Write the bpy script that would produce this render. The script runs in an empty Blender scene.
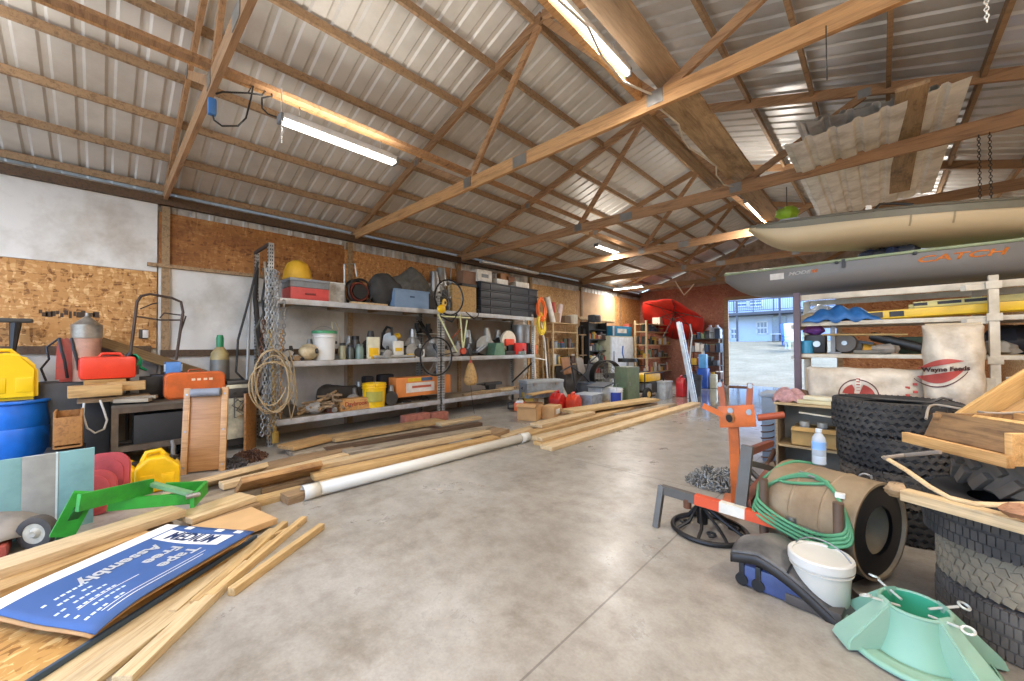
import bpy, bmesh, math, random
from mathutils import Vector as V, Matrix, Euler
R = random.Random(11)
SC = bpy.context.scene
C = SC.collection
PI = math.pi
def rad(a): return a*PI/180
# ---------------------------------------------------------------- camera
FPX, YAW, PIT, ROL, CH = 389.2, rad(43.425), rad(.902), rad(-.321), 1.5
FW = V((-math.sin(YAW)*math.cos(PIT), math.cos(YAW)*math.cos(PIT), math.sin(PIT)))
_r = V((math.cos(YAW), math.sin(YAW), 0)); _u = _r.cross(FW)
RT = _r*math.cos(ROL)+_u*math.sin(ROL); UP = _u*math.cos(ROL)-_r*math.sin(ROL)
def ray(u, v): return FW+RT*((u-512)/FPX)+UP*((340.5-v)/FPX)
def PZ(u, v, z=0.):
    d = ray(u, v); return V((0, 0, CH))+d*((z-CH)/d.z)
def PX(u, v, x):
    d = ray(u, v); return V((0, 0, CH))+d*(x/d.x)
def PY(u, v, y):
    d = ray(u, v); return V((0, 0, CH))+d*(y/d.y)
def yat(u, x, v=347): return PX(u, v, x).y       # the Y of an image column on the plane X = x
def zat(u, v, x): return PX(u, v, x).z
def xat(u, y): return PY(u, 347, y).x
def zay(u, v, y): return PY(u, v, y).z
cd = bpy.data.cameras.new('camera'); cam = bpy.data.objects.new('camera', cd); C.objects.link(cam)
cd.sensor_width = 36; cd.lens = FPX/1024*36; cd.clip_start = .05; cd.clip_end = 300
M = Matrix((RT, UP, -FW)).transposed().to_4x4(); M.translation = V((0, 0, CH)); cam.matrix_world = M
SC.camera = cam
# ---------------------------------------------------------------- materials
def col(h):
    h = h.lstrip('#'); o = []
    for i in (0, 2, 4):
        c = int(h[i:i+2], 16)/255
        o.append(c/12.92 if c <= .04045 else ((c+.055)/1.055)**2.4)
    return (*o, 1)
def shade(c, k): return (min(c[0]*k, 1), min(c[1]*k, 1), min(c[2]*k, 1), 1)
MC = {}
class NT:
    def __init__(s, name):
        s.m = bpy.data.materials.new(name); s.m.use_nodes = True; s.t = s.m.node_tree; s.b = s.t.nodes['Principled BSDF']
    def n(s, ty, **k):
        x = s.t.nodes.new('ShaderNode'+ty)
        for a, b in k.items():
            if a.startswith('i_'): x.inputs[a[2:].replace('_', ' ')].default_value = b
            else: setattr(x, a, b)
        return x
    def l(s, a, b): s.t.links.new(a, b)
    def coords(s, sc=(1, 1, 1), rnd=True):
        tc = s.n('TexCoord'); mp = s.n('Mapping'); mp.inputs['Scale'].default_value = sc
        if rnd:
            oi = s.n('ObjectInfo'); m = s.n('MATH' if 0 else 'Math', operation='MULTIPLY'); m.inputs[1].default_value = 37.
            s.l(oi.outputs['Random'], m.inputs[0]); ad = s.n('VectorMath', operation='ADD')
            s.l(tc.outputs['Object'], ad.inputs[0]); s.l(m.outputs[0], ad.inputs[1]); s.l(ad.outputs[0], mp.inputs['Vector'])
        else: s.l(tc.outputs['Object'], mp.inputs['Vector'])
        return mp.outputs[0]
    def noise(s, vec, scale, det=4, rough=.55, dist=0.):
        x = s.n('TexNoise'); x.inputs['Scale'].default_value = scale; x.inputs['Detail'].default_value = det
        x.inputs['Roughness'].default_value = rough; x.inputs['Distortion'].default_value = dist; s.l(vec, x.inputs['Vector']); return x.outputs['Fac']
    def ramp(s, fac, stops):
        x = s.n('ValToRGB'); e = x.color_ramp.elements
        while len(e) < len(stops): e.new(.5)
        for el, (p, c) in zip(e, stops): el.position = p; el.color = c
        s.l(fac, x.inputs[0]); return x.outputs[0]
    def mix(s, fac, a, b, mode='MIX'):
        x = s.n('Mix', data_type='RGBA', blend_type=mode)
        if isinstance(fac, float): x.inputs[0].default_value = fac
        else: s.l(fac, x.inputs[0])
        for i, q in ((6, a), (7, b)):
            if isinstance(q, tuple): x.inputs[i].default_value = q
            else: s.l(q, x.inputs[i])
        return x.outputs[2]
    def base(s, c, rough=.6, metal=0.):
        if isinstance(c, tuple): s.b.inputs['Base Color'].default_value = c
        else: s.l(c, s.b.inputs['Base Color'])
        s.b.inputs['Roughness'].default_value = rough; s.b.inputs['Metallic'].default_value = metal
    def bump(s, h, st=.3, dist=.01):
        x = s.n('Bump'); x.inputs['Strength'].default_value = st; x.inputs['Distance'].default_value = dist
        s.l(h, x.inputs['Height']); s.l(x.outputs[0], s.b.inputs['Normal'])
def mt(hexc, rough=.55, metal=0., var=.16, scale=7., bump=0., dirt=0., dirtc='#5a5044', alpha=1., trans=0.):
    """one painted / plastic / metal surface with a little wear"""
    key = ('p', hexc, rough, metal, var, scale, bump, dirt, dirtc, alpha, trans)
    if key in MC: return MC[key]
    c = col(hexc); s = NT('paint_'+hexc.lstrip('#')); v = s.coords()
    f = s.noise(v, scale, 5)
    cc = s.ramp(f, [(.3, shade(c, 1-var)), (.7, shade(c, 1+var*.7))])
    if dirt:
        g = s.noise(v, scale*.45, 6, .65)
        gm = s.ramp(g, [(.5-.18*dirt, (0, 0, 0, 1)), (.78, (1, 1, 1, 1))])
        cc = s.mix(gm, cc, col(dirtc))
    s.base(cc, rough, metal)
    if bump: s.bump(f, bump)
    if alpha < 1: s.b.inputs['Alpha'].default_value = alpha
    if trans: s.b.inputs['Transmission Weight'].default_value = trans
    MC[key] = s.m; return s.m
def wood(c1, c2, rough=.65, gs=9., stain=None, tone=.22):
    """sawn timber: grain along local X"""
    key = ('w', c1, c2, rough, gs, stain, tone)
    if key in MC: return MC[key]
    s = NT('wood_'+c1.lstrip('#')); v = s.coords((.55, 6, 6)); f = s.noise(v, gs*.45, 6, .6, .8)
    v2 = s.coords((1, 22, 22)); f2 = s.noise(v2, gs, 3)
    a = s.ramp(f, [(.28, col(c2)), (.5, col(c1)), (.72, shade(col(c1), 1.18))])
    b = s.ramp(f2, [(.3, (.72, .68, .62, 1)), (.6, (1, 1, 1, 1))])
    cc = s.mix(.75, a, b, 'MULTIPLY')
    oi = s.n('ObjectInfo'); rr = s.ramp(oi.outputs['Random'], [(0, (1-tone, 1-tone, 1-tone, 1)), (1, (1, 1, 1, 1))])
    cc = s.mix(1., cc, rr, 'MULTIPLY')
    if stain:
        v3 = s.coords((1.2, 2.5, 2.5)); g = s.noise(v3, 2.2, 6, .7)
        cc = s.mix(s.ramp(g, [(.48, (0, 0, 0, 1)), (.7, (1, 1, 1, 1))]), cc, col(stain))
    s.base(cc, rough); s.bump(f2, .15, .004); MC[key] = s.m; return s.m
def osb(c1, c2, c3, sc=14., stain=None, st=.5):
    key = ('o', c1, c2, c3, sc, stain)
    if key in MC: return MC[key]
    s = NT('osb_'+c1.lstrip('#')); v = s.coords((1, 1, 1))
    def layer(scl, stretch):
        mp = s.coords(stretch); w = s.n('TexNoise'); w.inputs['Scale'].default_value = 4; s.l(mp, w.inputs['Vector'])
        ad = s.n('VectorMath', operation='MULTIPLY_ADD'); s.l(w.outputs['Color'], ad.inputs[0]); ad.inputs[1].default_value = (.35, .35, .35); s.l(mp, ad.inputs[2])
        x = s.n('TexVoronoi'); x.inputs['Scale'].default_value = scl; s.l(ad.outputs[0], x.inputs['Vector'])
        sp = s.n('SeparateColor'); s.l(x.outputs['Color'], sp.inputs[0]); return sp.outputs[0]
    f = layer(sc, (1, 1, 2.6)); g = layer(sc*.8, (1, 2.6, 1))
    m = s.n('Math', operation='ADD'); s.l(f, m.inputs[0]); s.l(g, m.inputs[1])
    m2 = s.n('Math', operation='MULTIPLY'); s.l(m.outputs[0], m2.inputs[0]); m2.inputs[1].default_value = .5
    cc = s.ramp(m2.outputs[0], [(.1, col(c3)), (.32, col(c1)), (.6, col(c1)), (.9, col(c2))])
    if stain:
        n = s.noise(s.coords((1, .35, 1)), 1.7, 7, .7)
        cc = s.mix(s.ramp(n, [(.5-.12*st, (0, 0, 0, 1)), (.7, (1, 1, 1, 1))]), cc, col(stain))
    s.base(cc, .75); s.bump(f, .2, .003); MC[key] = s.m; return s.m
def emis(hexc, st):
    key = ('e', hexc, st)
    if key in MC: return MC[key]
    s = NT('lamp_tube'); s.base(col(hexc), .4); s.b.inputs['Emission Color'].default_value = col(hexc); s.b.inputs['Emission Strength'].default_value = st
    MC[key] = s.m; return s.m
# ---------------------------------------------------------------- mesh builder
class MB:
    def __init__(s): s.bm = bmesh.new()
    def _x(s, vs, Mx):
        if Mx is not None: bmesh.ops.transform(s.bm, matrix=Mx, verts=vs)
    def box(s, c, sz, rot=None, bev=0., M=None, taper=None):
        g = bmesh.ops.create_cube(s.bm, size=1.); vs = g['verts']
        for v in vs:
            k = 1. if taper is None or v.co.z < 0 else taper
            v.co = V((v.co.x*sz[0]*k, v.co.y*sz[1]*k, v.co.z*sz[2]))
        if bev:
            es = list({e for v in vs for e in v.link_edges})
            r = bmesh.ops.bevel(s.bm, geom=es, offset=bev, segments=2, affect='EDGES', profile=.6)
            vs = list({v for f in r['faces'] for v in f.verts} | {v for v in vs if v.is_valid})
        T = Matrix.Translation(V(c))
        if rot is not None: T = T @ Euler(rot).to_matrix().to_4x4()
        if M is not None: T = M @ T
        s._x(vs, T); return s
    def _frame(s, d):
        d = d.normalized(); a = V((0, 0, 1)) if abs(d.z) < .95 else V((1, 0, 0))
        x = d.cross(a).normalized(); return x, x.cross(d)
    def tube(s, pts, r, n=8, closed=False, caps=True, flat=1.):
        pts = [V(p) for p in pts]; N = len(pts); rs = r if isinstance(r, (list, tuple)) else [r]*N
        rings = []; px = None
        for i, p in enumerate(pts):
            if closed: d = pts[(i+1) % N]-pts[i-1]
            else: d = pts[min(i+1, N-1)]-pts[max(i-1, 0)]
            if d.length < 1e-9: d = V((0, 0, 1))
            d.normalize()
            if px is None: x, y = s._frame(d)
            else:
                x = px-d*px.dot(d)
                if x.length < 1e-6: x, _ = s._frame(d)
                x.normalize(); y = x.cross(d)
            px = x
            rings.append([s.bm.verts.new(p+(x*math.cos(2*PI*k/n)+y*math.sin(2*PI*k/n)*flat)*rs[i]) for k in range(n)])
        for i in range(N if closed else N-1):
            a, b = rings[i], rings[(i+1) % N]
            for k in range(n): s.bm.faces.new((a[k], a[(k+1) % n], b[(k+1) % n], b[k]))
        if caps and not closed:
            s.bm.faces.new(rings[0][::-1]); s.bm.faces.new(rings[-1])
        return s
    def cyl(s, p, q, r, r2=None, n=14, caps=True): return s.tube([p, q], [r, r if r2 is None else r2], n, caps=caps)
    def bar(s, p, q, w, t, up=V((0, 0, 1))):
        """rectangular bar: w across, t along 'up'"""
        p, q = V(p), V(q); d = (q-p).normalized(); x = d.cross(V(up))
        if x.length < 1e-4: x = V((1, 0, 0))
        x.normalize(); y = x.cross(d); a = []
        for e in (p, q): a.append([s.bm.verts.new(e+x*sx*w/2+y*sy*t/2) for sx, sy in ((-1, -1), (1, -1), (1, 1), (-1, 1))])
        for k in range(4): s.bm.faces.new((a[0][k], a[0][(k+1) % 4], a[1][(k+1) % 4], a[1][k]))
        s.bm.faces.new(a[0][::-1]); s.bm.faces.new(a[1]); return s
    def lathe(s, prof, c=(0, 0, 0), n=28, M=None, arc=2*PI):
        vs = []; rings = []; full = abs(arc-2*PI) < 1e-6; nn = n if full else n+1
        for r, z in prof:
            if r < 1e-6: ring = [s.bm.verts.new((0, 0, z))]
            else: ring = [s.bm.verts.new((r*math.cos(arc*k/n), r*math.sin(arc*k/n), z)) for k in range(nn)]
            rings.append(ring); vs += ring
        for a, b in zip(rings, rings[1:]):
            for k in range(n):
                k2 = (k+1) % nn if full else k+1
                if len(a) == 1 and len(b) == 1: continue
                try:
                    if len(a) == 1: s.bm.faces.new((a[0], b[k2], b[k]))
                    elif len(b) == 1: s.bm.faces.new((a[k], a[k2], b[0]))
                    else: s.bm.faces.new((a[k], a[k2], b[k2], b[k]))
                except ValueError: pass
        T = Matrix.Translation(V(c))
        if M is not None: T = T @ M
        s._x(vs, T); return s
    def prism(s, poly, t, M=None):
        """outline in local XZ, thickness t along Y (centred)"""
        a = [s.bm.verts.new((x, -t/2, z)) for x, z in poly]; b = [s.bm.verts.new((x, t/2, z)) for x, z in poly]; n = len(poly)
        s.bm.faces.new(a); s.bm.faces.new(b[::-1])
        for k in range(n): s.bm.faces.new((a[k], b[k], b[(k+1) % n], a[(k+1) % n]))
        s._x(a+b, M); return s
    def ball(s, c, r, n=12, noise=0., seed=1, M=None):
        rr = random.Random(seed); r = r if isinstance(r, tuple) else (r, r, r)
        g = bmesh.ops.create_uvsphere(s.bm, u_segments=n, v_segments=max(6, n*2//3), radius=1.)
        for v in g['verts']:
            k = 1+noise*(rr.random()-.5)*2
            v.co = V((v.co.x*r[0]*k, v.co.y*r[1]*k, v.co.z*r[2]*k))
        T = Matrix.Translation(V(c)); T = T if M is None else T @ M
        s._x(g['verts'], T); return s
    def ring(s, c, Rr, r, n=28, m=8, axis='Z', M=None):
        pts = []
        for k in range(n):
            a = 2*PI*k/n; x, y = Rr*math.cos(a), Rr*math.sin(a)
            p = V((x, y, 0)) if axis == 'Z' else (V((0, x, y)) if axis == 'X' else V((x, 0, y)))
            if M is not None: p = M @ p
            pts.append(V(c)+p)
        return s.tube(pts, r, m, closed=True)
    def grid(s, fn, nu, nv, closeu=False):
        vs = [[s.bm.verts.new(fn(i/nu, j/nv)) for j in range(nv+1)] for i in range(nu if closeu else nu+1)]
        for i in range(nu):
            a = vs[i]; b = vs[(i+1) % len(vs)]
            for j in range(nv):
                try: s.bm.faces.new((a[j], b[j], b[j+1], a[j+1]))
                except ValueError: pass
        return s
    def build(s, name, m, parent=None, loc=None, rot=None, ang=35, thick=0., sub=0, label=None):
        bmesh.ops.recalc_face_normals(s.bm, faces=s.bm.faces[:])
        me = bpy.data.meshes.new(name); s.bm.to_mesh(me); s.bm.free()
        for p in me.polygons: p.use_smooth = True
        me.set_sharp_from_angle(angle=rad(ang))
        o = bpy.data.objects.new(name, me); C.objects.link(o); me.materials.append(m)
        if parent is not None: o.parent = parent
        if loc is not None: o.location = loc
        if rot is not None: o.rotation_euler = rot
        if thick:
            md = o.modifiers.new('wall', 'SOLIDIFY'); md.thickness = thick; md.offset = 0
        if sub:
            md = o.modifiers.new('round', 'SUBSURF'); md.levels = sub; md.render_levels = sub
        if label: o['label'] = label
        return o
def tag(o, label, cat, group=None, kind=None):
    o['label'] = label; o['category'] = cat
    if group: o['group'] = group
    if kind: o['kind'] = kind
    return o
def thing(name, label, cat, loc=(0, 0, 0), rz=0., group=None, rot=None):
    o = bpy.data.objects.new(name, None); C.objects.link(o); o.location = loc
    o.rotation_euler = rot if rot is not None else (0, 0, rz); o.empty_display_size = .1
    return tag(o, label, cat, group)
def one(mb, name, m, label, cat, loc=(0, 0, 0), rot=(0, 0, 0), group=None, **k):
    o = mb.build(name, m, None, loc, rot, **k); return tag(o, label, cat, group)
def struct(mb, name, m, parent=None, **k):
    o = mb.build(name, m, parent, **k)
    if parent is None: o['kind'] = 'structure'
    return o
def estruct(name):
    o = bpy.data.objects.new(name, None); C.objects.link(o); o['kind'] = 'structure'; return o
def dup(root, loc, rot=None, label=None, group=None):
    r = root.copy(); C.objects.link(r); r.location = loc
    if rot is not None: r.rotation_euler = rot
    if label: r['label'] = label
    if group: r['group'] = group
    for ch in list(root.children):
        c = ch.copy(); C.objects.link(c); c.parent = r
        for g in ch.children:
            d = g.copy(); C.objects.link(d); d.parent = c
    return r
def text_mesh(body, size, ext=.001, bold=.0):
    cu = bpy.data.curves.new('text', 'FONT'); cu.body = body; cu.size = size; cu.extrude = ext; cu.offset = bold
    cu.align_x = 'CENTER'; cu.align_y = 'CENTER'; cu.resolution_u = 4
    o = bpy.data.objects.new('text', cu); C.objects.link(o)
    dg = bpy.context.evaluated_depsgraph_get(); me = bpy.data.meshes.new_from_object(o.evaluated_get(dg))
    bpy.data.objects.remove(o); bpy.data.curves.remove(cu); return me
def text(name, body, size, m, parent, M, ext=.001, sx=1., bold=.0, warp=None):
    """lettering lying in the XY plane of M"""
    me = text_mesh(body, size, ext, bold)
    for v in me.vertices:
        p = V((v.co.x*sx, v.co.y, v.co.z)); v.co = warp(p) if warp else M @ p
    me.materials.append(m); o = bpy.data.objects.new(name, me); C.objects.link(o)
    if parent is not None: o.parent = parent
    return o
# common surfaces
W_OLD = wood('#a38560', '#705639'); W_NEW = wood('#d3b78b', '#b08e60'); W_PINE = wood('#c9a269', '#a07a48')
W_TRUSS = wood('#ab835c', '#7d5b3d'); W_TRUSSN = wood('#c99a66', '#9a6d42', tone=.05); W_PURL = wood('#a98a68', '#7c6146'); W_GREY = wood('#a2947d', '#74644f', stain='#584a38'); W_DARK = wood('#5d4630', '#3b2a1c')
STEEL = mt('#9a9a98', .35, .8); GALV = mt('#b4b5b3', .45, .5, dirt=.4); DSTEEL = mt('#4a4744', .5, .6); BLACK = mt('#1d1c1c', .5); BLACKR = mt('#191919', .8)
WHITEP = mt('#e6e3da', .5, dirt=.3, dirtc='#a99f8e'); RED = mt('#c8281f', .4); YEL = mt('#e9b90c', .4); BLUE = mt('#1f63b8', .4); GREENP = mt('#2f8a36', .45, dirt=.3)
ORANGE = mt('#d8641a', .45, dirt=.5, dirtc='#6c3a1d'); RUST = mt('#6b4630', .8, .2, var=.35, dirt=.6, dirtc='#3a2a20'); CARD = mt('#b98d5c', .85, var=.1); GREYP = mt('#7f8284', .5, dirt=.3)
# ================================================================ SETTING
XL, XR, YE, YB, XC = -7.7, 2.3, 16.3, -4.5, -2.8
ZE, ZP = 3.78, 5.36
def concrete():
    s = NT('concrete'); v = s.coords((1, 1, 1), False)
    a = s.noise(v, .6, 9, .66, .1); b = s.noise(v, 6., 8, .72); c = s.noise(v, 1.3, 9, .72, .15); d = s.noise(v, 60, 3)
    cc = s.ramp(a, [(.3, col('#8f887d')), (.5, col('#a59f94')), (.68, col('#b8b2a8'))])
    cc = s.mix(s.ramp(c, [(.36, (.62, .59, .55, 1)), (.5, (.95, .94, .92, 1)), (.62, (1.0, 1., 1., 1))]), (0, 0, 0, 1), cc, 'MIX') if 0 else s.mix(.9, cc, s.ramp(c, [(.34, (.62, .58, .53, 1)), (.46, (.88, .86, .83, 1)), (.6, (1, 1, 1, 1))]), 'MULTIPLY')
    cc = s.mix(.8, cc, s.ramp(b, [(.3, (.66, .64, .61, 1)), (.56, (1, 1, 1, 1))]), 'MULTIPLY')
    cc = s.mix(.3, cc, s.ramp(d, [(.35, (.7, .7, .7, 1)), (.6, (1, 1, 1, 1))]), 'MULTIPLY')
    # saw-cut joints
    tc = s.n('TexCoord'); sp = s.n('SeparateXYZ'); s.l(tc.outputs['Object'], sp.inputs[0]); fac = None
    for ax, off, per in (('Y', 4.32, 4.6), ('X', -1.2, 4.7)):
        m = s.n('Math', operation='ADD'); m.inputs[1].default_value = -off+per*20; s.l(sp.outputs[ax], m.inputs[0])
        q = s.n('Math', operation='MODULO'); q.inputs[1].default_value = per; s.l(m.outputs[0], q.inputs[0])
        l = s.n('Math', operation='LESS_THAN'); l.inputs[1].default_value = .012; s.l(q.outputs[0], l.inputs[0])
        if fac is None: fac = l.outputs[0]
        else:
            x = s.n('Math', operation='MAXIMUM'); s.l(fac, x.inputs[0]); s.l(l.outputs[0], x.inputs[1]); fac = x.outputs[0]
    f2 = s.n('Math', operation='MULTIPLY'); f2.inputs[1].default_value = .6; s.l(fac, f2.inputs[0])
    cc = s.mix(f2.outputs[0], cc, col('#5a5248'))
    s.base(cc, .5); rr = s.ramp(c, [(.35, (.44, .44, .44, 1)), (.65, (.25, .25, .25, 1))]); 
    wy_ = s.n('MapRange'); wy_.inputs['From Min'].default_value = 7.; wy_.inputs['From Max'].default_value = 11.5; s.l(sp.outputs['Y'], wy_.inputs['Value'])
    wx_ = s.n('MapRange'); wx_.inputs['From Min'].default_value = -5.; wx_.inputs['From Max'].default_value = -3.6; s.l(sp.outputs['X'], wx_.inputs['Value'])
    ww = s.n('Math', operation='MULTIPLY'); s.l(wy_.outputs[0], ww.inputs[0]); s.l(wx_.outputs[0], ww.inputs[1])
    rw = s.mix(ww.outputs[0], rr, s.ramp(b, [(.3, (.16, .16, .16, 1)), (.7, (.04, .04, .04, 1))])); s.l(rw, s.b.inputs['Roughness']); s.l(ww.outputs[0], s.b.inputs['Coat Weight']); s.b.inputs['Coat Roughness'].default_value = .08; s.bump(b, .08, .01); return s.m
struct(MB().box(((XL+XR)/2-.1, (YE+YB)/2, -.1), (XR-XL+.6, YE-YB+.4, .2)), 'floor', concrete())
# ---- ribbed sheet metal
def ribbed(y0, y1, P, Q, rib=.23, up=V((0, 0, 1)), h=.02):
    """sheet from edge line P to Q (both functions of y), ribs running P->Q"""
    m = MB(); ys = []; y = y0
    while y < y1-1e-6:
        ys += [(y, 0), (y+rib*.60, 0), (y+rib*.70, h), (y+rib*.90, h)]; y += rib
    ys.append((y1, 0)); vs = []
    for yy, hh in ys: vs.append((m.bm.verts.new(V(P(yy))+up*hh), m.bm.verts.new(V(Q(yy))+up*hh)))
    for a, b in zip(vs, vs[1:]): m.bm.faces.new((a[0], b[0], b[1], a[1]))
    return m
SHEET = mt('#d3cec4', .4, .15, var=.08, scale=1.3, dirt=.15, dirtc='#a89f90')
SHEETR = mt('#d0cfcb', .32, .3, var=.08, scale=1.3, dirt=.15, dirtc='#a29a8e')
roofl = struct(ribbed(YB, YE+.3, lambda y: (XL-.25, y, ZE+.03), lambda y: (XC, y, ZP+.12)), 'ceiling', SHEET, ang=20)
roofr = struct(ribbed(YB, YE+.3, lambda y: (XC, y, ZP+.12), lambda y: (XR+.25, y, ZE+.03)), 'ceiling', SHEETR, ang=20)
roofl['label'] = 'ribbed metal roof slope above the long wall'; roofr['label'] = 'ribbed metal roof slope above the kayak rack'
for o, sx in ((roofl, -1), (roofr, 1)):
    N = 8
    for k in range(N):
        f = .02+k*(.955/(N-1)); x = (XL if sx < 0 else XR)*(1-f)+XC*f; z = ZE*(1-f)+ZP*f
        struct(MB().bar((x, YB, z+.035), (x, YE, z+.035), .04, .09, V((-sx*.0+(.306*-sx if 0 else 0), 0, 1))), 'purlin', W_PURL, o)
# ---- walls
wl = struct(ribbed(YB, YE, lambda y: (XL-.04, y, 0), lambda y: (XL-.04, y, ZE+.02), up=V((1, 0, 0)), h=.018), 'wall_left', mt('#c9c6bf', .5, .1, dirt=.2), ang=20)
P_WHITE = mt('#d9d4cb', .7, var=.05, scale=3, dirt=.16, dirtc='#a99c8a', bump=.05); P_GREYW = mt('#c4beb4', .7, var=.08, scale=3, dirt=.35, dirtc='#8a7d6c'); P_TAN = mt('#a6988a', .8, var=.1, scale=2, dirt=.35, dirtc='#857160')
O_GOLD = osb('#b9854a', '#dcb279', '#75491f'); O_BROWN = osb('#a06a35', '#bd8a52', '#6b3f1b', stain='#74441c'); O_ORNG = osb('#b9814a', '#d9a76c', '#82502a', 18); O_PALE = osb('#c39a66', '#dfc090', '#96683c', 18)
def panel(name, y0, y1, z0, z1, m, off=0.):
    return struct(MB().box((XL+.012+off, (y0+y1)/2, (z0+z1)/2), (.02, y1-y0-.006, z1-z0-.006)), name, m, wl)
panel('white_panel', YB, .56, 2.62, 3.66, P_WHITE); panel('strand_board', YB, .56, 1.5, 2.62, O_GOLD, .004); panel('painted_panel', YB, .56, 0, 1.46, P_GREYW)
panel('strand_board', .57, 3.3, 2.74, 3.52, O_BROWN); panel('painted_panel', .57, 3.3, 0, 2.70, mt('#d2cec6', .7, var=.05, scale=3, dirt=.3, dirtc='#a29a8c'))
panel('strand_board', 3.3, 6.1, 2.45, 3.45, O_ORNG); panel('painted_panel', 3.3, 8.6, 0, 2.45, P_TAN); panel('strand_board', 6.1, 8.8, 2.45, 3.4, O_ORNG, .002)
panel('strand_board', 8.8, 11.4, 0, 3.42, O_PALE); panel('plywood_panel', 11.4, 14.1, 0, 3.45, mt('#c39c72', .75, var=.12, scale=2, dirt=.3, dirtc='#a07a55')); panel('strand_board', 14.1, YE, 0, 3.5, O_ORNG)
mk = MB(); q_ = random.Random(8)
for k in range(14):
    w_ = q_.uniform(.02, .06); y_ = yat(40+60*k/14, XL+.03); mk.box((XL+.029, y_, zat(70, 314, XL+.03)+q_.uniform(-.02, .02)), (.003, w_, q_.uniform(.04, .09)))
struct(mk, 'printed_stamp', mt('#4a3826', .8), wl)
struct(MB().box((XL+.05, 1.9, 2.72), (.06, 2.9, .05)), 'ledge_board', W_OLD, wl)
for y0, y1, z in ((YB, .5, 1.49), (.6, 3.3, 1.43), (11.5, 14, 2.5)): struct(MB().box((XL+.04, (y0+y1)/2, z), (.045, y1-y0, .10)), 'girt', W_DARK if z < 2 else W_NEW, wl)
for k in range(6): struct(MB().box((XL+.01, .6+2.76*k+.05, 1.8), (.10, .09, 3.6)), 'post', W_OLD, wl)
struct(MB().box((XL+.05, (YB+YE)/2, ZE-.10), (.10, YE-YB, .12)), 'eave_plate', W_DARK, wl)
wr = struct(MB().box((XR+.05, (YE+YB)/2, ZE/2), (.1, YE-YB, ZE)), 'wall_right', O_PALE)
DXL, DXR, DZ = -4.22, -.95, 3.2
O_RED = osb('#a06a52', '#b5826a', '#7a4a38', 22, stain='#8a5642')
wf = struct(MB().box(((XL+DXL)/2, YE+.06, 1.92), (DXL-XL, .12, 3.84)).box(((DXL+DXR)/2, YE+.06, (DZ+3.84)/2), (DXR-DXL, .12, 3.84-DZ)), 'wall_far', O_RED)
struct(MB().box(((DXR+XR)/2, YE+.06, 1.92), (XR-DXR, .12, 3.84)), 'strand_board', osb('#b97b4c', '#d09a6a', '#8a5230', 18), wf)
struct(MB().prism([(XL, 3.8), (XR, 3.8), (XC, ZP+.1)], .06, Matrix.Translation((0, YE+.08, 0))), 'gable', mt('#b9a895', .7, dirt=.3), wf)
for x in (DXL, DXR): struct(MB().box((x, YE-.03, DZ/2), (.14, .07, DZ)), 'door_jamb', W_OLD, wf)
struct(MB().box(((DXL+DXR)/2, YE-.03, DZ+.05), (DXR-DXL+.14, .07, .12)), 'door_header', W_OLD, wf)
# ---- roof trusses
PLATE = mt('#8f8d88', .4, .7)
def truss(y, zc, x0=XL, x1=XR, new=False, full=True):
    t = estruct('truss'); t.location = (0, y, 0)
    d = .16; j = 1.33; a = ZP-.10; m = W_TRUSSN if new else W_TRUSS; zl = zc
    struct(MB().bar((x0+.03, 0, zl), (x1-.03, 0, zl), .045, d), 'bottom_chord', m, t)
    pk = (XC, 0, ZP-.02); q = .5
    struct(MB().bar((x0-.1, 0, ZE-.02), pk, .042, .12), 'top_chord', W_TRUSS, t); struct(MB().bar((x1+.1, 0, ZE-.02), pk, .042, .12), 'top_chord', W_TRUSS, t)
    for s in (-1, 1):
        jx = XC+s*j; e = x0 if s < 0 else x1; qx = e+(XC-e)*.47; qz = ZE+(ZP-ZE)*.47-.06
        struct(MB().bar((XC+s*.05, .0, ZP-.1), (jx, 0, zl+.03), .04, .085), 'web', W_TRUSS, t)
        struct(MB().bar((qx, .0, qz), (jx+s*.04, 0, zl+.03), .04, .085), 'web', W_TRUSS, t)
        struct(MB().box((jx, -.025, zl+.02), (.15, .006, .13)), 'gusset_plate', PLATE, t)
        struct(MB().box((qx, -.025, qz+.02), (.12, .006, .1)), 'gusset_plate', PLATE, t)
    struct(MB().box((XC-.35, -.025, zl), (.22, .006, .13)), 'gusset_plate', PLATE, t)
    return t
TY = [.64, 3.5, 6.22, 8.92, 11.68, 14.4]
for k, y in enumerate(TY): truss(y, (3.77, 3.76, 3.73, 3.76, 3.76, 3.74)[k], new=(k == 1))
# long braces and stored boards on the bottom chords (part of the building)
def brace(p, q, w, t, m, nm='trim_%d', up=V((0, 0, 1))):
    brace.k += 1; return struct(MB().bar(p, q, w, t, up), 'trim_%d' % brace.k, m)
brace.k = 0
brace((-4.08, -2, 3.90), (-4.08, 15.5, 3.89), .085, .04, W_TRUSS)
brace((-4.2, -1.2, 3.95), (-4.2, 3.9, 3.95), .04, .085, W_TRUSSN)
brace((-1.62, -.5, 3.93), (-1.62, 3.8, 3.90), .05, .16, W_TRUSSN)
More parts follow.
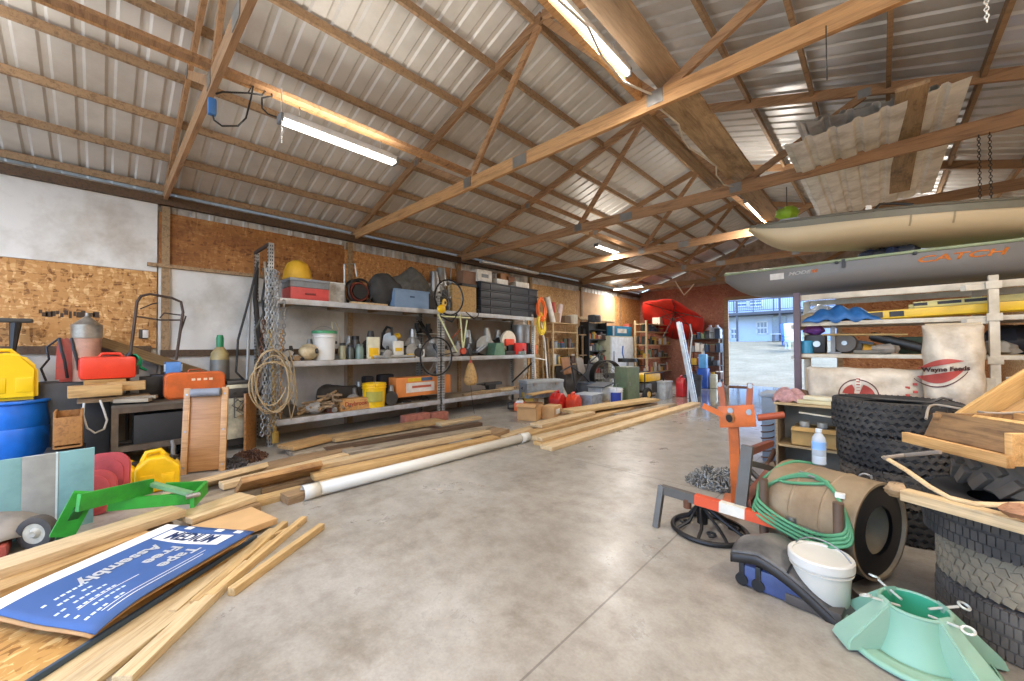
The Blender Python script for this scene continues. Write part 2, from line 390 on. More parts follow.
# ---- outside
gm = NT('dry_grass'); v = gm.coords((1, 1, 1), False)
gm.base(gm.mix(.8, gm.ramp(gm.noise(v, .8, 8, .7), [(.3, col('#6f6850')), (.55, col('#837b62')), (.75, col('#928a74'))]), gm.ramp(gm.noise(v, 14, 5, .7), [(.35, (.6, .62, .5, 1)), (.6, (1, 1, 1, 1))]), 'MULTIPLY'), .95)
def gfn(a, b):
    y = YE+.26+b*60; x = -60+a*90; k = max(0, min(1, (y-18)/21)); return V((x, y, -.06+1.9*k*k*(3-2*k)+.05*math.sin(x*1.3)*math.sin(y*.9)))
struct(MB().grid(gfn, 60, 48), 'ground', gm.m, ang=80)
struct(MB().box((-2, -36, -.16), (160, 62.8, .1)), 'ground', mt('#b5ad9a', .95, scale=.6))
def house():
    Y0 = 40.; zb = 1.8; t = thing('house', 'pale two-storey house with a balcony seen through the big doorway', 'house', (0, Y0, zb))
    wm = mt('#b6c3d8', .7, var=.03); tr = mt('#c8ced6', .5, var=.02); dk = mt('#2f3338', .3); gl = mt('#5f7690', .1, var=.2); dkm = mt('#4a4a4e', .6)
    def xa(u): return xat(u, Y0)
    MB().box((-7.0, 3, 3.4), (20, 6, 6.8)).build('wall', wm, t)
    MB().prism([(-17.6, 6.7), (3.6, 6.7), (-7, 9.4)], 6.8, Matrix.Translation((0, 3, 0))).build('roof', mt('#6c6a68', .8), t)
    def win(u0, u1, v0, v1, n=2, mm=2):
        x0, x1 = xa(u0), xa(u1); z1 = zay(u0, v0, Y0)-zb; z0 = zay(u0, v1, Y0)-zb
        f = MB(); xc, zc, w, h = (x0+x1)/2, (z0+z1)/2, x1-x0, z1-z0
        for dx in (-w/2, w/2): f.box((xc+dx, -.04, zc), (.12, .1, h+.12))
        for dz in (-h/2, h/2, 0): f.box((xc, -.04, zc+dz), (w, .1, .12))
        for i in range(1, n): f.box((x0+w*i/n, -.05, zc), (.05, .06, h))
        o = f.build('window', tr, t); MB().box((xc, -.01, zc), (w, .04, h)).build('pane', gl, o)
    win(757, 768, 322, 334, 3); win(736, 748, 300.5, 307, 2); win(750, 763, 300.5, 307, 2); win(731, 738, 329, 339, 2)
    x0, x1 = xa(774), xa(785); d = MB().box(((x0+x1)/2, -.04, 1.15), (x1-x0, .08, 2.3)).build('door', mt('#8f979c', .4), t)
    MB().box(((x0+x1)/2-.25, -.09, 1.15), (.5, .03, 2.0)).build('pane', gl, d); MB().box(((x0+x1)/2+.3, -.09, 1.15), (.45, .03, 2.0)).build('pane', gl, d)
    zd = 2.42
    MB().box((-7, -1.0, zd), (20, 2.0, .22)).build('balcony_deck', dkm, t)
    for u in (743, 784.5): MB().box((xa(u), -1.9, (zd+1.1)/2), (.14, .14, zd+1.1)).build('post', dkm, t)
    rl = MB().box((-7, -1.95, zd+1.15), (20, .08, .08)).box((-7, -1.95, zd+.25), (20, .05, .05))
    for i in range(14): rl.box((-16.5+i*1.45, -1.95, zd+.65), (.06, .06, 1.1))
    for i in range(130): rl.box((-16.8+i*.15, -1.95, zd+.7), (.02, .02, .9))
    rl.build('railing', dkm, t)
house()
def garden_table(u, v, Y0):
    p = PY(u, v, Y0); t = thing('garden_table', 'small white garden table on the lawn before the house', 'table', p)
    MB().box((0, 0, .72), (1.5, .8, .05), bev=.01).build('tabletop', mt('#d9dde0', .5), t)
    for x in (-.6, .6):
        for y in (-.3, .3): MB().cyl((x, y, 0), (x*.95, y, .7), .03).build('leg', DSTEEL, t)
garden_table(782, 343, 37.5)
def garden_chair(u, v, Y0, lab, c):
    p = PY(u, v, Y0); t = thing('garden_chair', lab, 'chair', p, rz=.4, group=None)
    m = mt(c, .5); MB().box((0, 0, .5), (.9, .85, .1), bev=.02).build('seat', m, t); MB().box((0, .42, 1.1), (.9, .1, 1.1), rot=(-.2, 0, 0), bev=.02).build('backrest', m, t)
    for x in (-.38, .38):
        MB().box((x, 0, .8), (.1, .8, .06), bev=.01).build('armrest', m, t)
        for y in (-.35, .35): MB().box((x, y, .25), (.08, .08, .5)).build('leg', m, t)
garden_chair(790.5, 347, 33., 'blue high-backed garden chair on the grass outside', '#3c66b0'); garden_chair(795, 349, 30., 'pale garden chair nearest the barn doorway outside', '#b9cbe6')
# ---- light
w = bpy.data.worlds.new('sky'); SC.world = w; w.use_nodes = True; nt = w.node_tree; bg = nt.nodes['Background']
sk = nt.nodes.new('ShaderNodeTexSky'); sk.sky_type = 'NISHITA'; sk.sun_disc = False; sk.sun_elevation = rad(48); sk.sun_rotation = rad(70); sk.altitude = 200; sk.air_density = 1.0; sk.dust_density = 1.6
tn = nt.nodes.new('ShaderNodeMix'); tn.data_type = 'RGBA'; tn.blend_type = 'MULTIPLY'; tn.inputs[0].default_value = 1; tn.inputs[7].default_value = (.86, .96, 1.16, 1); nt.links.new(sk.outputs[0], tn.inputs[6]); nt.links.new(tn.outputs[2], bg.inputs[0]); bg.inputs[1].default_value = 1.15
sd = bpy.data.lights.new('sun', 'SUN'); sd.energy = 2.3; sd.angle = .01; sd.color = (1, .95, .87); so = bpy.data.objects.new('sun', sd); C.objects.link(so)
so.rotation_euler = V((.78, -.10, .62)).to_track_quat('Z', 'Y').to_euler()
def lamp(p, length, watts, rz, name='tube_and_uplight', par=None, c=(1, .955, .90)):
    ld = bpy.data.lights.new(name, 'AREA'); ld.shape = 'RECTANGLE'; ld.size = length; ld.size_y = .1; ld.energy = watts; ld.color = c
    o = bpy.data.objects.new(name, ld); C.objects.link(o); o.location = p; o.rotation_euler = (0, 0, rz); o.parent = par; return o
TUBE = emis('#fff6ea', 9.)
def shop_light(p, rz, lab, L=1.22, watts=60, tilt=0., drop=.12, up=.22):
    t = thing('shop_light', lab, 'light', p, group='shop lights under the trusses', rot=(0, tilt, rz))
    MB().box((0, 0, .03), (L, .11, .05), bev=.012).box((0, 0, .065), (L*.9, .05, .03)).build('housing', mt('#dfe0e0', .35), t)
    for y in (-.028, .028): MB().cyl((-L/2+.03, y, -.012), (L/2-.03, y, -.012), .016, n=10).build('tube', TUBE, t)
    for s in (-1, 1): MB().box((s*(L/2-.01), 0, .01), (.03, .115, .075), bev=.008).build('end_cap', mt('#77797c', .5), t)
    for s in (-1, 1): MB().tube([(s*L*.35, 0, .07), (s*L*.35, .01, .07+drop)], .004, 5).build('hanger', DSTEEL, t)
    lamp((0, 0, -.06), L, watts*(1-up), 0, par=t); ul = lamp((0, 0, .11), L, watts*up, 0, par=t); ul.rotation_euler = (PI, 0, 0); return t  # second lamp faces up from each housing, added to brighten the roof
EXPO = 0.2
# ---- shop lights in view
a, b = PX(279, 119, -3.95), PX(396, 163, -3.95)
shop_light((-3.95, (a.y+b.y)/2, (a.z+b.z)/2), PI/2, 'long lit shop light under the brace nearest the white wall panel', L=(b-a).length, tilt=0)
a, b = PX(555, -5, -1.6), PX(611, 58, -1.6)
shop_light((-1.6, (a.y+b.y)/2, (a.z+b.z)/2-.03), PI/2, 'lit shop light beside the wide boards at the top of the frame', L=1.3)
p = PY(609, 250, 8.6); shop_light((p.x, p.y, p.z), PI/2, 'small lit shop light between the far trusses, left of the ridge', watts=100, up=.10)
p = PY(628, 288, 13.6); shop_light((p.x, p.y, p.z), 0, 'lit shop light crosswise before the far wall corner', watts=100, up=.06)
p = PY(755, 210, 8.4); shop_light((p.x, p.y, p.z), PI/2, 'lit shop light above the bow of the tan kayak', watts=110, up=.15)
p = PY(498, 262, 8.2)
one(MB().bar((0, -1.1, 0), (0, 1.1, 0), .12, .05), 'shop_light', mt('#bfc0c0', .4), 'unlit grey shop light lying along the eave above the black crates', 'light', (-7.2, 7.6, 3.62))
# fill lamps added out of sight to brighten roof, right side, far wall
shop_light((-5.2, -1.6, 3.62), PI/2, 'added unseen fill lamp behind the camera on the long wall side', watts=60, up=.35); shop_light((-.6, -1.4, 3.62), PI/2, 'added unseen fill lamp behind the camera on the kayak side', watts=120, up=.5)
shop_light((1.45, 3.3, 3.45), PI/2, 'added unseen fill lamp over the front tyre stack', watts=95, up=.3); shop_light((.5, 10.5, 3.6), PI/2, 'added fill lamp hidden behind the kayaks near the far wall', watts=110, up=.08); shop_light((1.0, .6, 3.5), PI/2, 'added unseen fill lamp near the right wall behind the camera', watts=120, up=.55); shop_light((-2.8, -2.6, 3.9), 0, 'added unseen fill lamp crosswise behind the camera under the ridge', watts=120, up=.4)
# ================================================================ shared builders
def board(name, p0, p1, w, t, m, label, cat='board', group=None, roll=0., edge=0):
    """sawn board whose top centre line runs p0->p1"""
    p0, p1 = V(p0), V(p1); d = p1-p0; L = d.length
    mb = MB().box((0, 0, 0), (L, w, t), bev=min(.004, t*.15))
    rz = math.atan2(d.y, d.x); ry = -math.asin(d.z/L); c = (p0+p1)/2
    return one(mb, name, m, label, cat, (c.x, c.y, c.z-t/2), (roll, ry, rz), group)
def jerry_can(label, loc, rz, L, W, H, m, cap=BLACK, rot=None, group=None, spout=None, name='fuel_can'):
    t = thing(name, label, 'fuel can', loc, rz, group, rot)
    prof = [(-L/2, 0), (L/2, 0), (L/2, H*.62), (L*.16, H*.92), (-L*.2, H*.92), (-L/2, H*.66)]
    b = MB().prism(prof, W); bmesh.ops.bevel(b.bm, geom=b.bm.edges[:], offset=W*.13, segments=3, affect='EDGES', profile=.6)
    b.build('body', m, t, ang=50)
    for s in (-1, 1): MB().box((s*L*.22, -W/2-.0, H*.3), (L*.30, .012, H*.34), bev=.005).build('side_panel', m, t)
    MB().tube([(-L*.34, 0, H*.78), (-L*.25, 0, H*1.0), (L*.05, 0, H*1.03), (L*.13, 0, H*.9)], W*.1, 8).build('handle', m, t)
    MB().cyl((L*.3, 0, H*.74), (L*.36, 0, H*.86), .035, n=12).build('cap', cap, t)
    if spout: MB().tube([(L*.33, 0, H*.82), (L*.33, 0, H*1.1), (L*.30, 0, H*1.25)], [.02, .016, .014], 8).build('spout', spout, t)
    return t
def bucket(label, loc, r, h, m, lid=None, rz=0., name='bucket', cat='bucket', group=None, bail=True, rim=True, label_m=None):
    t = thing(name, label, cat, loc, rz, group)
    p = [(0, 0), (r*.86, 0), (r*.88, .004), (r, h), (r*1.06, h), (r*1.06, h-.03), (r*1.0, h-.035)]
    if rim: p = [(0, 0), (r*.86, 0), (r*.88, .004), (r*.975, h*.80), (r*1.05, h*.80), (r*1.05, h*.815), (r*.985, h*.83), (r*.99, h*.90), (r*1.06, h*.905), (r*1.06, h*.93), (r, h*.935), (r*1.01, h), (r*.95, h), (r*.84, .01), (0, .01)]
    MB().lathe(p, n=40).build('body', m, t)
    if lid: MB().lathe([(0, h+.012), (r*.9, h+.012), (r*.92, h+.02), (r*1.05, h+.02), (r*1.09, h+.012), (r*1.09, h-.03), (r*1.04, h-.03)], n=40).build('lid', lid, t)
    if bail:
        pts = [(r*1.06*math.cos(a), .0+.02, h*.86+r*.9*math.sin(a)) for a in [PI*k/16 for k in range(17)]]
        MB().tube(pts, .004, 6).build('bail_handle', mt('#8d8d8b', .4, .6), t)
    if label_m: MB().grid(lambda a, b: V((r*.96*math.cos(-PI/2-.7+1.4*a), r*.96*math.sin(-PI/2-.7+1.4*a), h*(.25+.45*b))), 10, 2).build('paper_label', label_m, t)
    return t
def carton(label, loc, size, rz, m=None, open_=False, name='cardboard_box', cat='box', group=None, tape=True):
    m = m or CARD; t = thing(name, label, cat, loc, rz, group); sx, sy, sz = size
    if open_:
        b = MB().box((0, 0, .004), (sx, sy, .008))
        for s in (-1, 1): b.box((s*(sx/2-.003), 0, sz/2), (.006, sy, sz)).box((0, s*(sy/2-.003), sz/2), (sx, .006, sz))
        b.build('body', m, t)
        for s in (-1, 1): MB().box((0, s*(sy/2+sy*.10), sz+.01), (sx*.96, sy*.26, .005), rot=(-s*.5, 0, 0)).build('flap', m, t)
    else:
        MB().box((0, 0, sz/2), (sx, sy, sz), bev=.006).build('body', m, t)
        if tape: MB().box((0, 0, sz+.001), (sx*.99, .05, .002)).build('tape', mt('#cbb48a', .3), t)
    return t
def coil(name, label, cat, loc, Rr, r, n, m, rot=(0, 0, 0), jit=.12, squash=1., group=None, seed=3, tail=None):
    rr = random.Random(seed); pts = []; ph = rr.random()*6
    for k in range(n*22):
        a = 2*PI*k/22; q = Rr*(1+jit*math.sin(a*.93+ph)*.5+jit*(rr.random()-.5)*.3+jit*.6*math.sin(k*.07)); pts.append((q*math.cos(a)*squash, q*math.sin(a), r*1.2*math.sin(k*.31)+(rr.random()-.5)*r))
    if tail: pts += [tuple(V(pts[-1])+V(x)) for x in tail]
    return one(MB().tube(pts, r, 6), name, m, label, cat, loc, rot, group)
def chain_pile(label, loc, rx, ry, h, n, m, seed=5, link=.03):
    """heaped chain, one mass of links"""
    rr = random.Random(seed); b = MB()
    for k in range(n):
        a = rr.random()*2*PI; q = math.sqrt(rr.random()); x, y = rx*q*math.cos(a), ry*q*math.sin(a); z = h*(1-q*q)*rr.random()+.012
        M4 = Matrix.Translation((x, y, z)) @ Euler((rr.random()*3, rr.random()*3, rr.random()*6)).to_matrix().to_4x4()
        pts = [M4 @ V((link*.5*math.cos(t)+link*.3*(1 if math.cos(t) > 0 else -1), link*.42*math.sin(t), 0)) for t in [2*PI*i/8 for i in range(8)]]
        b.tube(pts, link*.17, 5, closed=True)
    o = one(b, 'chain', m, label, 'chain', loc); return o
def chain_line(pts, link=.05, r=.006):
    b = MB(); pts = [V(p) for p in pts]; k = 0
    for p, q in zip(pts, pts[1:]):
        L = (q-p).length; n = max(1, int(L/(link*.8))); d = (q-p).normalized()
        x = d.cross(V((.3, .9, .1))).normalized(); y = x.cross(d)
        for i in range(n):
            c = p+d*(L*(i+.5)/n); s = x if k % 2 else y; k += 1
            b.tube([c+d*(link*.5*math.cos(t))+s*(link*.32*math.sin(t)) for t in [2*PI*j/8 for j in range(8)]], r, 5, closed=True)
    return b
# ================================================================ LEFT FOREGROUND
# ---- blue barrel and the yellow can on it
p = PX(9, 395, -7.22); BY = p.y
t = thing('barrel', 'blue plastic barrel carrying a yellow jug, in the left corner by the strand board', 'barrel', (-7.22, BY, 0))
prof = [(0, 0), (.26, 0), (.285, .02), (.292, .10), (.30, .2), (.312, .28), (.305, .30), (.314, .32), (.314, .60), (.305, .62), (.314, .64), (.30, .80), (.29, .88), (.30, .89), (.30, .925), (.27, .925), (.265, .91), (0, .91)]
MB().lathe(prof, n=48).build('body', mt('#1668c4', .35), t); MB().ring((0, 0, .905), .302, .018, 48).build('rim', mt('#1e6cc6', .3), t)
t = thing('jug', 'big yellow plastic jug standing on the blue barrel', 'jug', (-7.16, BY+.01, .93), rz=PI/2+.12)
ym = mt('#e8bd10', .38, var=.06)
b = MB().prism([(-.2, 0), (.2, 0), (.2, .36), (.09, .51), (-.06, .54), (-.13, .52), (-.2, .42)], .30); bmesh.ops.bevel(b.bm, geom=b.bm.edges[:], offset=.035, segments=3, affect='EDGES'); b.build('body', ym, t, ang=50)
for s in (-1, 1): MB().box((s*.095, -.148, .17), (.13, .02, .17), bev=.01).build('side_panel', ym, t)
MB().tube([(-.14, 0, .5), (-.10, 0, .56), (.0, 0, .56), (.05, 0, .5)], .022, 8).build('handle', ym, t)
# ---- teal leaning panel with grey stripe
a, b_ = PZ(93, 522, .0), PZ(-2, 545, .0)
d = (b_-a); d.z = 0; L = 1.15; d.normalize(); rz = math.atan2(d.y, d.x)
t = thing('leaning_panel', 'teal panel with a wide grey stripe leaning upright before the blue barrel', 'panel', a, rot=(-.10, 0, rz))
TEAL = mt('#7fa9a8', .6, var=.07, scale=4, dirt=.15, dirtc='#5f8584'); H = .66
MB().box((.10, 0, H/2), (.20, .022, H), bev=.003).build('end_section', TEAL, t); MB().box((.295, -.004, H/2), (.19, .03, H-.004), bev=.003).build('stripe', mt('#9b9a92', .8, var=.14, scale=9), t, label='grey stripe')
MB().box((.52, 0, H/2), (.26, .022, H), bev=.003).build('end_section', TEAL, t); MB().box((.21, -.003, H/2), (.012, .032, H)).build('joint_strip', mt('#c5d3cf', .6), t)
# ---- red lids behind it
def tub_lid(label, p, rz, w, h, m, lean):
    t = thing('tub_lid', label, 'lid', p, rot=(lean, 0, rz), group=None)
    def rr(w, h, r): return [(sx*(w/2-r)+r*math.cos(a), sz*(h/2-r)+r*math.sin(a)) for sx, sz, a0 in ((1, 1, 0), (-1, 1, PI/2), (-1, -1, PI), (1, -1, 3*PI/2)) for a in [a0+PI/2*k/6 for k in range(7)]]
    T = Matrix.Translation((0, 0, h/2)); b = MB().prism(rr(w, h, .13), .03, T); bmesh.ops.bevel(b.bm, geom=[e for e in b.bm.edges if e.calc_face_angle(0) > 1], offset=.008, segments=2, affect='EDGES'); b.build('rim', m, t)
    MB().prism(rr(w*.72, h*.76, .11), .05, T).build('raised_centre', m, t)
LX = a.x-.30; p = V((LX, yat(106, LX), 0)); tub_lid('faded red plastic lid standing on edge beside the teal panel', (p.x, p.y, 0), PI/2-.25, .34, .52, mt('#bb4a4c', .5, dirt=.2, dirtc='#8c3a3c'), -.12)
tub_lid('second faded red plastic lid, lower, partly behind the teal panel edge', (p.x+.12, yat(95, p.x+.12), 0), PI/2-.25, .30, .40, mt('#c0504f', .5), -.1)
# ---- yellow fuel cans on the floor
p = PZ(158, 489); jerry_can('yellow fuel can with a grey spout on the floor left of the wooden creeper', (p.x, p.y, 0), PI/2-.1, .36, .26, .40, YEL, spout=GREYP)
p = PZ(136, 492); jerry_can('yellow fuel can half hidden behind the red plastic lid', (p.x-.1, p.y-.10, 0), PI/2-.3, .3, .22, .34, YEL)
# ---- wooden crate beside the barrel
CRX = -6.62; y0, y1 = yat(57, CRX), yat(77, CRX)
t = thing('wooden_crate', 'open wooden crate between the blue barrel and the bench', 'crate', (CRX, (y0+y1)/2+.02, .42))
cw = wood('#a8743c', '#7a5026')
MB().box((0, 0, .01), (.34, .20, .02)).build('floor_board', cw, t)
for s in (-1, 1):
    MB().box((s*.17, 0, .19), (.02, .21, .38 if s < 0 else .30), bev=.003).build('side_board', cw, t); MB().box((0, s*.098, .2), (.32, .02, .40), bev=.003).build('end_board', cw, t)
one(MB().box((0, 0, .20), (.36, .3, .40), bev=.01), 'storage_bin', DSTEEL, 'dark bin underneath the open wooden crate', 'bin', (CRX, (y0+y1)/2, 0))
# ---- steel bench
BX0, BX1 = -7.12, -6.68; BY0, BY1 = yat(112, -6.75), yat(205, -6.75); BZ = .82
t = thing('work_bench', 'rusty steel frame bench covered with offcuts, along the wall', 'bench', ((BX0+BX1)/2, (BY0+BY1)/2, 0)); lx, ly = (BX1-BX0)/2, (BY1-BY0)/2
fr = mt('#6a5a48', .7, .3, var=.3, dirt=.5, dirtc='#3d3026')
MB().box((0, 0, BZ-.02), (2*lx, 2*ly, .03)).build('bench_top', mt('#6e675c', .6, .4, dirt=.5), t)
for sx in (-1, 1):
    MB().box((sx*(lx-.03), 0, BZ-.07), (.05, 2*ly, .07)).build('top_rail', fr, t)
    MB().box((sx*(lx-.03), 0, .28), (.05, 2*ly, .07)).build('lower_rail', fr, t)
    for sy in (-1, 1): MB().box((sx*(lx-.03), sy*(ly-.03), (BZ-.05)/2), (.06, .06, BZ-.05)).build('leg', fr, t)
MB().box((0, 0, .27), (2*lx-.08, 2*ly-.08, .03)).build('lower_shelf', BLACK, t)
cy = (BY0+BY1)/2
carton('black steel tank under the bench', (-6.9, cy+.1, .29), (.34, .7, .38), 0, mt('#252321', .6), name='storage_bin', cat='bin', tape=False)
t = thing('hoop_hanger', 'bent white wire loop hanging off the left end of the bench', 'wire', (-6.72, yat(96, -6.72), .0))
ps = [PX(u, v, -6.72)-V((-6.72, yat(96, -6.72), 0)) for u, v in ((84, 403), (83, 415), (87, 428), (95, 433), (104, 429), (107, 420), (103, 408), (100, 400))]
MB().tube(ps, .011, 7).build('wire', mt('#cfcdc6', .4), t)
# ---- offcuts stacked on the bench
def ypx(u, x): return yat(u, x)
g = None
offs = [(114, 152, 402, -6.72, .1, .045, -.45, W_GREY, 'grey board end jutting forward at the bottom of the offcut stack'), (118, 158, 399, -6.80, .09, .04, -.35, W_GREY, 'grey board end on the right of the offcut stack'), (78, 150, 400, -6.98, .34, .05, .0, W_OLD, 'lowest long offcut of the stack on the bench'),
        (68, 122, 396, -6.80, .2, .13, .06, W_PINE, 'thick yellowish offcut jutting left off the bench'), (108, 146, 390, -6.95, .2, .11, -.08, W_PINE, 'thick offcut at the right of the stack on the bench'), (84, 126, 387, -7.02, .2, .10, .02, wood('#b98c4b', '#8d6430'), 'topmost offcut under the red fuel can')]
for u0, u1, v, x, w, h, r, m, lab in offs:
    ya, yb = ypx(u0, x), ypx(u1, x); z = max(BZ+.0, zat((u0+u1)/2, v, x))
    one(MB().box((0, 0, h/2), (yb-ya, w, h), bev=.004), 'board', m, lab, 'board', (x, (ya+yb)/2, z), (0, 0, PI/2+r), g)
topz = max(BZ, zat(104.5, 387, -7.02))+.10
p = PX(108, 366, -7.05); jr = mt('#d8391f', .35, var=.06)
t = thing('fuel_can', 'large red fuel can lying on the offcut stack on the bench', 'fuel can', (-7.05, p.y, topz), rz=PI/2+.05)
b = MB().box((0, 0, .14), (.50, .28, .28), bev=.05); b.build('body', jr, t, ang=50)
MB().box((.26, 0, .14), (.03, .2, .2), bev=.01).build('end_cap', mt('#3a2522', .5), t); MB().tube([(-.09, 0, .26), (-.05, 0, .315), (.1, 0, .315), (.14, 0, .26)], .018, 8).build('handle', jr, t); MB().cyl((.18, 0, .27), (.2, 0, .315), .03).build('cap', BLACK, t)
# ---- small things behind
p = PX(146, 370, -7.2)
t = thing('funnel', 'green plastic funnel lying behind the red fuel can', 'funnel', (-7.2, p.y, p.z), rot=(PI/2-.5, .3, .6)); MB().lathe([(.015, 0), (.02, .1), (.11, .2), (.115, .26), (.105, .26), (.10, .2), (.012, .1)], n=24).build('cone', mt('#189a63', .4), t)
p = PX(173, 369, -7.3); t = carton('blue and white carton behind the orange suitcase', (-7.35, p.y, p.z-.1), (.16, .24, .2), PI/2, mt('#5a8fd0', .5), tape=False); MB().box((0, -.081, .12), (.2, .006, .1)).build('printed_panel', mt('#d9e4f2', .5), t)
p = PX(165, 400, -7.3); carton('dark blue tool case behind the orange suitcase on the bench', (-7.32, p.y, BZ), (.3, .3, .32), PI/2, mt('#23273a', .5), name='tool_case', cat='case', tape=False)
p = PX(150, 394, -7.25); carton('black box between the green funnel and the bench top', (-7.28, p.y, BZ), (.2, .3, .30), PI/2, BLACK, name='storage_box', tape=False)
# orange suitcase
ya, yb = yat(164, -6.95), yat(224, -6.95); z0 = BZ; h = zat(194, 372, -6.95)-z0
t = thing('suitcase', 'orange hard suitcase on the bench behind the wooden creeper', 'suitcase', (-6.95, (ya+yb)/2, z0), rz=PI/2)
om = mt('#cb5f24', .45, var=.12, dirt=.25, dirtc='#8d4a22'); w = yb-ya
def rrect(w, h, r, n=6): return [(sx*(w/2-r)+r*math.cos(a), sz*(h/2-r)+r*math.sin(a)) for sx, sz, a0 in ((1, 1, 0), (-1, 1, PI/2), (-1, -1, PI), (1, -1, 3*PI/2)) for a in [a0+PI/2*k/n for k in range(n+1)]]
b = MB().prism(rrect(w, h, .07), .2, Matrix.Translation((0, 0, h/2))); bmesh.ops.bevel(b.bm, geom=[e for e in b.bm.edges if e.calc_face_angle(0) > 1], offset=.02, segments=3, affect='EDGES'); b.build('shell', om, t, ang=50)
MB().prism(rrect(w+.01, h+.01, .075), .015, Matrix.Translation((0, 0, h/2))).build('seam', mt('#8e4a22', .5), t)
MB().tube([(-.08, 0, h), (-.06, 0, h+.035), (.06, 0, h+.035), (.08, 0, h)], .01, 7).build('handle', mt('#9a4420', .5), t)
me = MB()
for k in range(4): me.box((-.03+k*.06+(.01 if k > 1 else 0), -.101, h*.72), (.04, .004, .03))
me.build('lettering', mt('#e9c8a4', .5), t)
# ---- plywood sheet lying slantwise on the things, dark
p, q = PX(100, 341, -7.50), PX(206, 374, -7.45)
board('plywood_sheet', p, q, .22, .018, wood('#8d7450', '#5d4428'), 'dark plywood strip slanting down from behind the red can to the bench end', roll=.55)
# ---- creeper
a, b_ = PZ(180, 475), PZ(226, 470); d = b_-a; d.z = 0; w = .44; rz = math.atan2(d.y, d.x); top = zat(203, 388, -6.35)
t = thing('creeper', 'wooden mechanics creeper with grey headrest standing on end against the bench', 'creeper', (a+b_)/2, rot=(-.12, 0, rz)); cm = wood('#b98550', '#a06d3a', rough=.45, gs=4.); H = 1.02
MB().box((0, 0, H/2), (w*.70, .014, H-.04), bev=.003).build('bed_panel', cm, t)
for s in (-1, 1): MB().box((s*w*.43, -.008, H/2), (w*.15, .045, H), bev=.006).build('side_rail', wood('#c2935f', '#a2703e', rough=.45), t)
MB().cyl((-w*.33, -.05, H-.06), (w*.33, -.05, H-.06), .05, n=20).build('headrest', mt('#7f8288', .6), t, label='grey padded headrest')
for s in (-1, 1):
    for z in (.08, .5, .94): MB().cyl((s*w*.43, -.034, z), (s*w*.43, -.028, z), .012, n=10).build('bolt', STEEL, t)
for s in (-1, 1): MB().cyl((s*w*.43-.012, .06, H*.9), (s*w*.43+.012, .06, H*.9), .035).build('caster', BLACK, t)
# ---- hand truck against the wall
t = thing('hand_truck', 'brown steel hand truck frame leaning against the wall panels', 'hand truck', (-7.42, yat(160, -7.45), 0)); o = V((-7.42, yat(160, -7.45), 0)); hm = mt('#4b3a30', .6, .4, dirt=.3)
def hp(u, v, x=-7.45): return PX(u, v, x)-o
MB().tube([hp(128, 372, -7.3), hp(135, 318), hp(137, 302), hp(141, 296), hp(150, 294), hp(172, 298), hp(181, 302), hp(183, 312), hp(176, 360, -7.3)], .018, 8).build('frame', hm, t)
MB().tube([hp(134, 316), hp(160, 320), hp(180, 320)], .012, 7).build('crossbar', hm, t); MB().tube([hp(160, 318), hp(164, 313), hp(180, 315), hp(186, 316), hp(178, 340)], .010, 7).build('brace', hm, t); MB().tube([hp(140, 309), hp(152, 304), hp(157, 303)], .01, 6).build('lever', hm, t)
for s, u in ((0, 128), (1, 176)): MB().tube([hp(u, 362, -7.3), V((.12, hp(u, 372, -7.3).y, .12))], .018, 8).build('rail', hm, t); MB().lathe([(.03, -.03), (.1, -.03), (.125, -.02), (.125, .02), (.1, .03), (.03, .03)], (.1, hp(u, 372, -7.3).y+(.05 if s else -.05), .125), 20, M=Euler((PI/2, 0, 0)).to_matrix().to_4x4()).build('wheel', BLACKR, t)
MB().box((.24, 0, .012), (.24, .36, .012)).build('toe_plate', hm, t)
# ---- wall outlet
p = PX(143.5, 334, XL+.03); t = thing('wall_outlet', 'small grey outlet box with white cover on the strand board', 'outlet', (XL+.035, p.y, p.z)); MB().box((0, 0, 0), (.03, .1, .13), bev=.004).build('box', DSTEEL, t); MB().box((.017, .02, 0), (.008, .06, .11), bev=.002).build('cover', WHITEP, t)
# ---- galvanised pot with conical lid
p0 = PX(87, 338, -7.25); r = (yat(104, -7.25)-yat(70, -7.25))/2*.93; z0 = zat(87, 338, -7.25)
t = thing('metal_funnel', 'galvanised metal funnel hat upturned on a post stub near the red can', 'funnel', (-7.25, p0.y, z0)); h = zat(87, 325, -7.25)-z0; h2 = zat(87, 313, -7.25)-z0
MB().lathe([(0, 0), (r, 0), (r*1.02, h*.1), (r*1.04, h), (r*.98, h*1.02), (r*.55, h+(h2-h)*.38), (r*.16, h+(h2-h)*.72), (r*.13, h2), (0, h2)], n=36).build('body', mt('#a7a092', .4, .5, var=.2, dirt=.4), t)
one(MB().lathe([(0, 0), (r*.9, 0), (r*.95, z0-1.1-.005), (0, z0-1.1-.005)], n=30), 'drum', mt('#b48a72', .8, dirt=.3), 'dusty pink cardboard tub beneath the galvanised funnel', 'drum', (-7.25, p0.y, 1.1))
one(MB().box((0, 0, .55), (.5, .62, 1.09), bev=.01), 'cabinet', mt('#3a3836', .6), 'dark cabinet by the wall behind the open wooden crate', 'cabinet', (-7.41, p0.y-.1, 0))
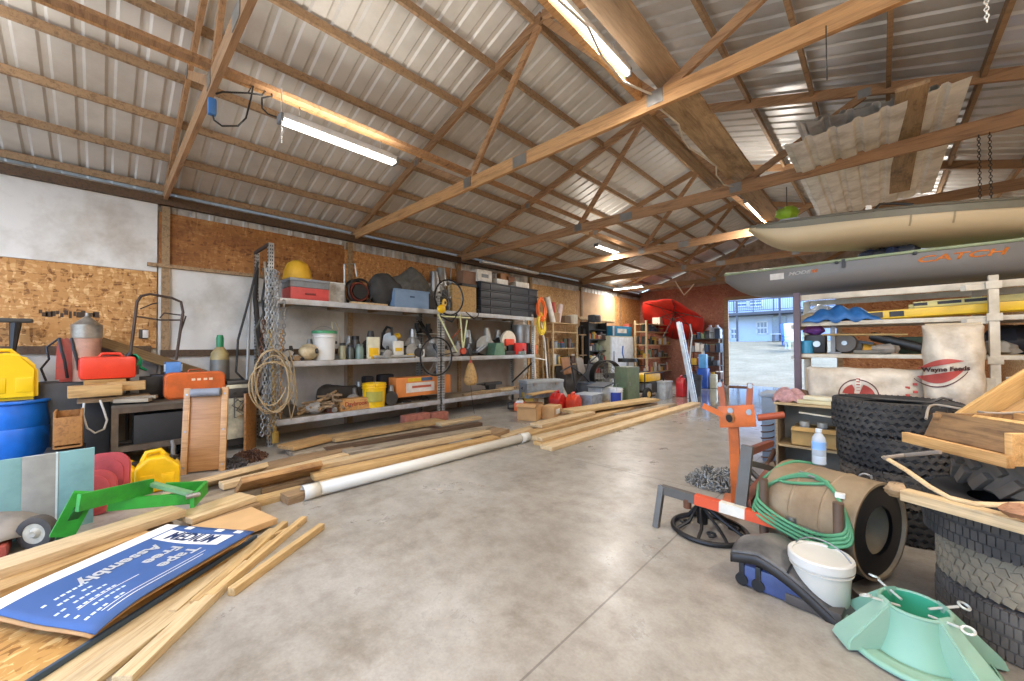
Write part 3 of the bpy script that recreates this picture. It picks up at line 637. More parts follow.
# ---- red hand tool with loops
p = PX(72, 360, -7.05); t = thing('bow_saw', 'red and black strapped backpack sprayer hanging by the bench', 'sprayer', (-7.3, yat(72, -7.3), 1.10)); h = zat(72, 336, -7.3)-1.10; t.name = 'backpack_sprayer'
b = MB().prism([(-.13, 0), (.12, 0), (.16, h*.3), (.10, h*.75), (-.07, h), (-.12, h*.9)], .16, Matrix.Rotation(PI/2, 4, 'Z')); bmesh.ops.bevel(b.bm, geom=b.bm.edges[:], offset=.03, segments=2, affect='EDGES'); b.build('tank', mt('#b5493c', .5, dirt=.2), t, ang=50)
for k, dy in enumerate((-.05, .05)): MB().tube([(.10, dy-.05, h*.95), (.15, dy-.03, h*.7), (.16, dy, h*.45), (.12, dy+.02, .05)], .016, 6).build('strap', BLACK, t)
MB().tube([(.06, -.1, h*.95), (.05, -.2, h*.75), (.06, -.18, h*.5), (.05, -.24, h*.3), (.05, -.2, .02)], .012, 6).build('hose', BLACK, t)
# ---- black T topped stand at the left edge
p = PX(15, 330, -7.4); t = thing('roller_stand', 'black T-topped stand rising behind the yellow jug', 'stand', (-7.45, p.y, 0)); z1 = zat(15, 318, -7.45)
MB().box((0, -.05, z1-.03), (.12, .36, .05), bev=.015).build('top', mt('#34322d', .5), t); MB().tube([(0, -.0, z1-.04), (0, -.02, z1-.4), (0, -.02, .02)], [.05, .025, .025], 8).build('post', BLACK, t); MB().box((0, -.02, .012), (.3, .3, .024), bev=.005).build('base', BLACK, t)
# ---- gas cylinder
p0, p1 = PX(220, 378, -7.4), PX(220, 335, -7.4); r = (yat(231, -7.4)-yat(209, -7.4))/2*.9; zt = p1.z
t = thing('gas_cylinder', 'grey gas cylinder with a green cap standing by the wall', 'gas cylinder', (-7.42, p0.y, 0))
MB().lathe([(0, 0), (r, .0), (r, zt-.42), (r*.98, zt-.40), (r*.98, zt-.38)], n=30).build('body', mt('#74726a', .5, .2, dirt=.4), t); MB().lathe([(r*.98, zt-.38), (r*.9, zt-.28), (r*.5, zt-.2), (r*.35, zt-.18), (0, zt-.18)], n=30).build('shoulder', mt('#a8945e', .5, dirt=.3), t)
MB().lathe([(r*.38, zt-.2), (r*.4, zt-.05), (r*.3, zt), (0, zt)], n=20).build('cap', mt('#1d7a48', .4), t)
# ---- welder cart
ya, yb = yat(224, -7.0), yat(250, -7.0); z0, z1 = .18, zat(236, 384, -7.0)
t = thing('welding_machine', 'cream welding machine with tangled leads beside the rack post', 'machine', (-7.1, (ya+yb)/2, 0)); w = yb-ya
MB().box((0, 0, (z0+z1)/2), (.5, w, z1-z0), bev=.015).build('cabinet', mt('#c9bfa0', .6, dirt=.5), t); MB().box((0, 0, z1+.03), (.46, w*.9, .06), bev=.02).build('top_cover', DSTEEL, t)
MB().box((.255, 0, z1-.12), (.02, w*.8, .14), bev=.005).build('control_panel', DSTEEL, t)
for dy in (-.06, .06): MB().cyl((.26, dy, z1-.12), (.285, dy, z1-.12), .022).build('dial', BLACK, t)
for sx in (-1, 1): MB().lathe([(0, -.02), (.07, -.02), (.08, 0), (.07, .02), (0, .02)], (sx*.18, w/2-.02, .08), 18, M=Euler((PI/2, 0, 0)).to_matrix().to_4x4()).build('wheel', BLACKR, t); MB().box((sx*.18, 0, .13), (.04, w, .1)).build('axle_bracket', DSTEEL, t)
rr = random.Random(4); pts = [(.28+.03*math.sin(k*1.3), -w*.35+w*.7*rr.random(), z1-.15-.35*rr.random()) for k in range(14)]; MB().tube(pts, .009, 6).build('lead', mt('#5a544a', .6), t)
# ---- hoses draped at the rack end
for k, (us, xs, m, lab) in enumerate([(((258, 262), (249, 300), (238, 340), (236, 372), (244, 380)), -7.0, BLACK, 'black hose looping down from the rack top to the welding machine'), (((263, 268), (270, 300), (255, 330), (262, 372)), -6.95, mt('#4e4a40', .7), 'grey hose hung crosswise on the end of the rack'), (((268, 262), (262, 300), (268, 350), (262, 395)), -6.9, mt('#2b2926', .7), 'dark strap hanging down the end of the rack')]):
    one(MB().tube([PX(u, v, xs) for u, v in us], .016, 7), 'hose', m, lab, 'hose')
# ---- brown board by the rack post, chain heap on floor
p = PX(252, 452, -6.78); one(MB().box((0, 0, .42), (.03, .30, .84), bev=.003), 'board', wood('#a3703a', '#7a4e22', rough=.5), 'brown varnished panel standing on edge at the foot of the rack post', 'panel', (-6.80, p.y-.02, 0), (0, 0, .9))
p = PZ(256, 459); chain_pile('rusty chain heap on the floor before the rack foot', (p.x-.1, p.y-.05, 0), .26, .18, .08, 110, RUST, link=.05)
p = PZ(232, 466); chain_pile('dark chain heap on the floor beside the wooden creeper', (p.x-.05, p.y, 0), .22, .15, .05, 80, mt('#4c4642', .6, .4), seed=8, link=.05)
# ================================================================ GREEN DRAWBAR
o = PZ(45, 545, 0.0)
t = thing('trailer_drawbar', 'green steel drawbar frame lying across the lumber, one end on a small wheel', 'drawbar', (o.x, o.y, 0)); gr = mt('#2f9a2f', .45, var=.12, dirt=.3, dirtc='#1f5a22')
def gp(u, v, z): return PZ(u, v, z)-V((o.x, o.y, 0))
MB().bar(gp(62, 536, .13), gp(86, 492, .44), .03, .13, (0, 1, 0)).build('drop_plate', gr, t); MB().bar(gp(60, 537, .1), gp(79, 508, .33), .05, .05, (0, 1, 0)).build('flange', mt('#1e5a22', .5), t)
MB().bar(gp(78, 503, .40), gp(152, 486, .34), .03, .12).build('upper_beam', gr, t); MB().bar(gp(108, 505, .27), gp(192, 498, .22), .03, .09).build('lower_beam', gr, t)
MB().bar(gp(152, 484, .36), gp(192, 494, .27), .05, .03).build('diagonal_strap', mt('#6f9a6c', .5), t); MB().bar(gp(165, 487, .30), gp(206, 485, .26), .03, .07).build('far_beam', gr, t); MB().bar(gp(192, 502, .24), gp(206, 487, .26), .03, .1).build('end_plate', gr, t)
MB().cyl(gp(186, 497, .29), gp(200, 494, .29), .02).build('hitch_pin', STEEL, t)
wc = gp(38, 532, .125); WM = Euler((PI/2, 0, rad(50))).to_matrix().to_4x4()
MB().lathe([(.075, -.03), (.09, -.035), (.12, -.03), (.125, 0), (.12, .03), (.09, .035), (.075, .03)], wc, 36, M=WM).build('tyre', mt('#3c3835', .85, dirt=.3), t); MB().lathe([(0, -.03), (.02, -.04), (.04, -.02), (.08, -.028), (.08, .028), (.04, .02), (.02, .04), (0, .03)], wc, 30, M=WM).build('hub', mt('#cfc6ae', .5, dirt=.3), t)
p = PZ(8, 545); b = MB().grid(lambda a, c: V((.55*(a-.5)*2*(1-.2*c), .30*(c-.5)*2, .30*math.sin(PI*min(1, .15+.75*a))*math.sin(PI*(.1+.8*c))+.012*math.sin(a*17+c*9))), 24, 14)
one(b, 'tarp_bundle', mt('#8c8378', .8, var=.2), 'grey canvas bundle at the left edge beside the small wheel', 'tarp', (p.x-.2, p.y-.15, .02), (0, 0, .4), thick=.008)
p = PZ(3, 560); one(MB().box((0, 0, .05), (.25, .2, .1), bev=.03), 'red_pouch', mt('#9c4638', .7), 'dull red pouch under the canvas bundle at the left edge', 'pouch', (p.x-.12, p.y-.08, .0))
# ================================================================ LUMBER ON THE FLOOR
def fb(u0, v0, u1, v1, w, t, z, m, label, name='board', cat='board', group=None, roll=0., t2=None, z1=None):
    """board lying on z (its underside), top centre line through the two picture points"""
    z1 = z if z1 is None else z1
    return board(name, PZ(u0, v0, z+t), PZ(u1, v1, z1+t), w, t, m, label, cat, group, roll)
# foreground left: strand board sheet with a dark steel edge on it
a, b_ = PZ(36, 681, .02), PZ(262, 541, .02); d = (b_-a); d.z = 0; L = d.length+.5; rz = math.atan2(d.y, d.x); n = V((-math.sin(rz), math.cos(rz), 0)); c = (a+b_)/2-d.normalized()*.25+n*.46
one(MB().box((0, 0, .006), (L, .9, .012)), 'strand_board_sheet', osb('#b98a46', '#d9b676', '#83571f', 16), 'strand board sheet lying on the floor beneath the flattened blue carton', 'sheet', (c.x, c.y, .008), (0, 0, rz))
def onfloor(p, q, w, t, z, m, label, name='board', cat='board', group=None): return board(name, (p.x, p.y, z+t), (q.x, q.y, z+t), w, t, m, label, cat, group)
p0, p1 = PZ(22, 684, .05), PZ(256, 535, .05); onfloor(p0, p1, .022, .03, .022, mt('#3d4f60', .5, .3), 'thin dark blue steel strip along the edge of the strand board sheet', 'steel_strip', 'strip')
# trim strips
T1 = wood('#d9bf92', '#bb9866'); T2 = wood('#cfae78', '#ab8552')
fb(62, 694, 266, 540, .15, .03, .0, T1, 'wide pale moulding, second outward from the blue steel strip'); fb(122, 676, 245, 560, .085, .045, .0, T1, 'pale stepped moulding whose near end runs out of frame at the bottom')
fb(194, 600, 285, 521, .05, .05, .0, T2, 'thin square strip, innermost of the four at the cardboard edge', group=None); fb(209, 594, 304, 516, .05, .05, .0, T2, 'thin square strip with a split near end, next to the outermost pair')
fb(231, 588, 322, 523, .05, .05, .0, T2, 'outermost thin square strip lying apart on the bare floor'); fb(172, 610, 272, 528, .05, .04, .0, T1, 'flat pale strip just inside the thin square strips'); fb(256, 541, 300, 523, .03, .02, .022, T2, 'short strip with coloured ends lying on the strip bundle')
fb(36, 692, 250, 548, .12, .02, .0, T1, 'pale moulding lying tight against the blue steel strip')
# big boards on the left
fb(-8, 566, 178, 507, .22, .06, .13, W_NEW, 'big pale board running under the green drawbar, uppermost at the left edge'); fb(-8, 588, 144, 530, .16, .05, .08, W_PINE, 'narrow board directly below the big pale board at the left edge'); fb(-4, 606, 100, 556, .16, .05, .025, T2, 'yellowish board beneath the white edge of the carton')
fb(-6, 570, 165, 518, .32, .08, .0, W_GREY, 'grey plank at the very bottom of the left lumber pile')
# plywood end beyond the carton
a, b_ = PZ(192, 515, .07), PZ(250, 548, .07); c = PZ(222, 528, .07); rz = math.atan2((PZ(178, 540, .07)-PZ(258, 512, .07)).y, (PZ(178, 540, .07)-PZ(258, 512, .07)).x)
one(MB().box((0, 0, 0), (.62, .44, .05), bev=.004), 'cardboard_sheet', mt('#c9a270', .8, var=.06), 'plain tan cardboard sheet at the far end of the blue carton', 'sheet', (c.x-.0, c.y, .06), (0, 0, math.atan2((b_-a).y, (b_-a).x)+PI/2))
# ---- flattened MEDIUM carton
Z = .135
A, B, Cn, D = PZ(243, 540, Z), PZ(180, 519, Z), PZ(4, 596, Z), PZ(72, 634, Z)
x = (Cn-B); x.z = 0; Lc = x.length; x.normalize(); y = V((-x.y, x.x, 0)); Wc = ((A-B).dot(y)+(D-Cn).dot(y))/2
Wc = abs(Wc); O = (A+B+Cn+D)/4
t = thing('flat_carton', 'flattened blue and white moving carton printed MEDIUM on top of the strand board', 'carton', (O.x, O.y, Z-.03), rot=(0, 0, math.atan2(x.y, x.x)))
def sag(a): return -.09*max(0, a-.72)**2*8
hb = MB(); nx, ny = 24, 10
hb.grid(lambda a, b: V(((a-.5)*Lc, (b-.5)*Wc, .03+sag(a)*(.3+.7*b)+.004*math.sin(b*9)*a)), nx, ny)
hb.build('top_face', mt('#38598f', .6, var=.10, scale=3), t, thick=.006)
MB().grid(lambda a, b: V(((a-.5)*Lc*1.0+.01, (b-.5)*Wc*.97, .004+sag(a)*(.3+.7*b)*.75+.004*math.sin(b*9)*a)), 24, 10).build('bottom_face', CARD, t, thick=.006)
def onbox(px, py, dz=.0345):
    a = px/Lc+.5; b = py/Wc+.5; return V((px, py, .03+sag(a)*(.3+.7*b)+.004*math.sin(b*9)*a+dz-.03))
WH = mt('#e8e7e2', .6, var=.03)
MB().grid(lambda a, b: onbox((a-.5)*Lc, -Wc/2+Wc*(.0+.15*b), .034), 24, 2).build('white_border', WH, t)
MB().grid(lambda a, b: onbox(-Lc*.42+Lc*.145*a+.02*math.sin(b*PI), (b-.46)*Wc*.70, .0356), 4, 14).build('white_band', WH, t)
DB = mt('#2a4474', .6)
def put(body, size, cx, cy, ang, m, nm='lettering', sx=1., bold=0.):
    ca, sa = math.cos(ang), math.sin(ang)
    text(nm, body, size, m, t, None, .0006, sx, bold, warp=lambda p: onbox(cx+p.x*ca-p.y*sa, cy+p.x*sa+p.y*ca, .0368))
put('MEDIUM', .145, -Lc*.337, .02, PI/2, DB, sx=.70, bold=.005)
put('Tape', .115, -Lc*.10, Wc*.24, 0, WH, bold=.004); put('Free', .115, -Lc*.11, Wc*.06, 0, WH, bold=.004); put('Assembly', .115, Lc*.02, -Wc*.13, 0, WH, bold=.004)
ln = MB()
for cy, l, cx in ((.40, .55, .12), (.36, .6, .1), (.18, .3, .26)): ln.grid(lambda a, b, cy=cy, l=l, cx=cx: onbox(Lc*cx+(a-.5)*Lc*l, Wc*(cy+.008*b), .0352), 12, 1)
ln.build('printed_rule', WH, t)
rr = random.Random(2); sm = MB()
for r_ in range(6):
    for k in range(9):
        if rr.random() < .8: sm.grid(lambda a, b, r_=r_, k=k: onbox(Lc*(.22+.027*k+.019*a), Wc*(.32-.085*r_+.022*b), .0352), 1, 1)
sm.build('lettering', mt('#cfdcec', .6), t)
for k, cy in enumerate((.33, .12, -.22)): MB().grid(lambda a, b, cy=cy: onbox(-Lc*.485+.04*a, Wc*cy+.06*b, .0365), 2, 2).build('symbol', WH, t)
# ---- middle pile, along the rack
fb(165, 491, 262, 466, .30, .06, .03, W_NEW, 'wide pale board behind the green drawbar end', roll=-.5); fb(221, 483, 346, 453, .14, .06, .07, W_NEW, 'pale board with a pointed near end lying on the plank pile'); fb(196, 500, 300, 474, .30, .06, .0, W_GREY, 'weathered plank just right of the green drawbar')
fb(238, 484, 318, 466, .30, .06, .10, wood('#b58a55', '#76502a', stain='#6d4825'), 'dark-stained wide plank tilted up in front of the pale stack', roll=-.65); fb(255, 484, 440, 441, .44, .06, .0, W_OLD, 'wide old plank beneath the pale stacked boards')
fb(232, 474, 350, 446, .34, .05, .0, W_OLD, 'old plank on the floor left of the grey middle plank'); fb(290, 452, 430, 428, .4, .06, .0, W_GREY, 'grey plank on the floor under the chipped plank'); fb(285, 446, 331, 435, .36, .05, .08, wood('#b6905c', '#8f6b3a'), 'short wide plank nearest the rack post'); fb(330, 437, 441, 419, .40, .05, .085, wood('#af8e5e', '#82623a', stain='#735a3a'), 'long wide plank with a chipped end beside the rack foot')
fb(438, 423, 478, 416, .2, .05, .085, W_NEW, 'short pale board at the far end of the chipped plank'); fb(325, 448, 480, 422, .16, .075, .0, W_DARK, 'dark narrow timber under the chipped plank'); fb(345, 451, 492, 426, .24, .05, .035, W_GREY, 'grey plank in the middle of the pile')
fb(309, 465, 488, 430, .16, .05, .13, W_NEW, 'upper pale board of the stacked pair beside the white pipe'); fb(312, 474, 496, 436, .17, .06, .065, wood('#d2ab70', '#a87d45'), 'lower pale board of the stacked pair beside the white pipe'); fb(318, 480, 502, 440, .18, .06, .0, W_NEW, 'pale board on the floor under the stacked pair')
fb(250, 500, 302, 487, .16, .06, .0, T2, 'short pale board before the near end of the white pipe'); fb(284, 495, 330, 482, .18, .08, .0, W_OLD, 'brown board stub between the pale stack and the white pipe'); fb(183, 516, 248, 494, .26, .05, .08, T1, 'pale wide board end right of the green drawbar'); fb(196, 522, 252, 501, .24, .075, .0, W_OLD, 'brown board under the pale wide board end'); fb(478, 436, 502, 428, .3, .06, .06, W_OLD, 'broken plank end behind the far end of the pale stack')
fb(500, 436, 545, 423, .2, .06, .0, W_NEW, 'pale board beyond the far end of the white pipe')
# pipe
p, q = PZ(305, 493, .065), PZ(527, 437, .065); t = thing('plastic_pipe', 'long white plastic pipe lying in front of the lumber pile', 'pipe', (p.x, p.y, .067)); d = q-p; d.z = 0
e = d.normalized(); pm = mt('#cfcabc', .4, var=.03, scale=2)
MB().tube([V((0, 0, 0)), d], .064, 28, caps=False).build('barrel', pm, t, thick=.006); MB().tube([e*-.02, e*.13], .071, 28, caps=False).build('coupling', pm, t, thick=.006); MB().tube([d-e*.16, d+e*.02], .071, 28, caps=False).build('coupling', pm, t, thick=.006)
MB().cyl(e*.05, e*.055, .064, n=28).build('end_plug', mt('#c9c6bd', .5), t)
# ---- far pile
fb(546, 446, 696, 402, .22, .06, .0, W_NEW, 'outermost pale board of the far pile, nearest the open floor'); fb(537, 437, 664, 405, .22, .055, .065, W_NEW, 'upper pale board of the far stacked pair'); fb(539, 442, 666, 408, .24, .06, .0, W_PINE, 'lower pale board of the far stacked pair'); fb(522, 434, 630, 406, .22, .07, .0, W_PINE, 'pale board behind the far stacked pair')
fb(536, 424, 590, 411, .26, .06, .075, W_NEW, 'short wide plank raised at the near end of the far pile'); fb(567, 410, 652, 398, .40, .06, .12, wood('#c5a674', '#9c7b48'), 'wide bowed plank across the back of the far pile'); fb(556, 416, 650, 402, .42, .06, .0, W_OLD, 'old plank underneath the wide bowed plank'); fb(616, 414, 674, 403, .14, .06, .065, W_GREY, 'grey timber with a dark end on the far pile'); fb(598, 403, 655, 393, .3, .06, .0, W_OLD, 'rearmost old plank of the far pile')

# ================================================================ STEEL RACKS ALONG THE LEFT WALL
RX0, RX1 = -7.55, -6.75; SZ = (.39, 1.29, 2.28)
def slotted_post(x, y, z0, z1, t, m=GALV, w=.07, sy=1, sx=-1):
    o = MB().box((x+sx*w/2, y, (z0+z1)/2), (w, .004, z1-z0)).box((x, y+sy*w/2, (z0+z1)/2), (.004, w, z1-z0)).build('post', m, t)
    h = MB()
    for k in range(int((z1-z0)/.055)):
        z = z0+.04+k*.055
        for d in (.3, .7): h.box((x+.003, y+sy*w*d, z), (.004, .013, .026)).box((x+sx*w*d, y-sy*.003, z), (.013, .004, .026))
    h.build('slot_row', BLACK, o)
def rack(label, y0, y1, ztop0, ztop1, posts=(1, 1)):
    t = thing('storage_rack', label, 'rack', (0, 0, 0), group=None)
    for y, zt, s in ((y0, ztop0, 1), (y1-.01, ztop1, -1)):
        for x, sx in ((RX1, -1), (RX0, 1)): slotted_post(x, y, 0, zt, t, sy=s, sx=sx)
        MB().box(((RX0+RX1)/2, y, zt-.03), (RX1-RX0, .03, .05)).build('end_strut', DSTEEL, t)
        MB().bar((RX0, y, .5), (RX1, y, 1.1), .02, .04).build('end_brace', DSTEEL, t); MB().bar((RX1, y, 1.3), (RX0, y, 2.1), .02, .04).build('end_brace', DSTEEL, t)
    for z in SZ:
        s = MB().box(((RX0+RX1)/2, (y0+y1)/2, z-.012), (RX1-RX0-.02, y1-y0-.03, .024)).build('shelf', wood('#9a8a72', '#776750'), t)
        for x in (RX0, RX1): MB().box((x-.0, (y0+y1)/2, z-.045), (.03, y1-y0-.02, .09), bev=.004).build('beam', mt('#b9babb', .42, .3, dirt=.35, dirtc='#8a8174'), s)
        for k in range(4): MB().box(((RX0+RX1)/2, y0+(y1-y0)*(k+.5)/4, z-.05), (RX1-RX0-.04, .06, .05)).build('crossbar', W_OLD, s)
    return t
RY = [1.75, 4.95, 7.98]
rack('tall galvanised storage rack nearest the camera with chains on its front post', RY[0], RY[1]-.02, 3.11, 2.6); rack('second galvanised storage rack, farther, with black crates on top', RY[1]+.02, RY[2], 2.45, 2.36)
def it(u0, u1, vt, s, x): # span on shelf s
    y0, y1 = yat(u0, x), yat(u1, x); return (y0+y1)/2, y1-y0, max(.03, zat((u0+u1)/2, vt, x)-SZ[s])
def bx(name, label, cat, u0, u1, vt, s, x, m, dep=.3, bev=.01, dz=0., group=None, rz=0., parts=None):
    y, w, h = it(u0, u1, vt, s, x); h -= dz
    t = thing(name, label, cat, (x, y, SZ[s]+dz), rz=rz, group=group); MB().box((0, 0, h/2), (dep, w, h), bev=bev).build('body', m, t)
    return t, w, h
# -- top shelf
y, w, h = it(286, 324, 281, 2, -7.0)
t = thing('storage_tote', 'grey storage tote with red base at the near end of the top shelf', 'tote', (-7.0, y, SZ[2])); MB().box((0, 0, .10), (.42, w, .2), bev=.01).build('lower_tub', mt('#c64a45', .5), t, label='red lower half'); MB().box((0, 0, .2+(h-.24)/2), (.44, w*1.02, h-.24), bev=.012).build('upper_tub', GREYP, t); MB().box((0, 0, h-.02), (.47, w*1.06, .045), bev=.012).build('lid', mt('#8d9092', .5), t); MB().box((.22, .0, .1), (.015, .16, .03)).build('handle', mt('#7a2d2a', .5), t)
zt = SZ[2]+h; y2, w2, _ = it(283, 311, 260, 2, -7.05); h2 = zat(297, 254, -7.05)-zt
one(MB().lathe([(0, 0), (w2*.5, 0), (w2*.52, .02), (w2*.5, .06), (w2*.47, h2*.35), (w2*.36, h2*.62), (w2*.18, h2*.74), (0, h2*.78)], n=30), 'plastic_dome', mt('#d9a72c', .5, var=.12), 'yellow plastic dome sitting on the grey and red tote', 'cover', (-7.05, y2, zt))
t, w, h = bx('white_box', 'low white box right of the grey and red tote on the top shelf', 'box', 325, 341, 284, 2, -7.1, mt('#c9c8c2', .6, dirt=.3), .3); t.name = 'storage_box'; MB().box((0, 0, h), (.32, w*1.03, .02), bev=.004).build('lid', WHITEP, t)
y, w, h = it(343, 371, 264, 2, -7.1)
t = thing('cable_reel', 'black cable reel with red cable and a square steel handle on the top shelf', 'reel', (-7.1, y, SZ[2])); r = w*.42
for s in (-1, 1): MB().ring((s*.1+.02, 0, r+.03), r, .022, 28, 8, 'X').build('flange', BLACK, t)
MB().cyl((-.1, 0, r+.03), (.12, 0, r+.03), r*.6, n=20).build('drum', BLACK, t)
cbl = MB()
for k in range(7): cbl.ring((-.07+k*.027, 0, r+.03), r*.72, .014, 22, 6, 'X')
cbl.build('wound_cable', mt('#7c3526', .6), t)
MB().tube([(.0, -w*.44, .02), (.0, -w*.46, h*.95), (.0, -w*.1, h), (.0, -w*.02, h*.7)], .016, 7).build('handle', mt('#a8a7a0', .4, .5), t)
MB().tube([(-.12, -w*.4, .03), (.14, -w*.4, .03), (.14, w*.4, .03), (-.12, w*.4, .03)], .015, 7, closed=True).build('stand', BLACK, t)
def bundle(label, u0, u1, vt, s, x, m, dep=.5, seed=1, name='tarp_bundle', cat='tarp', dz=0., amp=.25, rot=0.):
    rr = random.Random(seed); y, w, h = it(u0, u1, vt, s, x); h -= dz; ph = [rr.random()*6 for _ in range(6)]
    def f(a, b):
        th = 2*PI*a; q = min(1, math.sin(PI*b)**.28); k = 1+amp*.22*math.sin(3*th+ph[0]+4*b)+amp*.16*math.sin(7*b*2+ph[1]+2*th)+amp*.14*math.sin(7*th+ph[2]-9*b)+amp*.1*math.sin(11*th+17*b)
        return V((dep/2*math.cos(th)*q*k, (b-.5)*w, max(0, h*.48+h*.5*math.sin(th)*q*k*(.82+.18*math.sin(b*7+ph[3])))))
    return one(MB().grid(f, 28, 30, True), name, m, label, cat, (x, y, SZ[s]+dz), (0, 0, rot), ang=60)
FAB = mt('#5b5852', .85, var=.3, scale=12, bump=.4)
bundle('big rolled dark grey tarp on the top shelf', 388, 428, 268, 2, -7.1, FAB, .55, 3); bundle('dark duffel bag slumped beside the cable reel on the top shelf', 368, 404, 272, 2, -7.05, mt('#3d3b38', .85, var=.3, bump=.4), .45, 5, 'duffel_bag', 'bag')
y, w, h = it(390, 424, 291, 2, -6.95); t = thing('plastic_crate', 'blue plastic crate at the front edge of the top shelf below the grey tarp', 'crate', (-6.93, y, SZ[2]+.0)); bm_ = mt('#7b95b2', .5, var=.1); wl_ = w
b = MB().box((0, 0, .01), (.3, w, .02))
for s in (-1, 1): b.box((s*.15, 0, h/2), (.012, w, h)).box((0, s*(w/2-.006), h/2), (.3, .012, h))
b.build('tub', bm_, t); MB().ring((0, 0, h), .1, .001, 4).build('rim', bm_, t) if 0 else MB().box((.158, 0, h-.015), (.02, w*1.03, .03)).box((-.158, 0, h-.015), (.02, w*1.03, .03)).build('rim', bm_, t); MB().box((.16, 0, h*.62), (.01, .1, .03)).build('handle_slot', mt('#3f5773', .6), t)
y, w, h = it(350, 386, 296, 2, -6.85); one(MB().box((0, 0, .02), (.12, w, .035), bev=.003), 'board', W_NEW, 'thin pale board lying at the front edge of the top shelf', 'board', (-6.84, y, SZ[2]))
rr = random.Random(9)
def spare(label, u0, u1, vt, s, x, m, seed, n=7, name='machine_part', cat='machine part', group=None):
    """one small mechanical part: housing with shafts, flange and brackets"""
    q = random.Random(seed); y, w, h = it(u0, u1, vt, s, x); t = thing(name, label, cat, (x, y, SZ[s]), rz=q.uniform(-.5, .5), group=group)
    MB().box((0, 0, h*.3), (.16+.1*q.random(), w*.7, h*.6), bev=.015).build('housing', m, t)
    MB().cyl((0, -w*.42, h*.35), (0, w*.45, h*.35), h*.16, n=12).build('shaft', STEEL, t); MB().cyl((.02, w*.1, h*.5), (.05, w*.05, h), h*.18, h*.1, n=12).build('neck', q.choice([STEEL, DSTEEL, GALV]), t)
    MB().lathe([(0, -.015), (h*.34, -.015), (h*.36, 0), (h*.34, .015), (0, .015)], (.1, -w*.1, h*.36), 16, M=Euler((0, PI/2, 0)).to_matrix().to_4x4()).build('flange', q.choice([DSTEEL, GALV, m]), t)
    return t
spare('grey engine part with a pale casing behind the blue crate', 429, 437, 272, 2, -7.1, GALV, 1); spare('steel gearbox part right of the grey tarp on the top shelf', 432, 446, 268, 2, -7.25, STEEL, 2); spare('small dark motor at the front of the top shelf left of the bicycle wheel', 424, 434, 290, 2, -6.9, DSTEEL, 3)
one(MB().cyl((0, 0, 0), (0, .05, 1.15), .013), 'rod', mt('#b8b4ac', .4, .4), 'pale rod standing at the back of the top shelf against the strand board', 'rod', (-7.5, yat(451, -7.45), SZ[2]), (0, 0, 0))
t, w, h = bx('wood_block', 'pale wooden block on the top shelf behind the hung bicycle wheel', 'block', 447, 471, 287, 2, -7.05, wood('#cfa869', '#a5773c'), .4)
t, w, h = bx('black_tray', 'black flat case on top of the pale wooden block', 'case', 457, 473, 285, 2, -7.05, BLACK, .38, dz=SZ[2] and zat(465, 288, -7.05)-SZ[2]); t.name = 'flat_case'
ya = zat(465, 285, -7.05)-SZ[2]
t, w, h = bx('cardboard_box', 'brown carton with dark marks on the black flat case', 'box', 460, 474, 272, 2, -7.05, mt('#8a6a56', .8), .25, dz=ya+.005)
t = thing('folding_crate', 'stack of black crates at the far end of the top shelf', 'crate', (-7.05, 0, SZ[2])); t.name = 'crate_stack'
y, w, h = it(473, 531, 286, 2, -7.05); bpy.data.objects.remove(t)
for k in range(4):
    hh = (h-.02)/4; t = thing('storage_crate', ('lowest', 'second lowest', 'third', 'topmost')[k]+' of the four flat black crates stacked on the far top shelf', 'crate', (-7.05, y, SZ[2]+k*(hh+.003)), group='black crates on the top shelf'); bk = mt('#2b2d33', .5)
    MB().box((0, 0, hh*.45), (.52, w*.97, hh*.86), bev=.01).build('tub', bk, t); MB().box((0, 0, hh*.9), (.56, w, hh*.18), bev=.008).build('lid', bk, t)
    for d in (-.33, 0, .33): MB().box((.262, w*d, hh*.42), (.02, .05, hh*.7)).build('rib', bk, t)
zt = SZ[2]+4*(hh+.003)
def ontop(name, label, cat, u0, u1, vt, x, m, dep, z): 
    y0, y1 = yat(u0, x), yat(u1, x); h = max(.03, zat((u0+u1)/2, vt, x)-z); t = thing(name, label, cat, (x, (y0+y1)/2, z)); MB().box((0, 0, h/2), (dep, y1-y0, h), bev=.006).build('body', m, t); return t, y1-y0, h
t, w, h = ontop('carton', 'white carton on the near end of the black crate stack', 'box', 474, 488, 271, -7.0, WHITEP, .3, zt); MB().box((.151, 0, h*.5), (.003, w*.5, h*.3)).build('printed_label', GREYP, t)
t, w, h = ontop('tray', 'white tray in the middle of the black crate stack', 'tray', 494, 505, 280, -6.98, WHITEP, .25, zt); t, w, h = ontop('tray', 'white tray at the far end of the black crate stack', 'tray', 513, 526, 283, -6.98, WHITEP, .25, zt)
for k, (u0, u1, c) in enumerate(((488, 494, '#4b4038'), (499, 507, '#a3703e'), (505, 513, '#7a4f32'))): t, w, h = ontop('tin', ('dark tin beside the white carton on the black crates', 'tan tin behind the white trays on the black crates', 'brown tin between the white trays on the black crates')[k], 'tin', u0, u1, (273, 274, 277)[k], -7.2, mt(c, .5), .15, zt)
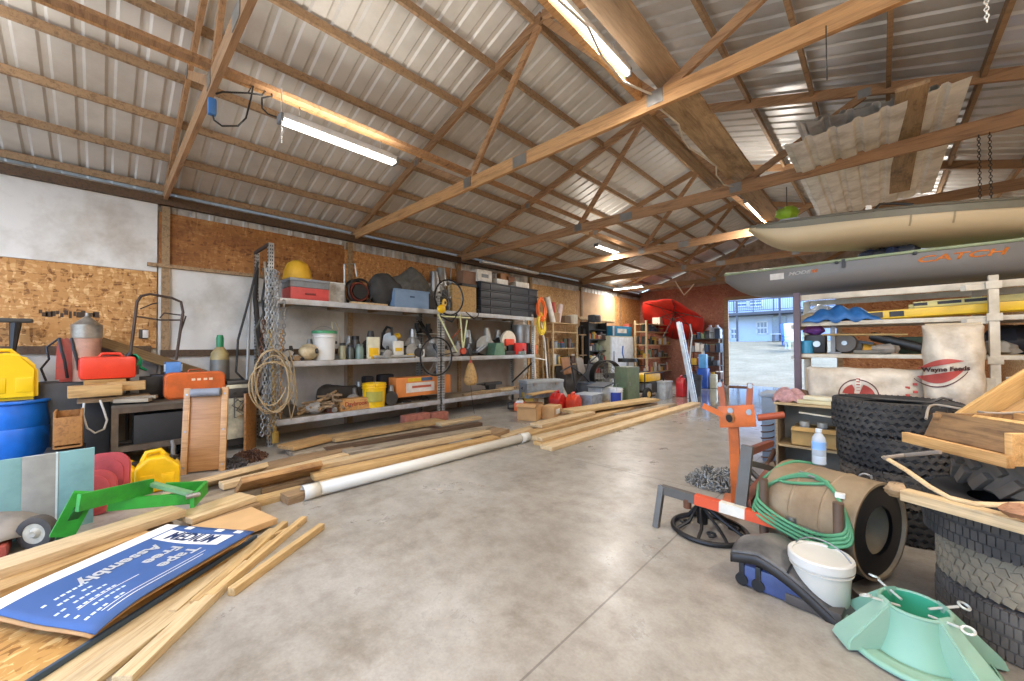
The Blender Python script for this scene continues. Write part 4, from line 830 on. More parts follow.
# -- middle shelf
y, w, h = it(312, 336, 332, 1, -7.0); r = w/2*.92
t = bucket('white bucket with a green lid on the middle shelf', (-7.0, y, SZ[1]), r, h, mt('#d8d7d2', .45, var=.05), lid=mt('#3f8f5d', .4), rz=PI/2, label_m=None)
MB().box((r*.98, 0, h*.62), (.01, r*.9, .05)).build('printed_label', DSTEEL, t)
coil('hose', 'pale hose end arching behind the white bucket', 'hose', (-7.25, yat(338, -7.25), SZ[1]+.03), .12, .012, 2, mt('#b8a88a', .6), (PI/2*0, PI/2, 0)) if 0 else one(MB().tube([PX(u, v, -7.25) for u, v in ((333, 330), (332, 322), (335, 321), (339, 330), (340, 342), (338, 356))], .012, 7), 'hose', mt('#c2b294', .6), 'pale hose end arching up behind the white bucket', 'hose')
y, w, h = it(298, 318, 344, 1, -6.92)
t = thing('angle_grinder', 'cream egg-shaped tool head with a dark hole on the middle shelf', 'tool', (-6.9, y, SZ[1]+.0), rz=.5); MB().ball((0, 0, h*.52), (w*.42, w*.55, h*.5), 18).build('body', mt('#d6c39a', .5, dirt=.2), t); MB().cyl((w*.3, .03, h*.55), (w*.44, .05, h*.58), h*.16).build('socket', BLACK, t); MB().tube([(0, -w*.3, h*.2), (0, -w*.5, h*.1), (.05, -w*.6, .015)], .02, 7).build('handle', BLACK, t); t.name = 'power_tool'
spare('black clamp tool lying at the near end of the middle shelf', 284, 296, 346, 1, -6.95, BLACK, 4, name='hand_tool', cat='tool'); spare('rusty tool head lying behind the cream tool head', 304, 312, 339, 1, -7.25, RUST, 5, name='hand_tool', cat='tool'); spare('pale wooden handled tool at the front of the middle shelf near the rope coil', 287, 298, 352, 1, -6.85, W_OLD, 6, name='hand_tool', cat='tool')
def jar(label, u0, u1, vt, s, x, m, lidm, group=None, name='jar', cat='jar'):
    y, w, h = it(u0, u1, vt, s, x); r = w/2*.9; t = thing(name, label, cat, (x, y, SZ[s]), group=group)
    MB().lathe([(0, 0), (r, 0), (r, h*.72), (r*.8, h*.82), (r*.8, h*.86), (0, h*.86)], n=20).build('body', m, t); MB().lathe([(0, h*.84), (r*.86, h*.84), (r*.86, h), (0, h)], n=20).build('lid', lidm, t); return t
jar('murky jar with black lid next to the pale hose end', 339, 346, 343, 1, -6.95, mt('#8b8768', .25), BLACK); jar('dark jar with a white label in the row right of the bucket', 347, 354, 345, 1, -6.95, mt('#3b4038', .25), BLACK); jar('greenish jar at the right of the jar row', 355, 364, 344, 1, -6.95, mt('#6b7f72', .25), mt('#5d6a62', .4)); jar('tall dark jar behind the jar row', 351, 360, 336, 1, -7.2, mt('#3a3630', .3), BLACK)
y, w, h = it(366, 410, 326, 1, -7.0)
t = thing('mitre_saw', 'yellow and black mitre saw on the middle shelf', 'saw', (-7.0, y, SZ[1])); dy = mt('#e4b41a', .4)
MB().box((0, 0, .035), (.4, w*.9, .05), bev=.012).build('base', mt('#a9aaa6', .4, .5), t)
for s in (-1, 1): MB().box((.12, s*w*.42, .04), (.12, w*.13, .08), bev=.012).build('foot', dy, t)
MB().lathe([(.0, -.01), (.17, -.01), (.17, .01), (0, .01)], (.02, .0, h*.52), 30, M=Euler((PI/2, 0, .5)).to_matrix().to_4x4()).build('blade_guard', mt('#b9b9b5', .4, .3), t)
MB().cyl((.0, .02, h*.6), (-.05, .24, h*.7), .075, .06, n=18).build('motor', dy, t); MB().tube([(.16, -.02, h*.7), (.14, -.02, h*.92), (.0, -.04, h*.97), (-.1, -.06, h*.8)], .026, 8).build('handle', BLACK, t); MB().bar((-.17, -.05, .05), (-.1, -.05, h*.8), .08, .05).build('arm', BLACK, t); MB().box((-.08, 0, .12), (.03, w*.8, .09)).build('fence', mt('#c9c9c4', .4, .4), t)
t, w, h = bx('manual_pack', 'white and yellow packet leaning on the mitre saw', 'packet', 367, 379, 337, 1, -6.86, mt('#d9d2b4', .6), .06); t.name = 'packet'; MB().box((.031, 0, h*.3), (.003, w*.8, h*.4)).build('printed_panel', dy, t)
t, w, h = bx('packet', 'white and yellow packet in front of the mitre saw motor', 'packet', 393, 403, 341, 1, -6.86, mt('#dad7cc', .6), .06); MB().box((.031, 0, h*.5), (.003, w*.7, h*.2)).build('printed_panel', dy, t)
y, w, h = it(392, 402, 331, 1, -7.2)
def drill(label, p, rz, c):
    t = thing('cordless_drill', label, 'drill', p, rz=rz); MB().cyl((0, -.11, .2), (0, .08, .2), .042, n=14).build('motor', c, t); MB().cyl((0, .08, .2), (0, .16, .2), .025, .016, n=12).build('chuck', BLACK, t); MB().bar((0, -.05, .2), (0, -.07, .06), .045, .05, (0, 1, 0)).build('grip', BLACK, t); MB().box((0, -.06, .035), (.075, .12, .07), bev=.01).build('battery', c, t)
drill('yellow cordless drill right behind the mitre saw', (-7.25, yat(397, -7.25), SZ[1]+.0), .6, dy)
spare('black circular saw body right of the mitre saw', 404, 417, 338, 1, -7.0, BLACK, 12, name='power_tool', cat='tool'); spare('white plastic sander beside the hung bicycle wheel', 413, 424, 344, 1, -6.95, WHITEP, 13, name='power_tool', cat='tool'); spare('grey router on the middle shelf behind the bicycle wheel', 424, 437, 338, 1, -7.1, GREYP, 14, name='power_tool', cat='tool')
# small bracket shelf behind
one(MB().box((0, 0, 0), (.3, .55, .02)), 'wall_shelf', mt('#b5aca0', .6), 'short bracket shelf on the wall behind the bicycle', 'shelf', (-7.45, yat(428, -7.45), zat(428, 334, -7.45)), (0, 0, 0))
for k, (u, lab) in enumerate(((418, 'black boot at the near end of the bracket shelf'), (429, 'black boot at the far end of the bracket shelf'))):
    t = thing('work_boot', lab, 'boot', (-7.42, yat(u, -7.42), zat(428, 334, -7.45)+.012), rz=.7); MB().box((0, .03, .015), (.1, .28, .03), bev=.01).build('sole', BLACKR, t); MB().ball((0, .08, .07), (.05, .1, .05), 12).cyl((0, -.05, .04), (0, -.06, .22), .05, .055, n=14).build('upper', mt('#2a2624', .7), t)
# rack 2 middle shelf
y, w, h = it(470, 490, 340, 1, -7.0); t = thing('parts_tray', 'sloping grey tray on the middle shelf of the second rack', 'tray', (-7.0, y, SZ[1]+.02), rot=(.5, -.2, 0)); MB().box((0, 0, .13), (.34, .30, .05), bev=.01).build('tray', mt('#8b8f95', .5, dirt=.2), t); MB().box((.1, 0, .17), (.02, .26, .03)).build('divider', mt('#b9bdc0', .5), t)
spare('black bench grinder behind the sloping grey tray', 478, 492, 328, 1, -7.3, BLACK, 21, name='bench_grinder', cat='grinder'); spare('dark vice at the near end of the second rack middle shelf', 461, 472, 344, 1, -7.0, DSTEEL, 22, name='vice', cat='vice')
y, w, h = it(490, 501, 343, 1, -6.95); one(MB().prism([(-w/2, 0), (w/2, 0), (w*.36, h), (-w*.30, h)], .3, Matrix.Rotation(PI/2, 4, 'Z')), 'ammo_box', mt('#5d7f66', .6), 'dull green tapered box left of the red and white machine', 'box', (-6.95, y, SZ[1]))
y, w, h = it(501, 515, 330, 1, -7.0); t = thing('chop_saw', 'red saw with a round white guard on the second rack', 'saw', (-7.0, y, SZ[1])); MB().lathe([(0, -.04), (h*.40, -.04), (h*.42, 0), (h*.40, .04), (0, .04)], (-.0, 0, h*.56), 26, M=Euler((0, PI/2, 0)).to_matrix().to_4x4()).build('guard', mt('#ddd3c0', .5), t); MB().box((.06, -.02, h*.5), (.1, w*.6, h*.28), bev=.03).build('motor', mt('#d8472b', .45), t); MB().box((0, 0, h*.08), (.3, w*.95, h*.16), bev=.01).build('base', DSTEEL, t); MB().box((.05, 0, h*.27), (.12, w*.4, h*.3), bev=.01).build('column', BLACK, t)
y, w, h = it(513, 524, 343, 1, -6.92); one(MB().box((0, 0, h/2), (.2, w, h), bev=.03), 'gas_can', mt('#c3271f', .4), 'red metal can at the front of the second rack middle shelf', 'can', (-6.92, y, SZ[1]))
y, w, h = it(526, 530, 343, 1, -6.92); one(MB().lathe([(0, 0), (w*.45, 0), (w*.45, h*.85), (w*.3, h), (0, h)], n=16), 'flask', BLACK, 'slim black flask right of the red metal can', 'flask', (-6.92, y, SZ[1])); y, w, h = it(531, 536, 345, 1, -6.92); one(MB().lathe([(0, 0), (w*.45, 0), (w*.45, h*.9), (w*.4, h), (0, h)], n=16), 'paint_tin', mt('#cf6a3a', .4), 'orange tin at the far end of the second rack middle shelf', 'tin', (-6.92, y, SZ[1]))
y, w, h = it(514, 528, 325, 1, -7.25); t = bucket('galvanised bucket behind the red metal can', (-7.25, y, SZ[1]), w*.42, h, mt('#a9adb0', .4, .5), rim=False)
# -- lower shelf
y, w, h = it(300, 345, 392, 0, -7.1); rr = random.Random(21); b = MB()
for k in range(52):
    a = rr.random()*6.28; q = math.sqrt(rr.random()); c = V((.2*q*math.cos(a), w*.45*q*math.sin(a), .04+h*.8*(1-q)*rr.random())); b.tube([c+V(((rr.random()-.5)*.3, (rr.random()-.5)*.4, (rr.random()-.5)*.1+.02)), c+V((0, 0, .03)), c+V(((rr.random()-.5)*.3, (rr.random()-.5)*.4, (rr.random()-.5)*.1))], .022, 6)
one(b, 'rope_pile', mt('#8d7558', .9, var=.3), 'heap of tan rope and rags on the lower shelf', 'rope', (-7.0, y, SZ[0]+.03))
one(MB().tube([PX(297, 415, -6.86), PX(318, 402, -6.95), PX(336, 391, -7.15)], [.03, .026, .022], 9), 'wooden_stick', W_OLD, 'old wooden handle leaning on the rope heap on the lower shelf', 'handle')
y, w, h = it(318, 342, 383, 0, -7.35); bundle('dark burlap bundle at the back of the lower shelf', 316, 372, 381, 0, -7.35, mt('#3b342d', .9, var=.3), .3, 12, 'sack', 'sack')
def shred(label, u0, u1, vt, s, x, m, seed): return bundle(label, u0, u1, vt, s, x, m, .2, seed, 'rag', 'rag')
shred('crumpled grey plastic sheet at the front of the lower shelf', 305, 325, 402, 0, -6.9, mt('#a8a49d', .4, var=.25), 31)
y, w, h = it(338, 368, 398, 0, -6.92); t = thing('wooden_box', 'pale wooden box with red lettering on the lower shelf', 'box', (-6.92, y, SZ[0]), rz=.0); MB().box((0, 0, h/2), (.22, w, h), bev=.005).build('body', wood('#c89458', '#a1713c'), t)
text('lettering', 'Daybrook', h*.55, mt('#9c3527', .6), t, Matrix.Translation((.112, 0, h*.55)) @ Euler((PI/2, 0, PI/2)).to_matrix().to_4x4(), sx=.9, bold=.002)
y, w, h = it(363, 386, 383, 0, -6.9); t = bucket('yellow bucket on the lower shelf', (-6.92, y, SZ[0]), w/2*.93, h, YEL, rz=rad(-27)); MB().grid(lambda a, c: V((w/2*.935*math.cos(-.75+1.5*a), w/2*.935*math.sin(-.75+1.5*a), h*(.25+.42*c))), 10, 2).build('paper_label', mt('#a49a3c', .6), t)
y, w, h = it(391, 446, 376, 0, -7.05); t = thing('product_box', 'orange and white product carton on the lower shelf by the middle post', 'box', (-7.02, y, SZ[0]+.12), rz=0); h -= .12; MB().box((0, 0, h/2), (.3, w*.98, h), bev=.008).build('body', mt('#d98443', .5, var=.1), t)
MB().box((.152, -w*.08, h*.45), (.003, w*.5, h*.5)).build('printed_panel', mt('#d9cfc2', .5), t); MB().box((.153, -w*.1, h*.86), (.003, w*.4, h*.18)).build('printed_panel', mt('#e0b52c', .5), t); MB().box((.154, w*.03, h*.86), (.003, w*.2, h*.18)).build('printed_panel', mt('#4d6480', .5), t); MB().box((.154, -w*.06, h*.48), (.004, w*.34, h*.12)).build('lettering', mt('#b5553a', .5), t)
spare('black motor under the orange product carton', 392, 412, 408, 0, -7.0, BLACK, 41); spare('dark iron fitting under the orange product carton by the post', 418, 436, 404, 0, -7.0, DSTEEL, 42)
for k, (u0, u1, v, lab) in enumerate(((363, 372, 376, 'black boot standing left on the lower shelf back'), (378, 392, 374, 'black toolbag behind the yellow bucket'))): t, w, h = bx('tool_bag', lab, 'bag', u0, u1, v, 0, -7.35, mt('#221f24', .7), .2, bev=.04)
y, w, h = it(478, 502, 382, 0, -7.1); t = thing('anvil', 'dark anvil on the lower shelf of the second rack', 'anvil', (-7.1, y, SZ[0])); MB().box((0, 0, h*.12), (.2, w*.5, h*.24), bev=.01).build('foot', DSTEEL, t); MB().box((0, 0, h*.45), (.12, w*.26, h*.5), taper=1.2).build('waist', DSTEEL, t); MB().box((0, w*.06, h*.82), (.16, w*.7, h*.3), bev=.01).build('face', DSTEEL, t); MB().cyl((0, -w*.25, h*.86), (0, -w*.55, h*.9), h*.14, .012).build('horn', DSTEEL, t)
for k, (u0, u1, x, z, m) in enumerate(((463, 500, -6.85, 0, W_OLD), (470, 512, -6.98, 0, W_NEW), (480, 520, -7.12, 0, W_PINE))): ya, yb = yat(u0, x), yat(u1, x); one(MB().box((0, 0, .025), (.09, yb-ya, .05), bev=.003), 'board', m, ('old front board on the second rack lower shelf', 'pale middle board on the second rack lower shelf', 'pine rear board on the second rack lower shelf')[k], 'board', (x, (ya+yb)/2, SZ[0] if x > -7 else SZ[0]+.0))
rr = random.Random(6)
for k in range(5):
    x = -6.95-.06*k; ya = yat(514+3*k, x); one(MB().tube([(0, 0, .012), (.05, .45-.1*k, .35+.05*k)], .014, 7), 'garden_tool', (W_OLD, W_NEW, GALV, W_PINE, DSTEEL)[k], ('old brown', 'pale', 'galvanised', 'pine', 'dark steel')[k]+' tool handle leaning on the far end of the second rack lower shelf', 'handle', (x, ya, SZ[0]))
# bricks on the floor under the rack
for k, (u0, u1) in enumerate(((402, 427), (428, 445))):
    x = -6.62; ya, yb = yat(u0, x), yat(u1, x); hh = .20 if k == 0 else .17; t = thing('concrete_block', ('larger reddish block on the floor under the orange carton', 'smaller reddish block on the floor at the middle post')[k], 'block', (x+.02, (ya+yb)/2, 0)); MB().box((0, 0, hh/2), (.2, (yb-ya)*.97, hh), bev=.008).build('block', mt('#9d5f4c', .85, var=.25, scale=14), t)
# bicycle hung on the middle post
def bicycle():
    yw, zw = yat(449.5, -6.5), zat(449.5, 297.5, -6.5); y2, z2 = yat(436.5, -6.5), zat(436.5, 356.5, -6.5); r1 = abs(zat(449, 280, -6.5)-zat(449, 315, -6.5))/2; r2 = abs(zat(436, 337, -6.5)-zat(436, 375, -6.5))/2
    t = thing('bicycle', 'pale child-size bicycle hung upright on the middle post of the rack', 'bicycle', (-6.5, (yw+y2)/2, (zw+z2)/2)); o = V((-6.5, (yw+y2)/2, (zw+z2)/2))
    for (yy, zz, r) in ((yw, zw, r1), (y2, z2, r2)):
        c = V((-6.5, yy, zz))-o; w_ = MB().ring(c, r, .016, 36, 8, 'X').build('wheel', BLACKR, t); MB().ring(c, r*.93, .006, 36, 6, 'X').build('rim', mt('#8f8f8c', .3, .7), w_); sp = MB()
        for k in range(12): a = PI*2*k/12; sp.cyl(c+V((.02*(-1)**k, 0, 0)), c+V((0, r*.93*math.cos(a), r*.93*math.sin(a))), .003, n=4)
        sp.cyl(c-V((.04, 0, 0)), c+V((.04, 0, 0)), .018, n=10); sp.build('spokes', STEEL, w_)
    fm = mt('#cfcf9e', .4, var=.1); bp = lambda u, v: PX(u, v, -6.5)-o
    for a, b_ in (((438, 314), (457, 352)), ((460, 314), (463, 350)), ((467, 320), (463, 350)), ((440, 316), (470, 318))): MB().cyl(bp(*a), bp(*b_), .018, n=10).build('frame_tube', fm, t)
    MB().tube([bp(457, 352), bp(436.5, 356.5)], .012, 8).build('fork', DSTEEL, t); MB().tube([bp(440, 316), bp(449.5, 297.5)], .012, 8).build('fork', DSTEEL, t)
    MB().tube([bp(466, 312), bp(474, 319), bp(478, 316), bp(479, 311), bp(476, 309)], .012, 8).build('handlebar', BLACK, t); MB().tube([bp(440, 316), bp(452, 322), bp(457, 314)], .02, 8).build('saddle', BLACK, t); MB().cyl(bp(463, 351)+V((.03, 0, 0)), bp(463, 351)-V((.03, 0, 0)), .07, n=20).build('chainring', mt('#b9482b', .5), t); MB().cyl(bp(452, 338), bp(462, 328), .012).build('crank', mt('#9c4a2c', .5), t)
    return t
bicycle()
y, z = yat(441, -6.42), zat(441, 310, -6.42)
t = thing('toy_windmill', 'yellow plastic pump hanging in front of the upper bicycle wheel', 'pump', (-6.40, y, z)); t.name = 'hand_pump'; MB().ball((0, 0, .02), (.05, .1, .09), 12).build('body', YEL, t); MB().cyl((0, .06, .15), (.02, .07, .15), .08, n=18).build('wheel', YEL, t); MB().cyl((.02, .07, .15), (.03, .07, .15), .03, n=14).build('hub', BLACK, t)
# brown broom-like bag hanging
y, z = yat(470.5, -6.62), zat(470.5, 385, -6.62); h = zat(470, 363, -6.62)-z
t = thing('broom_head', 'tan straw broom hanging head down from the second rack middle shelf', 'broom', (-6.62, y, z)); b = MB().lathe([(0, 0), (.10, .0), (.145, .05), (.15, h*.3), (.12, h*.6), (.07, h*.9), (.05, h), (0, h)], n=20); b.build('bristles', wood('#c49a5c', '#8f6b38'), t); t.name = 'broom'; MB().cyl((0, 0, h*.96), (0, 0, h*1.12), .03).build('ferrule', mt('#b9472e', .5), t); MB().tube([(0, .0, 0), (.01, .03, -.3), (.05, .06, -zat(470.5, 385, -6.62)+.02)], .006, 6).build('cord', DSTEEL, t)
MB().tube([(0, 0, h*1.1), (0, 0, h*1.3)], .018, 8).build('handle', W_OLD, t)
# chains and rope at the front post
py = RY[0]+.03
for k, (u0, u1, u2, v0, v1, x, m) in enumerate(((268, 266, 262, 268, 436, -6.68, GALV), (273, 272, 270, 270, 434, -6.66, GALV), (278, 277, 276, 272, 425, -6.66, GALV), (281, 281, 280, 330, 418, -6.64, mt('#a07a4a', .6, .3)), (264, 260, 256, 320, 400, -6.66, RUST), (276, 274, 268, 350, 440, -6.62, mt('#8f7a5c', .6, .4)))):
    pts = [PX(u0, v0, x), PX(u1, (v0+v1)/2, x), PX(u2, v1, x)]; b = chain_line(pts, .075, .009); one(b, 'chain', m, ('galvanised chain on the left of the front post', 'galvanised chain down the middle of the front post', 'galvanised chain on the right edge of the front post', 'short brass-coloured chain below the rope on the front post', 'short rusty chain left of the front post', 'tan steel chain hanging lowest at the front post')[k], 'chain')
one(MB().cyl((0, 0, 0), (0, 0, .16), .05, n=14).cyl((0, 0, .16), (0, 0, .24), .02), 'chain_hook', mt('#a9873f', .4, .5), 'brass coloured chain block hanging at the foot of the front post', 'hook', PX(275, 436, -6.62)-V((0, 0, .10)))
o = PX(272, 383, -6.54); rr = random.Random(5); pts = []
for k in range(100): a = 2*PI*k/20; q = 1+.10*math.sin(k*.37); pts.append((.05*math.sin(k*.21)+.03, (.24+.05*math.sin(k*.113))*q*math.cos(a), (.40+.07*math.sin(k*.171))*q*math.sin(a)-.03*math.sin(k*.05)))
one(MB().tube(pts, .010, 7), 'rope_coil', mt('#a58f6c', .8), 'coil of tan rope hung round the front post of the rack', 'rope', o)
one(MB().tube([PX(289, 350, -6.7), PX(294, 370, -6.68), PX(297, 395, -6.68), PX(291, 420, -6.68), PX(288, 400, -6.68), PX(287, 365, -6.7)], .012, 7), 'rope', mt('#9c8766', .8), 'loop of tan rope hanging right of the front post', 'rope')
one(MB().tube([PX(257, 268, -7.2), PX(255, 300, -7.1), PX(260, 350, -7.1), PX(256, 300, -7.0)], .03, 7), 'strap', mt('#2e2a27', .8), 'thick black strap hung on the end strut of the rack', 'strap'); one(MB().tube([PX(265, 262, -6.9), PX(268, 300, -6.85), PX(267, 345, -6.85)], .022, 7), 'strap', mt('#8d7a62', .8), 'tan strap hung on the end strut of the rack', 'strap'); one(MB().tube([PX(247, 380, -7.0), PX(250, 300, -7.1), PX(256, 275, -7.2)], .022, 7), 'pole', mt('#8f8c86', .5, .3), 'grey pole leaning on the rear post of the rack', 'pole')

# more small gear crowding the shelves
for k, (u0, u1, v, s_, x, c, nm, lab) in enumerate((
    (440, 447, 290, 2, -6.95, '#c8c2b4', 'machine_part', 'pale pulley beside the pale wooden block on the top shelf'), (434, 441, 287, 2, -7.05, '#9c6b3e', 'machine_part', 'brown bearing block on the top shelf behind the bicycle wheel'),
    (342, 352, 336, 1, -7.35, '#5a5148', 'machine_part', 'dusty brown gear unit at the back of the middle shelf behind the jars'), (381, 391, 346, 1, -6.9, '#d9d6ca', 'power_tool', 'white sander in front of the mitre saw base'), (364, 374, 331, 1, -7.3, '#232325', 'power_tool', 'black planer behind the white and yellow packets'), (406, 416, 329, 1, -7.35, '#3b3a3b', 'power_tool', 'dark belt sander at the back beside the cordless drill'), (452, 461, 341, 1, -7.15, '#8d4a35', 'hand_tool', 'rust red clamp behind the bicycle frame'), (440, 450, 346, 1, -7.2, '#c9b48d', 'hand_tool', 'pale wooden clamp behind the lower bicycle wheel'),
    (492, 500, 330, 1, -7.35, '#4c4b4d', 'machine_part', 'dark casting at the back of the second rack middle shelf'), (462, 470, 330, 1, -7.3, '#2b2a2a', 'machine_part', 'black engine block at the back of the second rack middle shelf'), (517, 526, 349, 1, -6.83, '#7d8a77', 'small_box', 'grey green small tool at the front edge by the red metal can'),
    (346, 360, 388, 0, -7.25, '#6d5a46', 'machine_part', 'rusty brown hub on the lower shelf behind the lettered wooden box'), (352, 364, 381, 0, -7.35, '#8c8577', 'machine_part', 'grey drum fitting at the back of the lower shelf'), (284, 298, 398, 0, -7.0, '#5e4a38', 'machine_part', 'brown crank part at the near end of the lower shelf'), (326, 336, 404, 0, -6.86, '#7a4632', 'machine_part', 'red brown clevis beside the lettered wooden box'), (386, 393, 385, 0, -6.9, '#3a3836', 'machine_part', 'black sleeve between the yellow bucket and the orange carton'), (505, 516, 386, 0, -7.2, '#5c4a3b', 'machine_part', 'brown axle part at the far end of the second rack lower shelf'))):
    if nm == 'small_box': nm = 'hand_tool'
    spare(lab, u0, u1, v, s_, x, mt(c, .55, .2, dirt=.3), 60+k, name=nm, cat='tool' if 'tool' in nm else 'machine part')
for k, (u0, u1, v0, v1, x, m) in enumerate(((271, 267, 276, 438, -6.70, GALV), (275, 280, 270, 405, -6.64, GALV), (270, 274, 330, 430, -6.60, mt('#9a8458', .5, .4)), (284, 282, 300, 372, -6.66, STEEL))):
    one(chain_line([PX(u0, v0, x), PX((u0+u1)/2+1, (v0+v1)/2, x), PX(u1, v1, x)], .07, .009), 'chain', m, ('galvanised chain just behind the left chain on the front post', 'galvanised chain crossing rightward over the front post', 'brass-tinted chain inside the rope coil on the front post', 'short steel chain ending above the middle shelf by the front post')[k], 'chain')
# ================================================================ BACK LEFT, ALONG THE WALL BEYOND THE RACKS
BX = -7.2
def wy(u, x=BX): return yat(u, x)
def stand(name, label, cat, u0, u1, vtop, x, m, zs, dep=.4, post=.045, shelfm=None, solid=False):
    """open shelf unit facing the room: four posts and shelves"""
    y0, y1 = wy(u0, x), wy(u1, x); zt = zat((u0+u1)/2, vtop, x); t = thing(name, label, cat, (x-dep/2, (y0+y1)/2, 0)); w = y1-y0
    for sx in (-1, 1):
        for sy in (-1, 1): MB().box((sx*(dep/2-post/2), sy*(w/2-post/2), zt/2), (post, post, zt)).build('post', m, t)
    for z in zs: MB().box((0, 0, z-.015), (dep-.01, w-.01, .03)).build('shelf', shelfm or m, t)
    if solid:
        for sy in (-1, 1): MB().box((0, sy*(w/2-.01), zt/2), (dep-.02, .015, zt-.02)).build('side_panel', m, t)
        MB().box((-dep/2+.01, 0, zt/2), (.012, w-.02, zt-.02)).build('back_panel', m, t)
    return (x-dep/2, (y0+y1)/2, w, zt)
PAL = ['#3b4a3a', '#8a8f92', '#c9c4b6', '#5a4034', '#a33a2a', '#caa23a', '#31445f', '#222222', '#d8d3c8', '#6d7f60', '#b5713d', '#454b50']
def fill(cx, cy, w, zs, dep, per, seed, where, hmax=.24, zmax=None):
    """separate cans, jars and boxes standing along the shelves"""
    q = random.Random(seed); kinds = ('can', 'jar', 'box', 'bottle')
    for si, z in enumerate(zs):
        y = -w/2+.06
        while y < w/2-.08:
            k = q.choice(kinds); c = mt(q.choice(PAL), .45); bw = q.uniform(.09, .17); h = q.uniform(.13, hmax*1.25); p = (cx+q.uniform(0, dep*.25), cy+y+bw/2, z+.001)
            lab = 'small %s among the cans and jars on %s' % (k, where); g = 'small %ss on %s' % (k if k != 'box' else 'boxe', where)
            t = thing({'can': 'paint_can', 'jar': 'jar', 'box': 'small_box', 'bottle': 'bottle'}[k], lab, k, p, rz=q.uniform(-.2, .2), group=g); r = bw/2
            if k == 'can': MB().lathe([(0, 0), (r, 0), (r, h*.95), (r*1.04, h*.96), (r*1.04, h), (0, h*.98)], n=14).build('body', c, t); MB().cyl((0, 0, h*.96), (0, 0, h*1.005), r*.8, n=14).build('lid', STEEL, t)
            elif k == 'jar': MB().lathe([(0, 0), (r, 0), (r, h*.75), (r*.7, h*.85), (0, h*.85)], n=14).build('body', c, t); MB().cyl((0, 0, h*.83), (0, 0, h), r*.78, n=14).build('lid', mt(q.choice(PAL), .4), t)
            elif k == 'bottle': MB().lathe([(0, 0), (r*.8, 0), (r*.8, h*.7), (r*.3, h*.9), (r*.3, h), (0, h)], n=14).build('body', c, t); MB().cyl((0, 0, h*.97), (0, 0, h*1.08), r*.36, n=10).build('cap', mt(q.choice(PAL), .4), t)
            else: MB().box((0, 0, h/2), (dep*.5, bw, h), bev=.004).build('body', c, t); MB().box((0, 0, h), (dep*.52, bw*1.03, .02)).build('lid', mt(q.choice(PAL), .5), t)
            y += bw+q.uniform(.01, .05)
        # end of the row
# pale timber shelf A
zsA = (.35, .95, 1.45, 1.95); SA = stand('wooden_shelf', 'open pale timber shelf full of tins beyond the steel racks', 'shelf', 553, 578, 323, -7.1, W_NEW, zsA, .42); fill(SA[0], SA[1], SA[2], zsA[:3], .4, 6, 31, 'the pale timber shelf', .26)
# tool rack with long tools
t = thing('tool_rack', 'narrow timber rack of upright slats between the timber shelf and the black bookcase', 'rack', (-7.3, wy(582.5, -7.2), 0))
for k in range(3): MB().box((.1*(k % 2), -.16+.16*k, .95), (.04, .05, 1.9)).build('slat', W_OLD, t)
for z in (.5, 1.2, 1.88): MB().box((.05, 0, z), (.16, .4, .04)).build('rail', W_OLD, t)
# black bookcase
zsB = (.12, .55, .95, 1.35, 1.75); SB = stand('bookcase', 'black bookcase with jars and tins against the wall', 'bookcase', 589, 607, 322, -7.1, BLACK, zsB+(2.08,), .35, .04, BLACK, True); fill(SB[0]+.04, SB[1], SB[2]-.08, zsB[1:], .3, 6, 33, 'the black bookcase', .22)
t = thing('microwave', 'grey rounded appliance on top of the black bookcase', 'appliance', (SB[0], SB[1]+.05, SB[3])); MB().box((0, 0, .13), (.3, .42, .26), bev=.05).build('body', mt('#4a4f57', .5), t); MB().box((.15, -.05, .13), (.012, .24, .16), bev=.01).build('door', BLACK, t)
for k, (u, c, w_, h, lab) in enumerate(((555, '#9a7a5a', .28, .3, 'tan carton on top of the pale timber shelf'), (566, '#6f5a46', .3, .24, 'brown carton on top of the pale timber shelf'), (574, '#d8d2c2', .2, .3, 'cream container on top of the pale timber shelf'))):
    carton(lab, (-7.3, wy(u, -7.2)+.05, SA[3]-.0 if SA[3] > 1.95 else 1.95), (.3, w_, h), 0, mt(c, .7), tape=False)
MB_top = MB().box((SA[0], SA[1], SA[3]-.012), (.42, SA[2], .024)); one(MB_top, 'shelf_board', W_NEW, 'loose board forming the top of the pale timber shelf', 'board')
coil('fan_belt', 'tangle of black belts and red cable hung beside the bookcase', 'belt', (-7.25, wy(583, -7.2), 2.0), .16, .02, 4, BLACK, (0, PI/2, 0), squash=1.2)
# white refrigerator and blue-white box
y0, y1 = wy(610, -6.95), wy(633, -6.95); zt = zat(621, 336, -6.95); cy = (y0+y1)/2; w = y1-y0
t = thing('refrigerator', 'cream and white upright refrigerator between bookcase and far shelves', 'refrigerator', (-7.2, cy, 0)); MB().box((0, 0, zt/2), (.5, w, zt), bev=.02).build('cabinet', mt('#c9c3a4', .5), t); d = MB().box((.27, .0, zt*.5), (.05, w*.97, zt*.95), bev=.015).build('door', mt('#d9dde0', .4), t); MB().box((.31, -w*.4, zt*.6), (.03, .03, .4), bev=.008).build('handle', STEEL, d)
t = carton('blue and white cooler box on top of the white refrigerator', (-7.15, cy, zt), (.42, w*.85, .36), 0, mt('#2b7fa6', .5), tape=False); MB().box((.212, 0, .19), (.004, w*.4, .16)).build('printed_panel', WHITEP, t); MB().box((.212, -w*.36, .18), (.004, .1, .34)).build('printed_panel', WHITEP, t)
carton('red and brown carton at the back on top of the bookcase wall ledge', (-7.45, wy(628, -7.45), zt), (.25, .3, .52), 0, mt('#9a4a36', .7), tape=False)
t = thing('wire_shelf', 'dark wire shelf right of the white refrigerator', 'shelf', (-7.2, wy(639, -7.1), 0)); zz = (.2, .7, 1.15, 1.6)
